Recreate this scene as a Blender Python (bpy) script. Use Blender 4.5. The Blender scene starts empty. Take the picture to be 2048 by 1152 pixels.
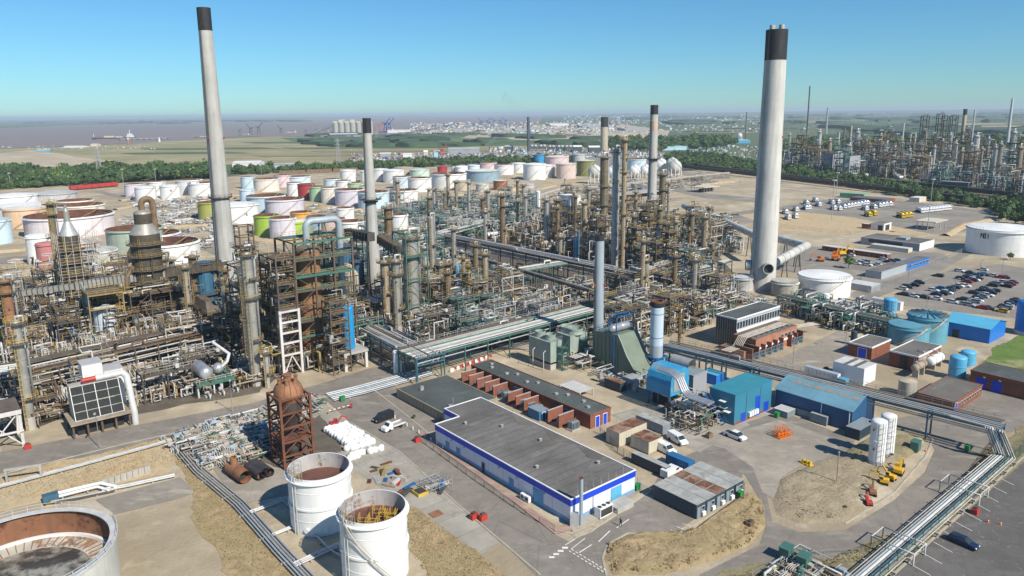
import bpy, math, random
import numpy as np
from math import pi, sin, cos, radians
from mathutils import Matrix, Vector
R_=random.Random(7)
SC=bpy.context.scene
COL=SC.collection
# ---------------------------------------------------------------- camera, world, sun, exposure
H=72.0;FPX=1480.0;PY0=526.0;CX=1024.0;ROLL=0.0103
PITCH=math.atan((PY0-227)/FPX)
FW=np.array([0, cos(PITCH), -sin(PITCH)]);UP=np.array([0, sin(PITCH), cos(PITCH)]);RT=np.array([1., 0, 0])
CR, SR=cos(ROLL), sin(ROLL)
cam_d=bpy.data.cameras.new('camera');cam=bpy.data.objects.new('camera', cam_d);COL.objects.link(cam)
rx=RT*CR-UP*SR;ry=RT*SR+UP*CR;rz=-FW
cam.matrix_world=Matrix(((rx[0], ry[0], rz[0], 0), (rx[1], ry[1], rz[1], 0), (rx[2], ry[2], rz[2], H), (0, 0, 0, 1)))
cam_d.sensor_width=36;cam_d.lens=36*FPX/2048;cam_d.shift_y=-(576-PY0)/2048
cam_d.clip_start=1;cam_d.clip_end=120000
SC.camera=cam
SUN_AZ=radians(-46);SUN_EL=radians(41)
w=bpy.data.worlds.new('World');SC.world=w;w.use_nodes=True
nt=w.node_tree;bg=nt.nodes['Background']
sky=nt.nodes.new('ShaderNodeTexSky');sky.sky_type='NISHITA';sky.sun_disc=False
sky.sun_elevation=SUN_EL;sky.sun_rotation=pi/2-SUN_AZ
sky.altitude=0;sky.air_density=1.0;sky.dust_density=0.1;sky.ozone_density=10.0
tn=nt.nodes.new('ShaderNodeMix');tn.data_type='RGBA';tn.blend_type='MULTIPLY';tn.inputs[0].default_value=1;tn.inputs[7].default_value=(.66, .93, .93, 1)
nt.links.new(sky.outputs[0], tn.inputs[6]);nt.links.new(tn.outputs[2], bg.inputs[0]);bg.inputs[1].default_value=0.1
sl=bpy.data.lights.new('sun', 'SUN');sl.energy=4.8;sl.angle=radians(0.53);sl.color=(1, 0.935, 0.82)
so=bpy.data.objects.new('sun', sl);COL.objects.link(so)
sd=Vector((cos(SUN_EL)*cos(SUN_AZ), cos(SUN_EL)*sin(SUN_AZ), sin(SUN_EL)))
so.rotation_euler=sd.to_track_quat('Z', 'Y').to_euler();so.location=(0, 0, 300)
SC.view_settings.view_transform='Standard';SC.view_settings.look='None'
SC.view_settings.exposure=0.3;SC.view_settings.gamma=1;SC.view_settings.use_curve_mapping=False
SC.cycles.max_bounces=5;SC.cycles.diffuse_bounces=2;SC.cycles.glossy_bounces=2
SC.cycles.transmission_bounces=3;SC.cycles.volume_bounces=0;SC.cycles.transparent_max_bounces=6
SC.cycles.use_adaptive_sampling=True
# ---------------------------------------------------------------- photograph rows/columns to places on the ground
TH=radians(39.4);U=np.array([cos(TH), sin(TH)]);V=np.array([-sin(TH), cos(TH)])
def ray(px, py):
 x=px-CX;y=PY0-py;X=x*CR+y*SR;Y=-x*SR+y*CR
 return FW*FPX+RT*X+UP*Y
def G(px, py, z=0.):
 d=ray(px, py);t=(z-H)/d[2];return np.array([d[0]*t, d[1]*t])
def pr(x, y, z=0.):
 d=np.array([x, y, z-H]);dd=d@FW;X=d@RT/dd*FPX;Y=d@UP/dd*FPX
 return CX+X*CR-Y*SR, PY0-(X*SR+Y*CR)
def HT(p, py):
 x0, y0=pr(p[0], p[1], 0);d=ray(x0, py);return max(.3, H+p[1]/d[1]*d[2])
def ext(p, d, px):
 lo, hi=0., 400.;s0=pr(*p)[0]<px
 for _ in range(36):
  m=(lo+hi)/2;q=p+d*m
  if(pr(*q)[0]<px)==s0:lo=m
  else:hi=m
 return lo
def mpp(p):return(np.array([p[0], p[1], -H])@FW)/FPX
# ---------------------------------------------------------------- materials
MATS={}
def M(key, col=(.5, .5, .5), r=.6, m=0., var=.25, sc=.35, streak=0., rust=0., rsc=.6, rcol=(.14, .055, .025), bump=0., kind=None, ctr=None, alpha=None):
 if key in MATS:return MATS[key]
 mt=bpy.data.materials.new(key);mt.use_nodes=True;t=mt.node_tree;N=t.nodes;LK=t.links.new
 b=N['Principled BSDF'];b.inputs['Roughness'].default_value=r;b.inputs['Metallic'].default_value=m
 tc=N.new('ShaderNodeTexCoord');oi=N.new('ShaderNodeObjectInfo')
 ad=N.new('ShaderNodeVectorMath');ad.operation='ADD'
 ml=N.new('ShaderNodeVectorMath');ml.operation='SCALE';ml.inputs[0].default_value=(113, 71, 37)
 LK(oi.outputs['Random'], ml.inputs['Scale']);LK(tc.outputs['Object'], ad.inputs[0]);LK(ml.outputs[0], ad.inputs[1])
 vec=ad.outputs[0]
 def noise(scale, detail=4, stretch=None):
  n=N.new('ShaderNodeTexNoise');n.inputs['Scale'].default_value=scale;n.inputs['Detail'].default_value=detail
  n.inputs['Roughness'].default_value=.62
  if stretch:
   mp=N.new('ShaderNodeMapping');mp.inputs['Scale'].default_value=stretch;LK(vec, mp.inputs[0]);LK(mp.outputs[0], n.inputs['Vector'])
  else:LK(vec, n.inputs['Vector'])
  return n.outputs['Fac']
 def ramp(src, a, bb, ca=0., cb=1.):
  rg=N.new('ShaderNodeMapRange');rg.inputs[1].default_value=a;rg.inputs[2].default_value=bb
  rg.inputs[3].default_value=ca;rg.inputs[4].default_value=cb;LK(src, rg.inputs[0]);return rg.outputs[0]
 def mix(fac, A, B, mode='MIX'):
  mx=N.new('ShaderNodeMix');mx.data_type='RGBA';mx.blend_type=mode
  if isinstance(fac, (int, float)):mx.inputs[0].default_value=fac
  else:LK(fac, mx.inputs[0])
  for i, q in((6, A), (7, B)):
   if isinstance(q, tuple):mx.inputs[i].default_value=(*q, 1)if len(q)==3 else q
   else:LK(q, mx.inputs[i])
  return mx.outputs[2]
 c=tuple(col);dark=tuple(x*(1-var)for x in c);light=tuple(min(1, x*(1+var*.6))for x in c)
 cur=mix(ramp(noise(sc, 5), .3, .7), dark, light)
 if kind=='asphalt':
  cur=mix(ramp(noise(.045, 5), .38, .66, 0, .75), cur, tuple(x*.62 for x in c))
  cur=mix(ramp(noise(.11, 6, (1, 3, 1)), .56, .7, 0, .55), cur, tuple(min(1, x*1.5)for x in c))
  v=N.new('ShaderNodeTexVoronoi');v.feature='DISTANCE_TO_EDGE';v.inputs['Scale'].default_value=.13;LK(vec, v.inputs['Vector'])
  cur=mix(ramp(v.outputs['Distance'], 0, .012, .45, 0), cur, tuple(x*.45 for x in c))
 if kind=='slab' or key=='asphalt_pale':
  for sz, dk in((6., .55), (1.5, .0)):
   if dk==0:continue
   br=N.new('ShaderNodeTexBrick');br.offset=0;br.inputs['Scale'].default_value=1.;br.inputs['Brick Width'].default_value=sz;br.inputs['Row Height'].default_value=sz;br.inputs['Mortar Size'].default_value=.05 if kind=='slab' else .03
   br.inputs['Color1'].default_value=(1, 1, 1, 1);br.inputs['Color2'].default_value=(.86, .86, .85, 1);br.inputs['Mortar'].default_value=(dk, dk, dk, 1)
   mp=N.new('ShaderNodeMapping');mp.inputs['Rotation'].default_value=(0, 0, -.69);LK(tc.outputs['Object'], mp.inputs[0]);LK(mp.outputs[0], br.inputs['Vector']);cur=mix(1. if kind=='slab' else .5, cur, br.outputs['Color'], 'MULTIPLY')
 if kind in('asphalt', 'slab'):
  cur=mix(ramp(noise(.5, 6), .6, .72, 0, .5), cur, tuple(x*.5 for x in c));cur=mix(ramp(noise(1.6, 5), .62, .7, 0, .45), cur, (.36, .32, .25))
 if kind=='soil':
  cur=mix(ramp(noise(.03, 6), .42, .6, 0, .9), cur, (.31, .25, .165))
  cur=mix(ramp(noise(.07, 6), .55, .68, 0, .8), cur, (.58, .50, .375))
  cur=mix(ramp(noise(.5, 5), .5, .75, 0, .5), cur, (.23, .19, .12))
  cur=mix(ramp(noise(.05, 5, (1.3, .8, 1)), .6, .72, 0, .7), cur, (.30, .275, .235))
 if kind=='grass':
  cur=mix(ramp(noise(.12, 6), .4, .62, 0, .85), cur, ctr or(.09, .1, .03))
  cur=mix(ramp(noise(.9, 4), .45, .75, 0, .5), cur, tuple(x*.45 for x in c))
  cur=mix(ramp(noise(.06, 5), .58, .68, 0, .7), cur, (.4, .33, .2))
 if kind=='field':
  cur=mix(ramp(noise(.004, 7), .42, .6, 0, .9), cur, ctr or(.1, .12, .05))
  cur=mix(ramp(noise(.02, 5, (1, 4, 1)), .5, .72, 0, .6), cur, tuple(min(1, x*1.5)for x in c))
 if kind=='brick':
  br=N.new('ShaderNodeTexBrick');br.inputs['Scale'].default_value=1.;br.inputs['Brick Width'].default_value=.6;br.inputs['Row Height'].default_value=.2
  br.inputs['Mortar Size'].default_value=.02;br.inputs['Color1'].default_value=(1, .95, .9, 1);br.inputs['Color2'].default_value=(.7, .66, .62, 1);br.inputs['Mortar'].default_value=(1.2, 1.2, 1.2, 1)
  mp=N.new('ShaderNodeMapping');mp.inputs['Rotation'].default_value=(pi/2, 0, .3);LK(vec, mp.inputs[0]);LK(mp.outputs[0], br.inputs['Vector'])
  cur=mix(1., cur, br.outputs['Color'], 'MULTIPLY')
 if kind=='clad':
  wv=N.new('ShaderNodeTexWave');wv.inputs['Scale'].default_value=.9;wv.inputs['Distortion'].default_value=0;wv.bands_direction='DIAGONAL'
  mp=N.new('ShaderNodeMapping');mp.inputs['Scale'].default_value=(1, 1, 0);LK(tc.outputs['Object'], mp.inputs[0]);LK(mp.outputs[0], wv.inputs['Vector'])
  cur=mix(ramp(wv.outputs['Fac'], 0, 1, 0, .3), cur, dark)
 if streak>0:
  cur=mix(ramp(noise(1., 5, (.9, .9, .05)), .46, .72, 0, streak), cur, tuple(x*.4+.03 for x in c))
  cur=mix(ramp(noise(1., 5, (.5, .5, .09)), .56, .72, 0, streak*.6), cur, (.2, .12, .07))
 if rust>0:
  th=.72-rust*.4
  cur=mix(ramp(noise(rsc, 7), th, th+.09, 0, .9), cur, rcol)
  cur=mix(ramp(noise(rsc*2.3, 6), th+.05, th+.15, 0, .8), cur, tuple(x*.45 for x in rcol))
 LK(cur, b.inputs['Base Color'])
 if bump>0:
  bp=N.new('ShaderNodeBump');bp.inputs['Strength'].default_value=bump;bp.inputs['Distance'].default_value=.3
  LK(noise(sc*5, 6), bp.inputs['Height']);LK(bp.outputs[0], b.inputs['Normal'])
 MATS[key]=mt
 return mt
 # ---------------------------------------------------------------- mesh collector
def _unit_cyl(n):
 a=np.arange(n)*2*pi/n;return np.stack([np.cos(a), np.sin(a)], 1)
CUBE_V=np.array([[x, y, z]for z in(0, 1)for y in(0, 1)for x in(0, 1)], float)
CUBE_F=np.array([[0, 2, 3, 1], [4, 5, 7, 6], [0, 1, 5, 4], [2, 6, 7, 3], [0, 4, 6, 2], [1, 3, 7, 5]])
class MB:
 def __init__(s):s.v=[];s.q=[];s.n=0;s.mats=[];s.cur=0
 def mat(s, key):
  if key not in s.mats:s.mats.append(key)
  s.cur=s.mats.index(key);return s
 def add(s, v, f, smooth=False):
  v=np.asarray(v, float);f=np.asarray(f, int)
  s.v.append(v);s.q.append((f+s.n, s.cur, smooth));s.n+=len(v);return s
 def box(s, x0, y0, z0, x1, y1, z1):
  return s.add(CUBE_V*(x1-x0, y1-y0, z1-z0)+(x0, y0, z0), CUBE_F)
 def beam(s, p, q, wd, hh=None):
  p=np.array(p, float);q=np.array(q, float);d=q-p;L=np.linalg.norm(d)
  if L<1e-6:return s
  d/=L;hh=hh or wd
  a=np.cross(d, (0, 0, 1.));
  if np.linalg.norm(a)<1e-3:a=np.array([1., 0, 0])
  a/=np.linalg.norm(a);b=np.cross(a, d)
  vs=[e+a*sx*wd/2+b*sy*hh/2 for e in(p, q)for sx, sy in((-1, -1), (1, -1), (1, 1), (-1, 1))]
  return s.add(vs, [[0, 1, 2, 3], [7, 6, 5, 4], [0, 4, 5, 1], [1, 5, 6, 2], [2, 6, 7, 3], [3, 7, 4, 0]])
 def tube(s, pts, r, n=6, caps=True, r2=None):
  pts=np.array(pts, float);k=len(pts);cs=_unit_cyl(n);rings=[]
  dirs=np.diff(pts, axis=0);dirs/=np.maximum(np.linalg.norm(dirs, axis=1, keepdims=True), 1e-9)
  d0=dirs[0];a=np.cross(d0, (0, 0, 1.))
  if np.linalg.norm(a)<1e-3:a=np.array([1., 0, 0])
  a/=np.linalg.norm(a);b=np.cross(d0, a)
  for i in range(k):
   rr=r if r2 is None else r+(r2-r)*i/(k-1)
   if i>0 and i<k-1:
    m_=dirs[i-1]+dirs[i]
    if np.linalg.norm(m_)<1e-6:m_=dirs[i]
    nrm=m_/np.linalg.norm(m_)
   else:nrm=dirs[0]if i==0 else dirs[-1]
   if i==0:ring=pts[0]+rr*(cs[:, :1]*a+cs[:, 1:]*b)
   else:
    dv=dirs[i-1];pv=prev
    off=pv-pts[i-1]
    off=off*(rr/(np.linalg.norm(off, axis=1, keepdims=True)+1e-12))if r2 is not None else off
    base=pts[i]+off;tt=((pts[i]-base)@nrm)/(dv@nrm+1e-12);ring=base+tt[:, None]*dv
   rings.append(ring);prev=ring
  vs=np.concatenate(rings);f=[]
  for i in range(k-1):
   for j in range(n):
    j2=(j+1)%n;f.append([i*n+j, i*n+j2, (i+1)*n+j2, (i+1)*n+j])
  s.add(vs, f, n>4)
  if caps:s.add(rings[0], [list(range(n))[::-1]]);s.add(rings[-1], [list(range(n))])
  return s
 def lathe(s, prof, n=24, c=(0, 0, 0), smooth=False, axis='z', rot=0.):
  cs=_unit_cyl(n)
  def ring(r, z):
   v=np.stack([cs[:, 0]*r, cs[:, 1]*r, np.full(n, z)], 1)
   if axis=='x':v=v[:, [2, 0, 1]]
   if axis=='y':v=v[:, [1, 2, 0]]
   if rot:v=np.stack([v[:, 0]*cos(rot)-v[:, 1]*sin(rot), v[:, 0]*sin(rot)+v[:, 1]*cos(rot), v[:, 2]], 1)
   return v+c
  J=np.arange(n);J2=(J+1)%n
  if smooth:
   vs=np.concatenate([ring(max(r, 1e-3), z)for r, z in prof])
   f=np.concatenate([np.stack([i*n+J, i*n+J2, (i+1)*n+J2, (i+1)*n+J], 1)for i in range(len(prof)-1)])
   s.add(vs, f, True)
  else:
   for(r0, z0), (r1, z1)in zip(prof[:-1], prof[1:]):
    s.add(np.concatenate([ring(max(r0, 1e-3), z0), ring(max(r1, 1e-3), z1)]), np.stack([J, J2, n+J2, n+J], 1), True)
  return s
 def sphere(s, c, r, n=16, k=8, sz=1.):
  return s.lathe([(r*sin(pi*i/k), -r*sz*cos(pi*i/k))for i in range(k+1)], n, c, True)
 def prism(s, poly, z0, z1):
  k=len(poly);a=[(x, y, z0)for x, y in poly];b=[(x, y, z1)for x, y in poly]
  s.add(a, [list(range(k))[::-1]]);s.add(b, [list(range(k))])
  for i in range(k):
   j=(i+1)%k;s.add([a[i], a[j], b[j], b[i]], [[0, 1, 2, 3]])
  return s
 def merge(s, o, T=(0, 0, 0), rot=0., sc=1.):
  cr, sr=cos(rot), sin(rot)
  for v, (f, mi, sm), n0 in zip(o.v, o.q, np.cumsum([0]+[len(v)for v in o.v[:-1]])):
   vv=v*sc;vv=np.stack([vv[:, 0]*cr-vv[:, 1]*sr+T[0], vv[:, 0]*sr+vv[:, 1]*cr+T[1], vv[:, 2]+T[2]], 1)
   s.mat(o.mats[mi]if o.mats else s.mats[0]);s.v.append(vv);s.q.append((f-n0+s.n, s.cur, sm));s.n+=len(vv)
  return s
 def mesh(s, name):
  me=bpy.data.meshes.new(name)
  if not s.v:return me
  vs=np.concatenate(s.v);li=[];tot=[];mi=[];sm=[]
  for f, m_, q in s.q:
   li.append(f.ravel());tot.append(np.full(f.shape[0], f.shape[1]));mi.append(np.full(f.shape[0], m_));sm.append(np.full(f.shape[0], q))
  li=np.concatenate(li);tot=np.concatenate(tot);mi=np.concatenate(mi);sm=np.concatenate(sm)
  me.vertices.add(len(vs));me.vertices.foreach_set('co', vs.ravel().astype(np.float32))
  me.loops.add(len(li));me.loops.foreach_set('vertex_index', li.astype(np.int32))
  me.polygons.add(len(tot));st=np.concatenate([[0], np.cumsum(tot)[:-1]])
  me.polygons.foreach_set('loop_start', st.astype(np.int32))
  me.polygons.foreach_set('material_index', mi.astype(np.int32));me.polygons.foreach_set('use_smooth', sm.astype(bool))
  for k in s.mats:me.materials.append(MATS[k])
  me.update(calc_edges=True);return me
def link(o, parent=None):
 COL.objects.link(o)
 if parent is not None:o.parent=parent
 return o
def ob(name, mb, parent=None, loc=(0, 0, 0), rz=0., mat=None):
 if isinstance(mb, MB):
  if mat:
   if not mb.mats:mb.mats.append(mat)
  mb=mb.mesh(name)
 o=bpy.data.objects.new(name, mb);o.location=loc
 if rz:o.rotation_euler=(0, 0, rz)
 return link(o, parent)
def thing(name, label, cat, loc=(0, 0, 0), rz=0., group=None):
 o=bpy.data.objects.new(name, None);o.location=loc;o.rotation_euler=(0, 0, rz);o.empty_display_size=.1
 o['label']=label;o['category']=cat;o['kind']='thing'
 if group:o['group']=group
 return link(o)
def tag(o, label=None, cat=None, group=None, kind=None):
 for k, x in(('label', label), ('category', cat), ('group', group), ('kind', kind)):
  if x:o[k]=x
 if cat and not kind:o['kind']='thing'
 return o
def dup(root, loc, rz=0., label=None, group=None, scale=None):
 r=root.copy();COL.objects.link(r);r.location=loc;r.rotation_euler=(0, 0, rz)
 if label:r['label']=label
 if group:r['group']=group
 if scale:r.scale=(scale, )*3 if isinstance(scale, (int, float))else scale
 if root.name not in TREE:TREE[root.name]=[(c, list(c.children))for c in root.children]
 for ch, gs in TREE[root.name]:
  c=ch.copy();COL.objects.link(c);c.parent=r
  for g in gs:
   d=g.copy();COL.objects.link(d);d.parent=c
 return r
TREE={}
def W3(p, z=0.):return(float(p[0]), float(p[1]), float(z))
PZ=[0];RAG=('tan_soil', 'dry_grass', 'scrub', 'soil', 'mound_soil', 'lawn', 'plant_floor')
def patch(name, pts, mat, z, kind='structure', world=False):
 PZ[0]+=1;z+=PZ[0]*.0015
 P=[(q if world else G(*q))for q in pts]
 if mat in RAG and sum(np.linalg.norm(P[i]-P[i-1])for i in range(len(P)))<900:
  rg=np.random.RandomState(PZ[0]);Q=[]
  for i in range(len(P)):
   a, b=P[i], P[(i+1)%len(P)];L=np.linalg.norm(b-a);k=max(1, int(L/1.6));d=(b-a)/max(L, .01);m=np.array([-d[1], d[0]]);w_=0
   for j in range(k):w_=w_*.6+rg.randn()*.32;Q.append(a+(b-a)*j/k+m*w_*(min(j, k-j)>0))
  P=Q
 mb=MB().mat(mat);mb.add([(p[0], p[1], z)for p in P], [list(range(len(P)))])
 a=sum(P[i][0]*P[(i+1)%len(P)][1]-P[(i+1)%len(P)][0]*P[i][1]for i in range(len(P)))
 if a<0:mb.q[0]=(mb.q[0][0][:, ::-1], mb.q[0][1], False)
 o=ob(name, mb);o['kind']=kind;return o
 # ---------------------------------------------------------------- colours
M('soil', (.47, .39, .275), .95, var=.25, sc=.25, kind='soil', bump=.5)
M('tan_soil', (.53, .39, .215), .95, var=.3, sc=.3, kind='grass', ctr=(.50, .41, .27), bump=.5)
M('mound_soil', (.38, .31, .20), .95, var=.35, sc=.35, kind='soil', bump=.9)
M('dry_grass', (.42, .31, .17), .95, var=.4, sc=.4, kind='grass', ctr=(.32, .25, .12), bump=.8)
M('scrub', (.26, .215, .12), .95, var=.4, sc=.4, kind='grass', ctr=(.25, .22, .12), bump=.8)
M('lawn', (.11, .19, .03), .95, var=.3, sc=.3, kind='grass', ctr=(.15, .2, .04), bump=.4)
M('asphalt', (.255, .225, .19), .9, var=.2, sc=.4, kind='asphalt', bump=.1)
M('asphalt_dark', (.14, .13, .12), .9, var=.2, sc=.4, kind='asphalt', bump=.1)
M('asphalt_pale', (.37, .325, .265), .9, var=.2, sc=.4, kind='asphalt', bump=.1)
M('asphalt_far', (.29, .26, .22), .9, var=.22, sc=.03, kind='asphalt')
M('concrete_yard', (.37, .34, .285), .9, var=.25, sc=.2, kind='slab', bump=.1)
M('plant_floor', (.135, .112, .085), .95, var=.4, sc=.25, kind='asphalt', bump=.1)  # base tone darkened for oily dirt and for shade among the units
M('field', (.33, .28, .15), .95, var=.3, sc=.01, kind='field', ctr=(.20, .20, .09))
M('field_green', (.12, .16, .06), .95, var=.4, sc=.01, kind='field', ctr=(.045, .08, .03))
M('countryside', (.085, .13, .065), .95, var=.5, sc=.003, kind='field', ctr=(.11, .12, .05))
M('sand_works', (.48, .40, .29), .95, var=.3, sc=.02, kind='field', ctr=(.36, .29, .18))
M('water', (.25, .185, .145), .5, var=.12, sc=.002, bump=.0)
M('white_line', (.75, .74, .7), .8, var=.15, sc=1.5)
M('kerb', (.42, .38, .31), .9, var=.2, sc=.5)
M('pinkwalk', (.42, .28, .23), .9, var=.25, sc=.3, kind='asphalt')
for k, c in dict(white=(.78, .78, .76), cream=(.76, .70, .60), pale_blue=(.52, .68, .76), ltblue=(.60, .72, .79), lilac=(.66, .62, .68), pink=(.72, .55, .57), pinkish=(.76, .68, .69),
peach=(.76, .52, .32), salmon=(.66, .52, .46), lime=(.37, .56, .05), olive=(.42, .43, .08), dkolive=(.22, .23, .06), green=(.40, .58, .36), sage=(.40, .48, .38),
red=(.42, .03, .035), brick_pink=(.52, .19, .18), orange=(.75, .40, .06), blue=(.27, .48, .68), dkblue=(.02, .28, .55), greyblue=(.25, .38, .46), grey=(.50, .50, .49),
tan=(.50, .42, .30), rusty=(.30, .11, .04), mint=(.55, .70, .58)).items():
 M('tank_'+k, tuple(x*.93+.07*sum(c)/3 for x in c), .55, var=.12, sc=.12, streak=.2 if k in('white', 'ltblue', 'pale_blue')else .38)
M('tank_foul', (.45, .43, .36), .6, var=.3, sc=.15, streak=.85, rust=.15)
M('tank_stained', (.55, .55, .50), .6, var=.15, sc=.15, streak=.4)
M('tank_rustwall', (.46, .44, .42), .7, var=.2, sc=.2, streak=.5, rust=.45, rsc=.25, rcol=(.22, .1, .045))
M('rim_white', (.8, .8, .78), .6, var=.1)
M('rust_in', (.17, .075, .045), .9, var=.4, sc=.3, streak=.3, bump=.1)
M('rust_floor', (.13, .055, .04), .9, var=.4, sc=.3)
M('rust_steel', (.17, .062, .03), .85, var=.4, sc=.6, rust=.3)
M('rust_vessel', (.30, .14, .07), .75, var=.35, sc=.3, streak=.5, rust=.3)
M('ins_clad', (.36, .35, .31), .5, m=.25, var=.3, sc=.3, streak=.5)
M('ins_olive', (.20, .17, .115), .6, m=.1, var=.35, sc=.4, streak=.5, rust=.2)
M('ins_dark', (.085, .07, .048), .7, var=.45, sc=.5, streak=.5, rust=.3)
M('inner_rust', (.27, .12, .06), .85, var=.45, sc=.2, streak=.8, rust=.5, rsc=.2, rcol=(.1, .04, .02))
M('ins_brown', (.20, .13, .07), .7, var=.4, sc=.4, streak=.4, rust=.35)
M('ins_tan', (.36, .29, .21), .7, var=.3, sc=.4, streak=.5, rust=.15)
M('chim_conc', (.47, .455, .42), .85, var=.18, sc=.08, streak=.55)
M('chim_conc_pale', (.58, .56, .52), .85, var=.15, sc=.08, streak=.5)
M('chim_grey', (.36, .42, .46), .5, m=.1, var=.1, sc=.1, streak=.3)
M('chim_blue', (.50, .60, .68), .5, var=.08, sc=.1, streak=.2)
M('black', (.02, .022, .024), .7, var=.4, sc=.5, streak=.2)
M('dark', (.045, .043, .04), .7, var=.4, sc=.5)
M('steel_dk', (.075, .068, .058), .7, var=.4, sc=.5, rust=.2)
M('steel_br', (.125, .09, .064), .75, var=.4, sc=.5, rust=.35)
M('steel_gr', (.055, .15, .115), .6, var=.3, sc=.5, rust=.15)
M('steel_bl', (.02, .13, .34), .55, var=.3, sc=.5)
M('steel_bg', (.05, .13, .19), .55, var=.3, sc=.5)
M('galv', (.46, .46, .45), .45, m=.3, var=.2, sc=.5, streak=.2)
M('galv_w', (.54, .54, .52), .45, var=.15, sc=.5, streak=.2)
M('galv_t', (.48, .43, .36), .55, var=.3, sc=.5, streak=.4)
M('yellow', (.55, .37, .06), .6, var=.3, sc=.5, rust=.15)
M('yellow_old', (.34, .24, .08), .7, var=.3, sc=.5, rust=.25)
M('grating', (.13, .105, .08), .8, var=.35, sc=.4, rust=.2)
M('grating_g', (.08, .15, .115), .8, var=.35, sc=.4, rust=.2)
M('concrete', (.42, .40, .36), .9, var=.2, sc=.3, streak=.3)
M('white_steel', (.62, .58, .55), .7, var=.15, sc=.4, streak=.3, rust=.12)
M('bright_blue', (.012, .27, .56), .45, var=.12, sc=.4, streak=.15)
M('cyan_blue', (.10, .42, .66), .5, var=.15, sc=.4, streak=.3, rust=.08)
M('sky_tank', (.13, .36, .47), .5, var=.15, sc=.3, streak=.3)
M('blue_boiler', (.035, .14, .24), .6, var=.3, sc=.3, streak=.5, rust=.1)
M('red_p', (.45, .04, .03), .5, var=.2)
M('glass', (.03, .045, .055), .15, var=.1)
M('tyre', (.02, .02, .02), .8, var=.1)
M('leaf', (.075, .135, .03), .8, var=.45, sc=.05);M('leaf_dark', (.04, .08, .025), .85, var=.45, sc=.05);M('leaf_lite', (.15, .21, .05), .8, var=.4, sc=.05);M('bark', (.1, .08, .06), .9)
M('far_wood', (.05, .09, .045), .95, var=.45, sc=.004)
# ---------------------------------------------------------------- ground, water, fields
gm=MB().mat('countryside');gm.add([(-90000, -300, 0), (90000, -300, 0), (90000, 90000, 0), (-90000, 90000, 0)], [[0, 1, 2, 3]])
ob('ground', gm)['kind']='structure'
def far(px, y):
 return(px, max(y, 229.3+(1024-px)*.0103))
patch('water', [far(-900, 240), far(200, 230), far(1090, 230), (1075, 246), (1010, 262), (860, 266), (760, 269), (640, 273), (560, 272), (480, 274), (420, 277), (320, 284), (200, 289), (100, 294), (0, 297), (-900, 320)], 'water', .3)
patch('far_bank', [far(-900, 239), far(-100, 236), far(300, 236), far(640, 230), (600, 240.5), (420, 244), (250, 247), (100, 252), (0, 257), (-900, 275)], 'field_green', .8)
patch('far_bank', [far(-900, 239), far(300, 236), far(480, 234), (330, 242.5), (100, 245), (0, 248), (-900, 262)], 'countryside', 1.1)
patch('sand_flat', [(-900, 322), (0, 298), (100, 295), (200, 290), (300, 285), (420, 278), (540, 273), (640, 274), (600, 282), (300, 296), (0, 304), (-900, 330)], 'field', .5)
patch('grassland', [(-900, 328), (0, 302), (200, 292), (420, 280), (640, 276), (900, 276), (1150, 276), (1180, 300), (900, 312), (640, 330), (460, 330), (200, 340), (0, 350), (-900, 420)], 'field', .4)
patch('grassland', [(560, 276), (1180, 268), (1300, 280), (1180, 292), (900, 290), (760, 284), (600, 287)], 'field_green', .6)
patch('works_ground', [(-500, 345), (0, 306), (60, 301), (120, 307), (150, 315), (230, 322), (120, 335), (0, 335), (-500, 380)], 'sand_works', .7)
patch('works_ground', [(820, 262), (1060, 252), (1220, 245), (1340, 262), (1330, 280), (1160, 284), (960, 278), (840, 272)], 'sand_works', .7)
patch('works_ground', [(700, 322), (760, 314), (880, 306), (1160, 300), (1330, 306), (1330, 330), (1150, 335), (700, 332)], 'asphalt_far', .7)
patch('works_ground', [(0, 0)]and[(480, 338), (540, 326), (620, 329), (640, 336), (560, 344)], 'asphalt_far', .7)
for i, (y, x0, x1)in enumerate([(296, 560, 900), (303, 620, 960), (285, 480, 800), (307, 240, 460), (312, 500, 720), (290, 900, 1150), (298, 280, 520)]):
 patch('field_strip', [(x0, y), (x1, y-3), (x1+40, y), (x0+30, y+2.5)], ('field_green', 'scrub', 'countryside')[i%3], .9)
 # site ground under the whole refinery and tank farm
patch('site_ground', [(-700, 1500), (-700, 420), (0, 378), (240, 366), (420, 358), (520, 346), (820, 333), (1120, 325), (1330, 335), (1560, 355), (1700, 372), (1860, 400), (1960, 415), (2100, 436), (2700, 520), (3300, 1500)], 'soil', .02)
patch('plant_floor', [(-300, 960), (0, 870), (520, 795), (700, 742), (850, 700), (1130, 700), (1330, 670), (1420, 640), (1500, 600), (1480, 560), (1400, 470), (1340, 425), (1180, 405), (900, 410), (760, 450), (700, 500), (450, 520), (250, 560), (0, 560), (-300, 620)], 'plant_floor', .03)
patch('tanker_park', [(1420, 440), (1440, 428), (1600, 408), (1660, 398), (1830, 404), (1960, 420), (1985, 436), (1930, 462), (1900, 470), (1800, 468), (1650, 450), (1560, 450)], 'asphalt_far', .03)
patch('asphalt_yard', [(1560, 490), (1640, 494), (1880, 500), (1900, 520), (1740, 575), (1680, 565), (1560, 540)], 'asphalt_far', .03)
patch('car_park', [(1790, 590), (1850, 560), (1900, 540), (2000, 528), (2200, 560), (2300, 640), (2060, 640), (1780, 608)], 'asphalt_far', .03)
patch('road', [(1690, 590), (1880, 525), (1975, 480), (2010, 455), (2030, 448), (2050, 452), (2010, 475), (1920, 520), (1860, 555), (1730, 605)], 'asphalt_far', .034)
patch('rail_yard', [(1330, 345), (1420, 338), (1560, 348), (1800, 385), (2100, 430), (2100, 412), (1900, 375), (1600, 333), (1400, 322)], 'plant_floor', .8)
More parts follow.
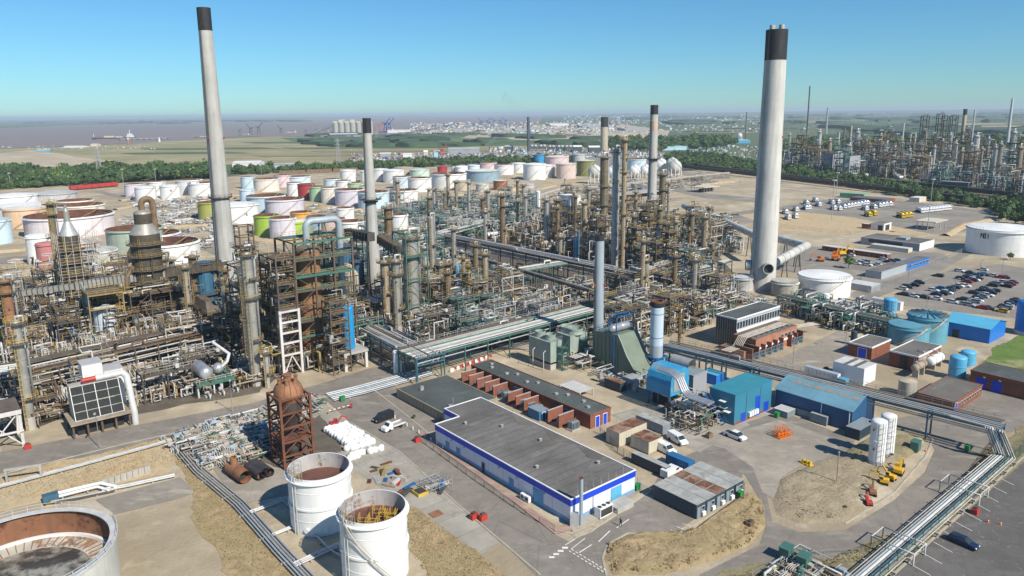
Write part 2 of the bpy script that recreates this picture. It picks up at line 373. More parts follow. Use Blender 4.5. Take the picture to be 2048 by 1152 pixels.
patch('refinery_ground', [(1560, 330), (1560, 318), (1800, 318), (2300, 335), (2300, 420), (2048, 395), (1800, 352), (1600, 328)], 'asphalt_dark', .9)
# near ground: roads and yards
patch('road', [(-300, 985), (-300, 1080), (0, 962), (250, 900), (420, 855), (560, 815), (640, 790), (740, 768), (850, 752), (850, 726), (745, 735), (640, 768), (500, 808), (250, 855), (0, 905)], 'asphalt', .034)
patch('concrete_apron', [(0, 880), (0, 905), (250, 856), (500, 809), (640, 769), (745, 736), (760, 715), (700, 722), (560, 752), (520, 785), (250, 832), (130, 835)], 'soil', .030)
patch('road', [(640, 790), (735, 768), (790, 800), (870, 878), (1000, 985), (1110, 1070), (1150, 1100), (1215, 1152), (1290, 1220), (1140, 1220), (1010, 1090), (905, 1000), (800, 905), (700, 845)], 'asphalt', .038)
patch('storage_yard', [(560, 830), (640, 800), (700, 845), (800, 905), (905, 1000), (1000, 1088), (960, 1110), (820, 1010), (760, 975), (640, 900)], 'concrete_yard', .032)
patch('lay_by', [(735, 768), (790, 775), (838, 800), (880, 860), (835, 868), (770, 820)], 'asphalt', .042)
patch('yard', [(1110, 1070), (1140, 1085), (1215, 1045), (1300, 985), (1330, 930), (1400, 900), (1480, 850), (1560, 822), (1710, 880), (1700, 905), (1640, 925), (1540, 905), (1470, 900), (1500, 930), (1530, 975), (1540, 1040), (1620, 1060), (1720, 1045), (1800, 985), (1850, 930), (1880, 890), (1850, 860), (1770, 850), (1770, 835), (1900, 830), (1990, 900), (1960, 960), (1840, 1052), (1740, 1110), (1600, 1125), (1500, 1130), (1400, 1160), (1330, 1250), (1500, 1250), (1400, 1162), (1320, 1108), (1350, 1080), (1400, 1060), (1520, 985), (1480, 960), (1400, 1055), (1335, 1078), (1300, 1070), (1255, 1066), (1215, 1090), (1205, 1110), (1211, 1140), (1150, 1100)][:14]+[(1500, 925), (1470, 980), (1335, 1078), (1255, 1068), (1215, 1090), (1205, 1110), (1211, 1142), (1150, 1100)], 'asphalt', .040)
patch('road', [(1395, 905), (1460, 895), (1510, 935), (1532, 985), (1545, 1045), (1600, 1065), (1690, 1062), (1790, 1000), (1850, 945), (1870, 900), (1850, 865), (1760, 845), (1900, 815), (1990, 870), (1975, 940), (1860, 1035), (1760, 1100), (1600, 1140), (1500, 1150), (1420, 1200), (1330, 1250), (1400, 1150), (1520, 1090), (1533, 1050), (1520, 1000), (1490, 950)], 'asphalt', .046)
patch('yard', [(1380, 880), (1480, 862), (1560, 840), (1690, 885), (1650, 918), (1600, 932), (1562, 955), (1548, 1000), (1525, 985), (1505, 935), (1450, 898)], 'asphalt_pale', .048)
patch('inner_yard', [(960, 690), (1060, 700), (1200, 742), (1320, 810), (1420, 860), (1560, 822), (1600, 810), (1420, 745), (1290, 720), (1130, 680)], 'concrete_yard', .036)
patch('inner_yard', [(1220, 830), (1400, 905), (1500, 850), (1400, 800), (1300, 810)], 'concrete_yard', .044)
patch('yard', [(1500, 745), (1680, 660), (1760, 690), (1690, 790), (1600, 800), (1540, 770)], 'asphalt_pale', .036)
patch('yard', [(1880, 780), (2100, 780), (2100, 850), (1990, 870), (1900, 840)], 'asphalt', .036)
patch('lawn', [(1950, 740), (2000, 690), (2048, 668), (2300, 640), (2300, 760), (2060, 745)], 'lawn', .05)
patch('grass_strip', [(1480, 430), (1560, 420), (1700, 434), (1870, 470), (1700, 470), (1560, 462)], 'tan_soil', .028)
patch('bank', [(-100, 1005), (0, 970), (330, 890), (350, 925), (330, 950), (180, 985), (60, 1010), (-100, 1050)], 'tan_soil', .05)
patch('verge', [(-200, 960), (0, 952), (480, 842), (560, 820), (560, 845), (330, 892), (0, 978), (-200, 1010)], 'tan_soil', .045)
patch('dirt_track', [(190, 1000), (360, 955), (395, 985), (350, 1000), (230, 1030)], 'asphalt_pale', .05)
patch('scrub_bank', [(340, 890), (400, 960), (470, 1010), (560, 1100), (600, 1152), (700, 1300), (500, 1300), (440, 1110), (390, 1050), (385, 990)], 'dry_grass', .05)
patch('compound_floor', [(420, 930), (560, 925), (640, 960), (600, 985), (480, 1010)], 'asphalt_pale', .055)
patch('oily_ground', [(560, 850), (640, 830), (690, 900), (600, 960), (520, 920)], 'plant_floor', .057)
patch('grass_strip', [(810, 1010), (850, 1030), (960, 1110), (1010, 1152), (1060, 1220), (900, 1220), (820, 1100)], 'dry_grass', .06)
patch('car_park', [(1790, 1152), (1960, 1000), (2048, 925), (2300, 730), (2500, 1500), (1600, 1400)], 'asphalt_dark', .06)
patch('verge', [(1500, 1190), (1700, 1100), (1830, 1060), (1960, 950), (2010, 880), (2048, 850), (2300, 690), (2300, 735), (2048, 925), (1960, 1000), (1790, 1152), (1700, 1230)], 'scrub', .052)
patch('verge', [(1400, 1160), (1500, 1128), (1640, 1130), (1740, 1112), (1760, 1125), (1700, 1160), (1560, 1260), (1330, 1260)], 'scrub', .054)
# grass mounds with real height
def mound(name, pts, h, mat, seed):
 P=np.array([G(*q)for q in pts]);c=P.mean(0);rg=np.random.RandomState(seed);mb=MB().mat(mat);K=8;n=len(P)*4
 D=[]
 for i in range(len(P)):
  for t in range(4):D.append(P[i]*(1-t/4)+P[(i+1)%len(P)]*t/4)
 D=np.array(D);rings=[]
 for k in range(K+1):
  s=1-k/K;z=h*(1-s**4);rr=c+(D-c)*s
  zz=.05+z+rg.rand(n)*.55*(0 if k==0 else 1)*(1-k/K);rings.append(np.column_stack([rr, zz]))
 J=np.arange(n);J2=(J+1)%n
 mb.add(np.concatenate(rings), np.concatenate([np.stack([i*n+J, i*n+J2, (i+1)*n+J2, (i+1)*n+J], 1)for i in range(K)]), True)
 o=ob(name, mb);o['kind']='structure';return o
mound('grass_mound', [(1213, 1090), (1255, 1070), (1300, 1072), (1335, 1080), (1420, 1052), (1480, 1000), (1500, 985), (1525, 1000), (1533, 1050), (1500, 1090), (1420, 1125), (1330, 1150), (1225, 1150), (1208, 1120)], .4, 'dry_grass', 1)
mound('grass_mound', [(1545, 1000), (1560, 960), (1640, 920), (1700, 905), (1790, 890), (1800, 935), (1750, 985), (1725, 1030), (1680, 1046), (1600, 1048), (1552, 1030)], .45, 'mound_soil', 2)
mound('grass_mound', [(1690, 905), (1720, 885), (1790, 860), (1850, 880), (1840, 900), (1800, 925)], .8, 'scrub', 3)
# painted lines
def line(a, b, wd=.15, z=.07, name='road_marking', mat='white_line'):
 A, B=G(*a), G(*b);d=(B-A)/np.linalg.norm(B-A);n=np.array([-d[1], d[0]])*wd/2
 patch(name, [A-n, B-n, B+n, A+n], mat, z, world=True)
for i in range(4):
 t=i/3.;line((1098+26*t, 1116-19*t), (1109+27*t, 1109-0+-0*t+8-19*t-1), .55)
line((1197, 1085), (1220, 1063), .2);line((1233, 1057), (1258, 1040), .2);line((1158, 1107), (1183, 1091), .2);line((1142, 1100), (1170, 1078), .15);line((1130, 1092), (1150, 1080), .15)
for i in range(9):
 x=1143+i*8;line((x, 1100+i*4.9), (x+4.5, 1103+i*4.9), .2);line((x-5, 1103+i*5), (x-.5, 1106+i*5), .2)
for i in range(4):line((1328+i*12-(i*0), 1067-i*6), (1345+i*12, 1075-i*7), .15)
for i in range(11):
 b=np.array([1795., 1150.])+np.array([24.5, -24.])*i*(1-.018*i);line(tuple(b+(2, 4)), tuple(b+(44-i*1.2, 28-i*.9)), .13, .08)
line((1786, 1152), (2048, 915), .5, .09, 'kerb_line', 'kerb')
def kerb(name, pts, wd=.3, h=.13, mat='kerb', z=0.03):
 mb=MB().mat(mat);P=[G(*p)for p in pts]
 for a, b in zip(P[:-1], P[1:]):mb.beam((a[0], a[1], z+h/2), (b[0], b[1], z+h/2), wd, h)
 o=ob(name, mb);o['kind']='structure';return o
def bund(pts, h=1.3, wd=3.2):
 P=[G(*q)for q in pts];mb=MB().mat('tan_soil');rg=np.random.RandomState(int(pts[0][0])+999);vs=[];n=0
 Q=[]
 for a, b in zip(P[:-1], P[1:]):
  k=max(2, int(np.linalg.norm(b-a)/6));Q+=[a+(b-a)*i/k for i in range(k)]
 Q.append(P[-1]);n=len(Q)
 for i, q in enumerate(Q):
  d=Q[min(i+1, n-1)]-Q[max(i-1, 0)];d/=np.linalg.norm(d);m=np.array([-d[1], d[0]]);z=h*(.8+.3*rg.rand())
  vs+=[(*(q-m*wd), .03), (*(q-m*.5), z), (*(q+m*.5), z), (*(q+m*wd), .03)]
 mb.add(vs, [[4*i+j, 4*i+4+j, 4*i+5+j, 4*i+1+j]for i in range(n-1)for j in range(3)], True);ob('earth_bund', mb)['kind']='structure'
for L_ in[[(230, 420), (330, 400), (420, 395), (520, 388)], [(340, 455), (440, 450), (520, 480), (640, 492)], [(240, 402), (330, 392), (470, 398)], [(0, 462), (60, 470), (110, 480)], [(0, 505), (60, 500), (110, 560)], [(30, 520), (75, 560)], [(560, 440), (640, 420), (760, 425), (820, 412)], [(600, 408), (700, 422), (840, 410)],
[(470, 378), (560, 392), (620, 388)], [(860, 392), (1040, 388), (1110, 372)], [(1010, 352), (1110, 366), (1200, 372)], [(820, 362), (900, 384), (960, 390)], [(1000, 345), (940, 345)], [(1340, 350), (1400, 360), (1480, 364)], [(1390, 372), (1480, 362), (1560, 368)], [(1890, 472), (1930, 450), (1985, 440)]]:bund(L_)
for L_ in[[(200, 382), (250, 392), (330, 420), (450, 470), (455, 478), (310, 424), (240, 396), (190, 384)], [(240, 430), (300, 440), (440, 500), (430, 510), (290, 448)], [(0, 515), (60, 512), (100, 520), (100, 528), (0, 528)], [(440, 405), (540, 445), (700, 420), (720, 425), (540, 454), (430, 410)], [(700, 345), (850, 372), (1000, 392), (1000, 396), (840, 376), (690, 348)], [(1340, 372), (1420, 388), (1560, 400), (1560, 408), (1410, 396), (1330, 378)], [(1200, 345), (1330, 340), (1460, 352), (1460, 358), (1330, 346), (1200, 350)]]:patch('road', L_, 'asphalt_far', .05)
kerb('kerb', [(0, 950), (250, 888), (480, 838), (560, 815)]);kerb('kerb', [(700, 845), (800, 905), (905, 1000), (1080, 1150)])
kerb('kerb', [(735, 770), (830, 845), (1000, 985), (1120, 1068), (1150, 1076), (1180, 1066), (1290, 985)]);kerb('kerb', [(1335, 1080), (1300, 1070), (1255, 1067), (1215, 1090), (1205, 1118), (1213, 1152)])
kerb('kerb', [(1335, 1080), (1405, 1040), (1480, 1003)])
kerb('kerb', [(1690, 1048), (1790, 985), (1850, 915), (1866, 880), (1840, 858)]);kerb('kerb', [(1770, 1118), (1870, 1040), (1960, 960), (2000, 900)])
patch('walkway', [(835, 868), (845, 860), (1000, 975), (1115, 1055), (1140, 1048), (1145, 1062), (1110, 1070), (1000, 985)], 'pinkwalk', .07)
patch('walkway', [(1141, 1050), (1145, 1066), (1215, 1030), (1295, 975), (1280, 965)], 'concrete_yard', .07)
# ---------------------------------------------------------------- far background
def crown_template(seed, leaf='leaf', n=72, core=True):
 rg=np.random.RandomState(seed);mb=MB()
 if core:
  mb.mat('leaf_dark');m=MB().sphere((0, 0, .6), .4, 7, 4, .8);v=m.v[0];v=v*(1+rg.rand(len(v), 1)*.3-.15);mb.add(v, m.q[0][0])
 for i in range(n):
  a=rg.rand()*2*pi;b=np.arccos(1-1.7*rg.rand());rr=.5*(.55+.5*rg.rand());c=np.array([sin(b)*cos(a)*rr, sin(b)*sin(a)*rr, .58+cos(b)*rr*.85])
  e=rg.randn(2, 3);e/=np.linalg.norm(e, axis=1, keepdims=True);e*=.055+rg.rand()*.08
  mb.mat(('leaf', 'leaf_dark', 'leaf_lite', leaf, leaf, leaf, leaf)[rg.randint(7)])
  mb.add([c-e[0], c-e[1]*.7, c+e[0], c+e[1]], [[0, 1, 2, 3]])
 return mb
def compact(mb):
 """join the many small chunks of a collector, one chunk for each material and face size"""
 out=MB();off=np.cumsum([0]+[len(v)for v in mb.v[:-1]]);G_={}
 for v, (f, mi, sm), n0 in zip(mb.v, mb.q, off):G_.setdefault((mi, f.shape[1], sm), []).append((v, f-n0))
 for(mi, k, sm), L in G_.items():
  vs=np.concatenate([v for v, f in L]);o2=np.cumsum([0]+[len(v)for v, f in L[:-1]]);fs=np.concatenate([f+o for(v, f), o in zip(L, o2)])
  out.mat(mb.mats[mi]);out.add(vs, fs, sm)
 return out
CR_T=[compact(crown_template(i, ('leaf', 'leaf_dark', 'leaf_lite')[i%3]))for i in range(7)]
def inpoly(p, P):
 x, y=p;c=False
 for i in range(len(P)):
  x1, y1=P[i];x2, y2=P[i-1]
  if(y1>y)!=(y2>y)and x<(x2-x1)*(y-y1)/(y2-y1)+x1:c=not c
 return c
def scatter(pts, n, rg):
 P=np.array([G(*q)for q in pts]);lo, hi=P.min(0), P.max(0);out=[]
 while len(out)<n:
  p=lo+rg.rand(2)*(hi-lo)
  if inpoly(p, P):out.append(p)
 return out
def forest(name, pts, n, h0, h1, seed=0, templates=None, sx=1.0):
 rg=np.random.RandomState(seed);mb=MB();T=templates or CR_T
 for p in scatter(pts, n, rg):
  h=(h0+(h1-h0)*rg.rand())*(.6 if rg.rand()<.25 else 1.25 if rg.rand()<.12 else 1);mb.merge(T[rg.randint(len(T))], (p[0], p[1], -h*.05), rg.rand()*6, h*(1 if rg.rand()<.8 else 1.2))
 o=ob(name, compact(mb));o['kind']='stuff';return o
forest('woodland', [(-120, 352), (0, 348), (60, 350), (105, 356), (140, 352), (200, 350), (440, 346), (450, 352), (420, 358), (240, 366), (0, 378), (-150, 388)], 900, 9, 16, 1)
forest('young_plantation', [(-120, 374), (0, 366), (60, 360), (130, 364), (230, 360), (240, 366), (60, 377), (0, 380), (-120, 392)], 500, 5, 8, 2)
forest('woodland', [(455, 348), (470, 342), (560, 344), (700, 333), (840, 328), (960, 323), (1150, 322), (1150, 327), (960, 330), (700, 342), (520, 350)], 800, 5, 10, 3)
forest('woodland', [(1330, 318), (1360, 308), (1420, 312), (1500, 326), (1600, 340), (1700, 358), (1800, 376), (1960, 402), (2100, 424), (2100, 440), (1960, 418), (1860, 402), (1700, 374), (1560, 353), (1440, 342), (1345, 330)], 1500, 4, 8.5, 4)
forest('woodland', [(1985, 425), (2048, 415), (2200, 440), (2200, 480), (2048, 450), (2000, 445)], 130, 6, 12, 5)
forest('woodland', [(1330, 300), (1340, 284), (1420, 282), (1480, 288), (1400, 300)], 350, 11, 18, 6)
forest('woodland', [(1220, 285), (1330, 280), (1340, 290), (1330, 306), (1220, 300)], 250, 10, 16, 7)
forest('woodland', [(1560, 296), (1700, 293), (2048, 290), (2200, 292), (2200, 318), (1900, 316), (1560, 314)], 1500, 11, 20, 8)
def tree(px, py, hpx, label):
 p=G(px, py);h=hpx*mpp(p);t=thing('tree', label, 'tree', W3(p), px);ob('trunk', MB().mat('bark').tube([(0, 0, 0), (0, 0, h*.3), (h*.03, 0, h*.7)], h*.03, 6, r2=h*.012), t);k=crown_template(int(px), 'leaf_lite', 150);m=MB().merge(k, (0, 0, h*.12), 0, h*.92);ob('crown', compact(m), t)
for x, y, h_, l in[(1697, 537, 24, 'lone bright green tree at the entrance of the car park'), (828, 838, 9, 'small green bush at the tan building wall'), (91, 352, 16, 'small round tree in the gap of the left wood'), (541, 340, 17, 'single tree standing above the belt right of the white warehouse'), (2020, 520, 14, 'bush at the corner behind the large car park'), (1652, 745, 12, 'bush at the fence behind the low pale cabin'), (332, 349, 22, 'dark tree poking above the wood left of the tall chimney'), (1690, 1020, 10, 'green weed bush at the foot of the sandy mound')]:tree(x, y, h_, l)
# woods too far for single crowns: low irregular masses
def farwood(pts, h=12, name='far_woodland'):
 mb=MB().mat('far_wood');rg=np.random.RandomState(abs(int(pts[0][0]*7)));P=[]
 for i in range(len(pts)):
  a, b=np.array(pts[i], float), np.array(pts[(i+1)%len(pts)], float)
  for t in range(4):P.append(a*(1-t/4)+b*t/4+(rg.randn()*2, rg.randn()*.12))
 Q=[G(p[0], p[1])for p in P];c=np.mean(Q, 0);n=len(Q)
 r0=[(q[0], q[1], 0)for q in Q];r1=[(*(c+(q-c)*.96), h*(.6+.6*rg.rand()))for q in Q]
 mb.add(r0+r1, [[i, (i+1)%n, n+(i+1)%n, n+i]for i in range(n)], True)
 mb.add(r1+[(*c, h*1.1)], [[i, (i+1)%n, n]for i in range(n)], True);o=ob(name, mb);o['kind']='stuff'
rg=np.random.RandomState(11)
for i in range(90):
 y=226+26*rg.rand()**1.4;x=1230+rg.rand()*950;wd=20+rg.rand()*90;y+=(1024-x)*.0103+2.4;t=(.4+rg.rand()*1.5)*(y-222)/14
 farwood([(x, y), (x+wd*.5, y-t*.5), (x+wd, y-.4), (x+wd*.8, y+t*.4), (x+wd*.3, y+t*.7)], 9+rg.rand()*8)
for i in range(46):
 y=240+8*rg.rand();x=-80+rg.rand()*640;wd=20+rg.rand()*70;t=.5+rg.rand()*.6
 if y>252-x*.014:continue
 farwood([(x, y), (x+wd*.5, y-t*.5), (x+wd, y-.2), (x+wd*.4, y+t*.5)], 9+rg.rand()*8)
for i in range(34):
 y=270+26*rg.rand();x=560+rg.rand()*620;wd=30+rg.rand()*90;t=.7+rg.rand()*1.6
 farwood([(x, y), (x+wd*.5, y-t), (x+wd, y-.5), (x+wd*.4, y+t)], 6+rg.rand()*5)
for i in range(26):
 x=1560+rg.rand()*560;y=252+rg.rand()*36;wd=40+rg.rand()*130;t=1.5+rg.rand()*4
 farwood([(x, y), (x+wd*.5, y-t), (x+wd, y-1), (x+wd*.7, y+t)], 10+rg.rand()*5)
for i in range(24):
 x=1340+rg.rand()*760;y=240+rg.rand()*26-(x-1340)*.008;wd=50+rg.rand()*120
 patch('pale_field', [far(x, y), far(x+wd, y-1.), far(x+wd*1.1, y+.6), far(x+wd*.2, y+1.6)], ('field', 'sand_works', 'field_green')[i%3], 1.2+i*.02)
 # low hills on the horizon
def ridge(x0, x1, dist, h, seed):
 rg=np.random.RandomState(seed);n=50;mb=MB().mat('countryside');xs=np.linspace(x0, x1, n);ph=rg.rand(4)*6
 hh=h*(.72+.12*np.sin(xs/(x1-x0)*9+ph[0])+.08*np.sin(xs/(x1-x0)*23+ph[1])+.03*rg.randn(n));hh[0]=hh[-1]=0
 a=[(x, dist-2500, 0)for x in xs];b=[(x, dist, z)for x, z in zip(xs, hh)];c=[(x, dist+2500, 0)for x in xs]
 mb.add(a+b+c, [[i, i+1, n+i+1, n+i]for i in range(n-1)]+[[n+i, n+i+1, 2*n+i+1, 2*n+i]for i in range(n-1)], True);o=ob('hills', mb);o['kind']='structure'
ridge(1500, 26000, 17000, 62, 1);ridge(3500, 30000, 21000, 78, 2);ridge(-26000, -2500, 24000, 45, 3)
# ---- buildings and works beyond the tank farm
for k, c in dict(b_white=(.72, .71, .68), b_grey=(.33, .35, .37), b_blue=(.06, .35, .58), b_ltblue=(.4, .6, .68), b_brown=(.3, .2, .14), b_dark=(.07, .09, .11), b_cream=(.62, .56, .44), b_red=(.5, .16, .1), b_green=(.2, .42, .28), b_dk_blue=(.02, .06, .3), b_roof=(.42, .42, .42)).items():
 M(k, c, .7, var=.15, sc=.1, streak=.15)
def gable(name, label, cat, p, L, Wd, h, rh, rz, wall, roof, group=None, n=2):
 t=thing(name, label, cat, W3(p), rz, group);m=MB().mat(wall)
 m.add([(0, 0, 0), (L, 0, 0), (L, 0, h), (0, 0, h)], [[0, 1, 2, 3]]);m.add([(0, Wd, 0), (L, Wd, 0), (L, Wd, h), (0, Wd, h)], [[3, 2, 1, 0]])
 for x, o_ in((0, [4, 3, 2, 1, 0]), (L, [0, 1, 2, 3, 4])):m.add([(x, 0, 0), (x, Wd, 0), (x, Wd, h), (x, Wd/2, h+rh), (x, 0, h)], [o_])
 ob('wall', m, t);r=MB().mat(roof);e=.35
 for y0, y1 in((-e, Wd/2), (Wd+e, Wd/2)):
  z0=h-e*rh/(Wd/2)
  r.add([(-e, y0, z0+.12), (L+e, y0, z0+.12), (L+e, y1, h+rh+.12), (-e, y1, h+rh+.12)], [[0, 1, 2, 3]]);r.add([(-e, y0, z0), (L+e, y0, z0), (L+e, y0, z0+.12), (-e, y0, z0+.12)], [[0, 1, 2, 3]])
 ob('roof', r, t);return t
def shed(px, py, wpx, dpx, hpx, wall, roof, label, rz=.69, group=None, name='warehouse'):
 p=G(px, py);s=mpp(p);return gable(name, label, 'building', p, wpx*s, dpx*s, hpx*s*.8, hpx*s*.2, rz, wall, roof, group)
shed(465, 337, 52, 60, 13, 'b_white', 'b_white', 'long white warehouse with a round opening beyond the green belt', .15)
shed(540, 334, 45, 30, 6, 'b_grey', 'b_roof', 'low grey sheds right beside the long white warehouse', .1)
shed(897, 309, 62, 30, 13, 'b_grey', 'b_roof', 'long dark grey power hall with sloped end', .05)
shed(1010, 303, 16, 14, 12, 'b_dark', 'b_roof', 'dark louvered box left of the thin smoking chimney', .05)
shed(1147, 305, 17, 14, 14, 'b_dark', 'b_white', 'dark louvered box left of the banded concrete chimney', .05)
shed(1178, 307, 22, 14, 15, 'b_dark', 'b_white', 'dark louvered box directly in front of the banded concrete chimney', .05)
shed(760, 314, 22, 20, 8, 'b_grey', 'b_white', 'white roofed shed at the parked vehicles beyond the belt', .2)
shed(806, 316, 18, 16, 9, 'b_white', 'b_white', 'small white block among the containers beyond the belt', .2)
shed(868, 316, 12, 10, 15, 'b_ltblue', 'b_grey', 'pale blue cube shaped plant house near the red crane', .2)
shed(848, 315, 8, 8, 14, 'b_cream', 'b_white', 'narrow cream tower house beyond the belt', .2)
shed(1322, 301, 90, 30, 8, 'b_ltblue', 'b_ltblue', 'long pale blue warehouse beside the wood', .25)
shed(1390, 284, 80, 60, 6, 'b_blue', 'b_roof', 'wide bright blue works shed with grey roof', .05)
shed(1460, 287, 42, 50, 7, 'b_blue', 'b_ltblue', 'bright blue shed in front of the white ball tank', .1)
shed(660, 273, 55, 60, 5, 'b_dark', 'b_white', 'long white roofed store beside the big dock silos', .3)
shed(775, 266, 45, 20, 6, 'b_white', 'b_white', 'white ferry shaped terminal building at the dock', .1)
shed(72, 304, 26, 15, 4, 'b_blue', 'b_white', 'blue and white sheds on the shore flats', .1)
shed(128, 296, 38, 20, 4, 'b_white', 'b_white', 'long white shed on the shore flats', .1)
shed(181, 293, 12, 20, 5, 'b_cream', 'b_white', 'cream block on the shore flats', .1)
shed(1100, 252, 38, 60, 5, 'b_white', 'b_white', 'white store near the far dock', .1)
for k_, (x, y)in enumerate([(1060, 302), (1078, 302), (1096, 303), (1114, 303), (1130, 303)]):
 p=G(x, y);s=mpp(p);t=thing('condenser_hall', 'white topped air condenser hall in the row beyond the tank farm', 'condenser', W3(p), .05, 'air condensers in a row')
 ob('wall', MB().mat('b_dark').box(0, 0, 4, 15*s, 20*s, 9*s), t)
 for j in range(2):ob('fan_duct', MB().mat('b_white').lathe([(3*s, 9*s), (3.6*s, 12*s), (0, 12*s)], 10, ((4+7*j)*s, 8*s, 0)), t)
 ob('leg', MB().mat('b_grey').box(1, 1, 0, 2, 2, 4).box(13*s, 1, 0, 13*s+1, 2, 4), t)
for x_, y_, w_, d_, h_, l_ in[(905, 262, 40, 70, 4, 'long pale store right of the dock entrance'), (960, 268, 55, 60, 4, 'broad pale store in front of the blue quay cranes'), (1030, 262, 45, 60, 4, 'pale store left of the thin smoking chimney'), (1165, 256, 50, 70, 4, 'pale store left of the banded concrete chimney top'), (1250, 262, 60, 70, 5, 'wide pale shed between the banded chimneys')]:shed(x_, y_, w_, d_, h_, 'b_grey', 'b_roof', l_, .1)
# dock silos
for k_ in range(7):
 p=G(672+k_*11.5, 270-k_*.15);s=mpp(p);t=thing('grain_silo', 'tall grey concrete silo in the row at the dock', 'silo', W3(p), 0, 'grey silos at the dock')
 ob('shaft', MB().mat('concrete').lathe([(5.4*s, 0), (5.4*s, 24*s), (0, 24*s)], 14), t);ob('head_house', MB().mat('b_cream').box(-4*s, -4*s, 24*s, 4*s, 4*s, (27+(k_%2)*3)*s), t)
p=G(625, 268);q=G(690, 268);s=mpp(p);t=thing('conveyor', 'sloping conveyor climbing to the dock silos', 'conveyor', (0, 0, 0))
ob('gallery', MB().mat('b_grey').beam((*p, 2), (*q, 27*s), 10, 8), t);ob('leg', MB().mat('b_grey').beam((*((p+q)/2), 0), (*((p+q)/2), 14*s), 4), t)
# dockside cranes
def crane(px, py, hpx, c, label, group, lean=1):
 p=G(px, py);s=mpp(p);h=hpx*s;t=thing('dock_crane', label, 'crane', W3(p), 0, group);m=MB().mat(c)
 for a in(-1, 1):m.beam((a*h*.12, 0, 0), (a*h*.06, 0, h*.62), h*.045)
 m.beam((-h*.12, 0, h*.3), (h*.12, 0, h*.3), h*.04);ob('portal', m, t)
 ob('jib', MB().mat(c).beam((0, 0, h*.55), (lean*h*.35, 0, h), h*.05).beam((0, 0, h*.62), (-lean*h*.25, 0, h*.66), h*.06), t);ob('cab', MB().mat(c).box(-h*.07, -h*.05, h*.5, h*.07, h*.05, h*.64), t)
for i, x in enumerate([962, 975, 988, 1001, 1012]):crane(x, 252-i*.3, 16, 'b_dk_blue', 'tall blue quay crane in the cluster right of the silos', 'blue quay cranes', 1 if i%2 else-1)
for i, (x, y, h_)in enumerate([(502, 270, 22), (518, 269, 24), (562, 268, 18), (480, 270, 14), (612, 268, 12), (632, 266, 11)]):crane(x, y, h_, 'b_dark', 'dark harbour crane by the ships left of the silos', 'dark harbour cranes', 1 if i%2 else-1)
for i, (x, y)in enumerate([(757, 262), (765, 262)]):crane(x, y, 22, 'b_red', 'red dock crane behind the banded short chimney', 'red dock cranes')
for i, (x, y)in enumerate([(771, 264), (779, 264)]):crane(x, y, 28, 'b_dk_blue', 'twin dark blue crane at the dock entrance', 'twin dark blue cranes')
crane(884, 316, 28, 'red_p', 'red tower crane in the works beyond the belt', None)
# ships
def ship(px, py, lpx, hull, label, name='cargo_ship', sup=.82):
 p=G(px, py);s=mpp(p);L=lpx*s;t=thing(name, label, 'ship', W3(p, .3));m=MB().mat(hull);Wd=L*.14;hh=L*.05
 pl=[(0, Wd*.2), (0, -Wd*.2), (L*.04, -Wd/2), (L*.86, -Wd/2), (L, 0), (L*.86, Wd/2), (L*.04, Wd/2)][::-1]if sup<.5 else[(L, Wd*.2), (L, -Wd*.2), (L*.96, -Wd/2), (L*.14, -Wd/2), (0, 0), (L*.14, Wd/2), (L*.96, Wd/2)]
 m.prism(pl[::-1], 0, hh);m.mat('b_red').prism([(x, y*1.01)for x, y in pl[::-1]], 0, hh*.25);ob('hull', m, t)
 x=L*sup;a=MB().mat('b_white')
 for k in range(4):a.box(x+k*L*.006, -Wd*.4, hh+k*L*.02, x+L*.12-k*L*.012, Wd*.4, hh+(k+1)*L*.02)
 ob('superstructure', a, t);ob('mast', MB().mat('b_white').beam((L*.05, 0, hh), (L*.05, 0, hh+L*.09), L*.008).beam((x+L*.05, 0, hh+L*.08), (x+L*.05, 0, hh+L*.17), L*.01), t)
 ob('deck_gear', MB().mat('b_cream').box(L*.3, -Wd*.3, hh, L*.5, Wd*.3, hh+L*.035).mat('b_white').box(L*.55, -Wd*.1, hh, L*.7, Wd*.1, hh+L*.02), t)
 return t
ship(184, 280, 88, 'b_dark', 'long dark hulled tanker with white bridge moored in the estuary', 'tanker_ship')
ship(388, 276, 40, 'b_dark', 'small tanker partly behind the tall left chimney', 'tanker_ship')
ship(478, 271, 22, 'b_dark', 'white bridged ship right of the tall left chimney');ship(568, 266, 26, 'b_grey', 'pale ship lying beside the dark harbour cranes')
ship(842, 252, 22, 'b_red', 'red cargo ship out in the estuary', sup=.7);ship(868, 250, 16, 'b_red', 'smaller red ship right of the other red ship', sup=.7)
ship(775, 262, 30, 'b_white', 'white ferry at the dock behind the short banded chimney', 'ferry', .3)
p=G(240, 281);q=G(335, 279);t=thing('jetty', 'long low jetty leading from the shore to the moored tanker', 'jetty')
ob('deck', MB().mat('b_grey').beam((*p, 5), (*q, 5), 9, 1.5), t)
for i in range(9):c=p+(q-p)*i/8;ob('pile', MB().mat('b_dark').beam((*c, 0), (*c, 5), 3), t)
for x, y, h_, c, l in[(257, 289, 13, 'b_red', 'small red and white beacon tower on the shore'), (319, 284, 9, 'b_white', 'small white beacon tower on the shore')]:
 p=G(x, y);s=mpp(p);t=thing('beacon_tower', l, 'beacon', W3(p));ob('shaft', MB().mat(c).lathe([(2.2*s, 0), (1.3*s, h_*.75*s), (0, h_*.75*s)], 10), t);ob('lantern', MB().mat('b_white').lathe([(1.5*s, h_*.75*s), (1.2*s, h_*s), (0, h_*s)], 10), t)
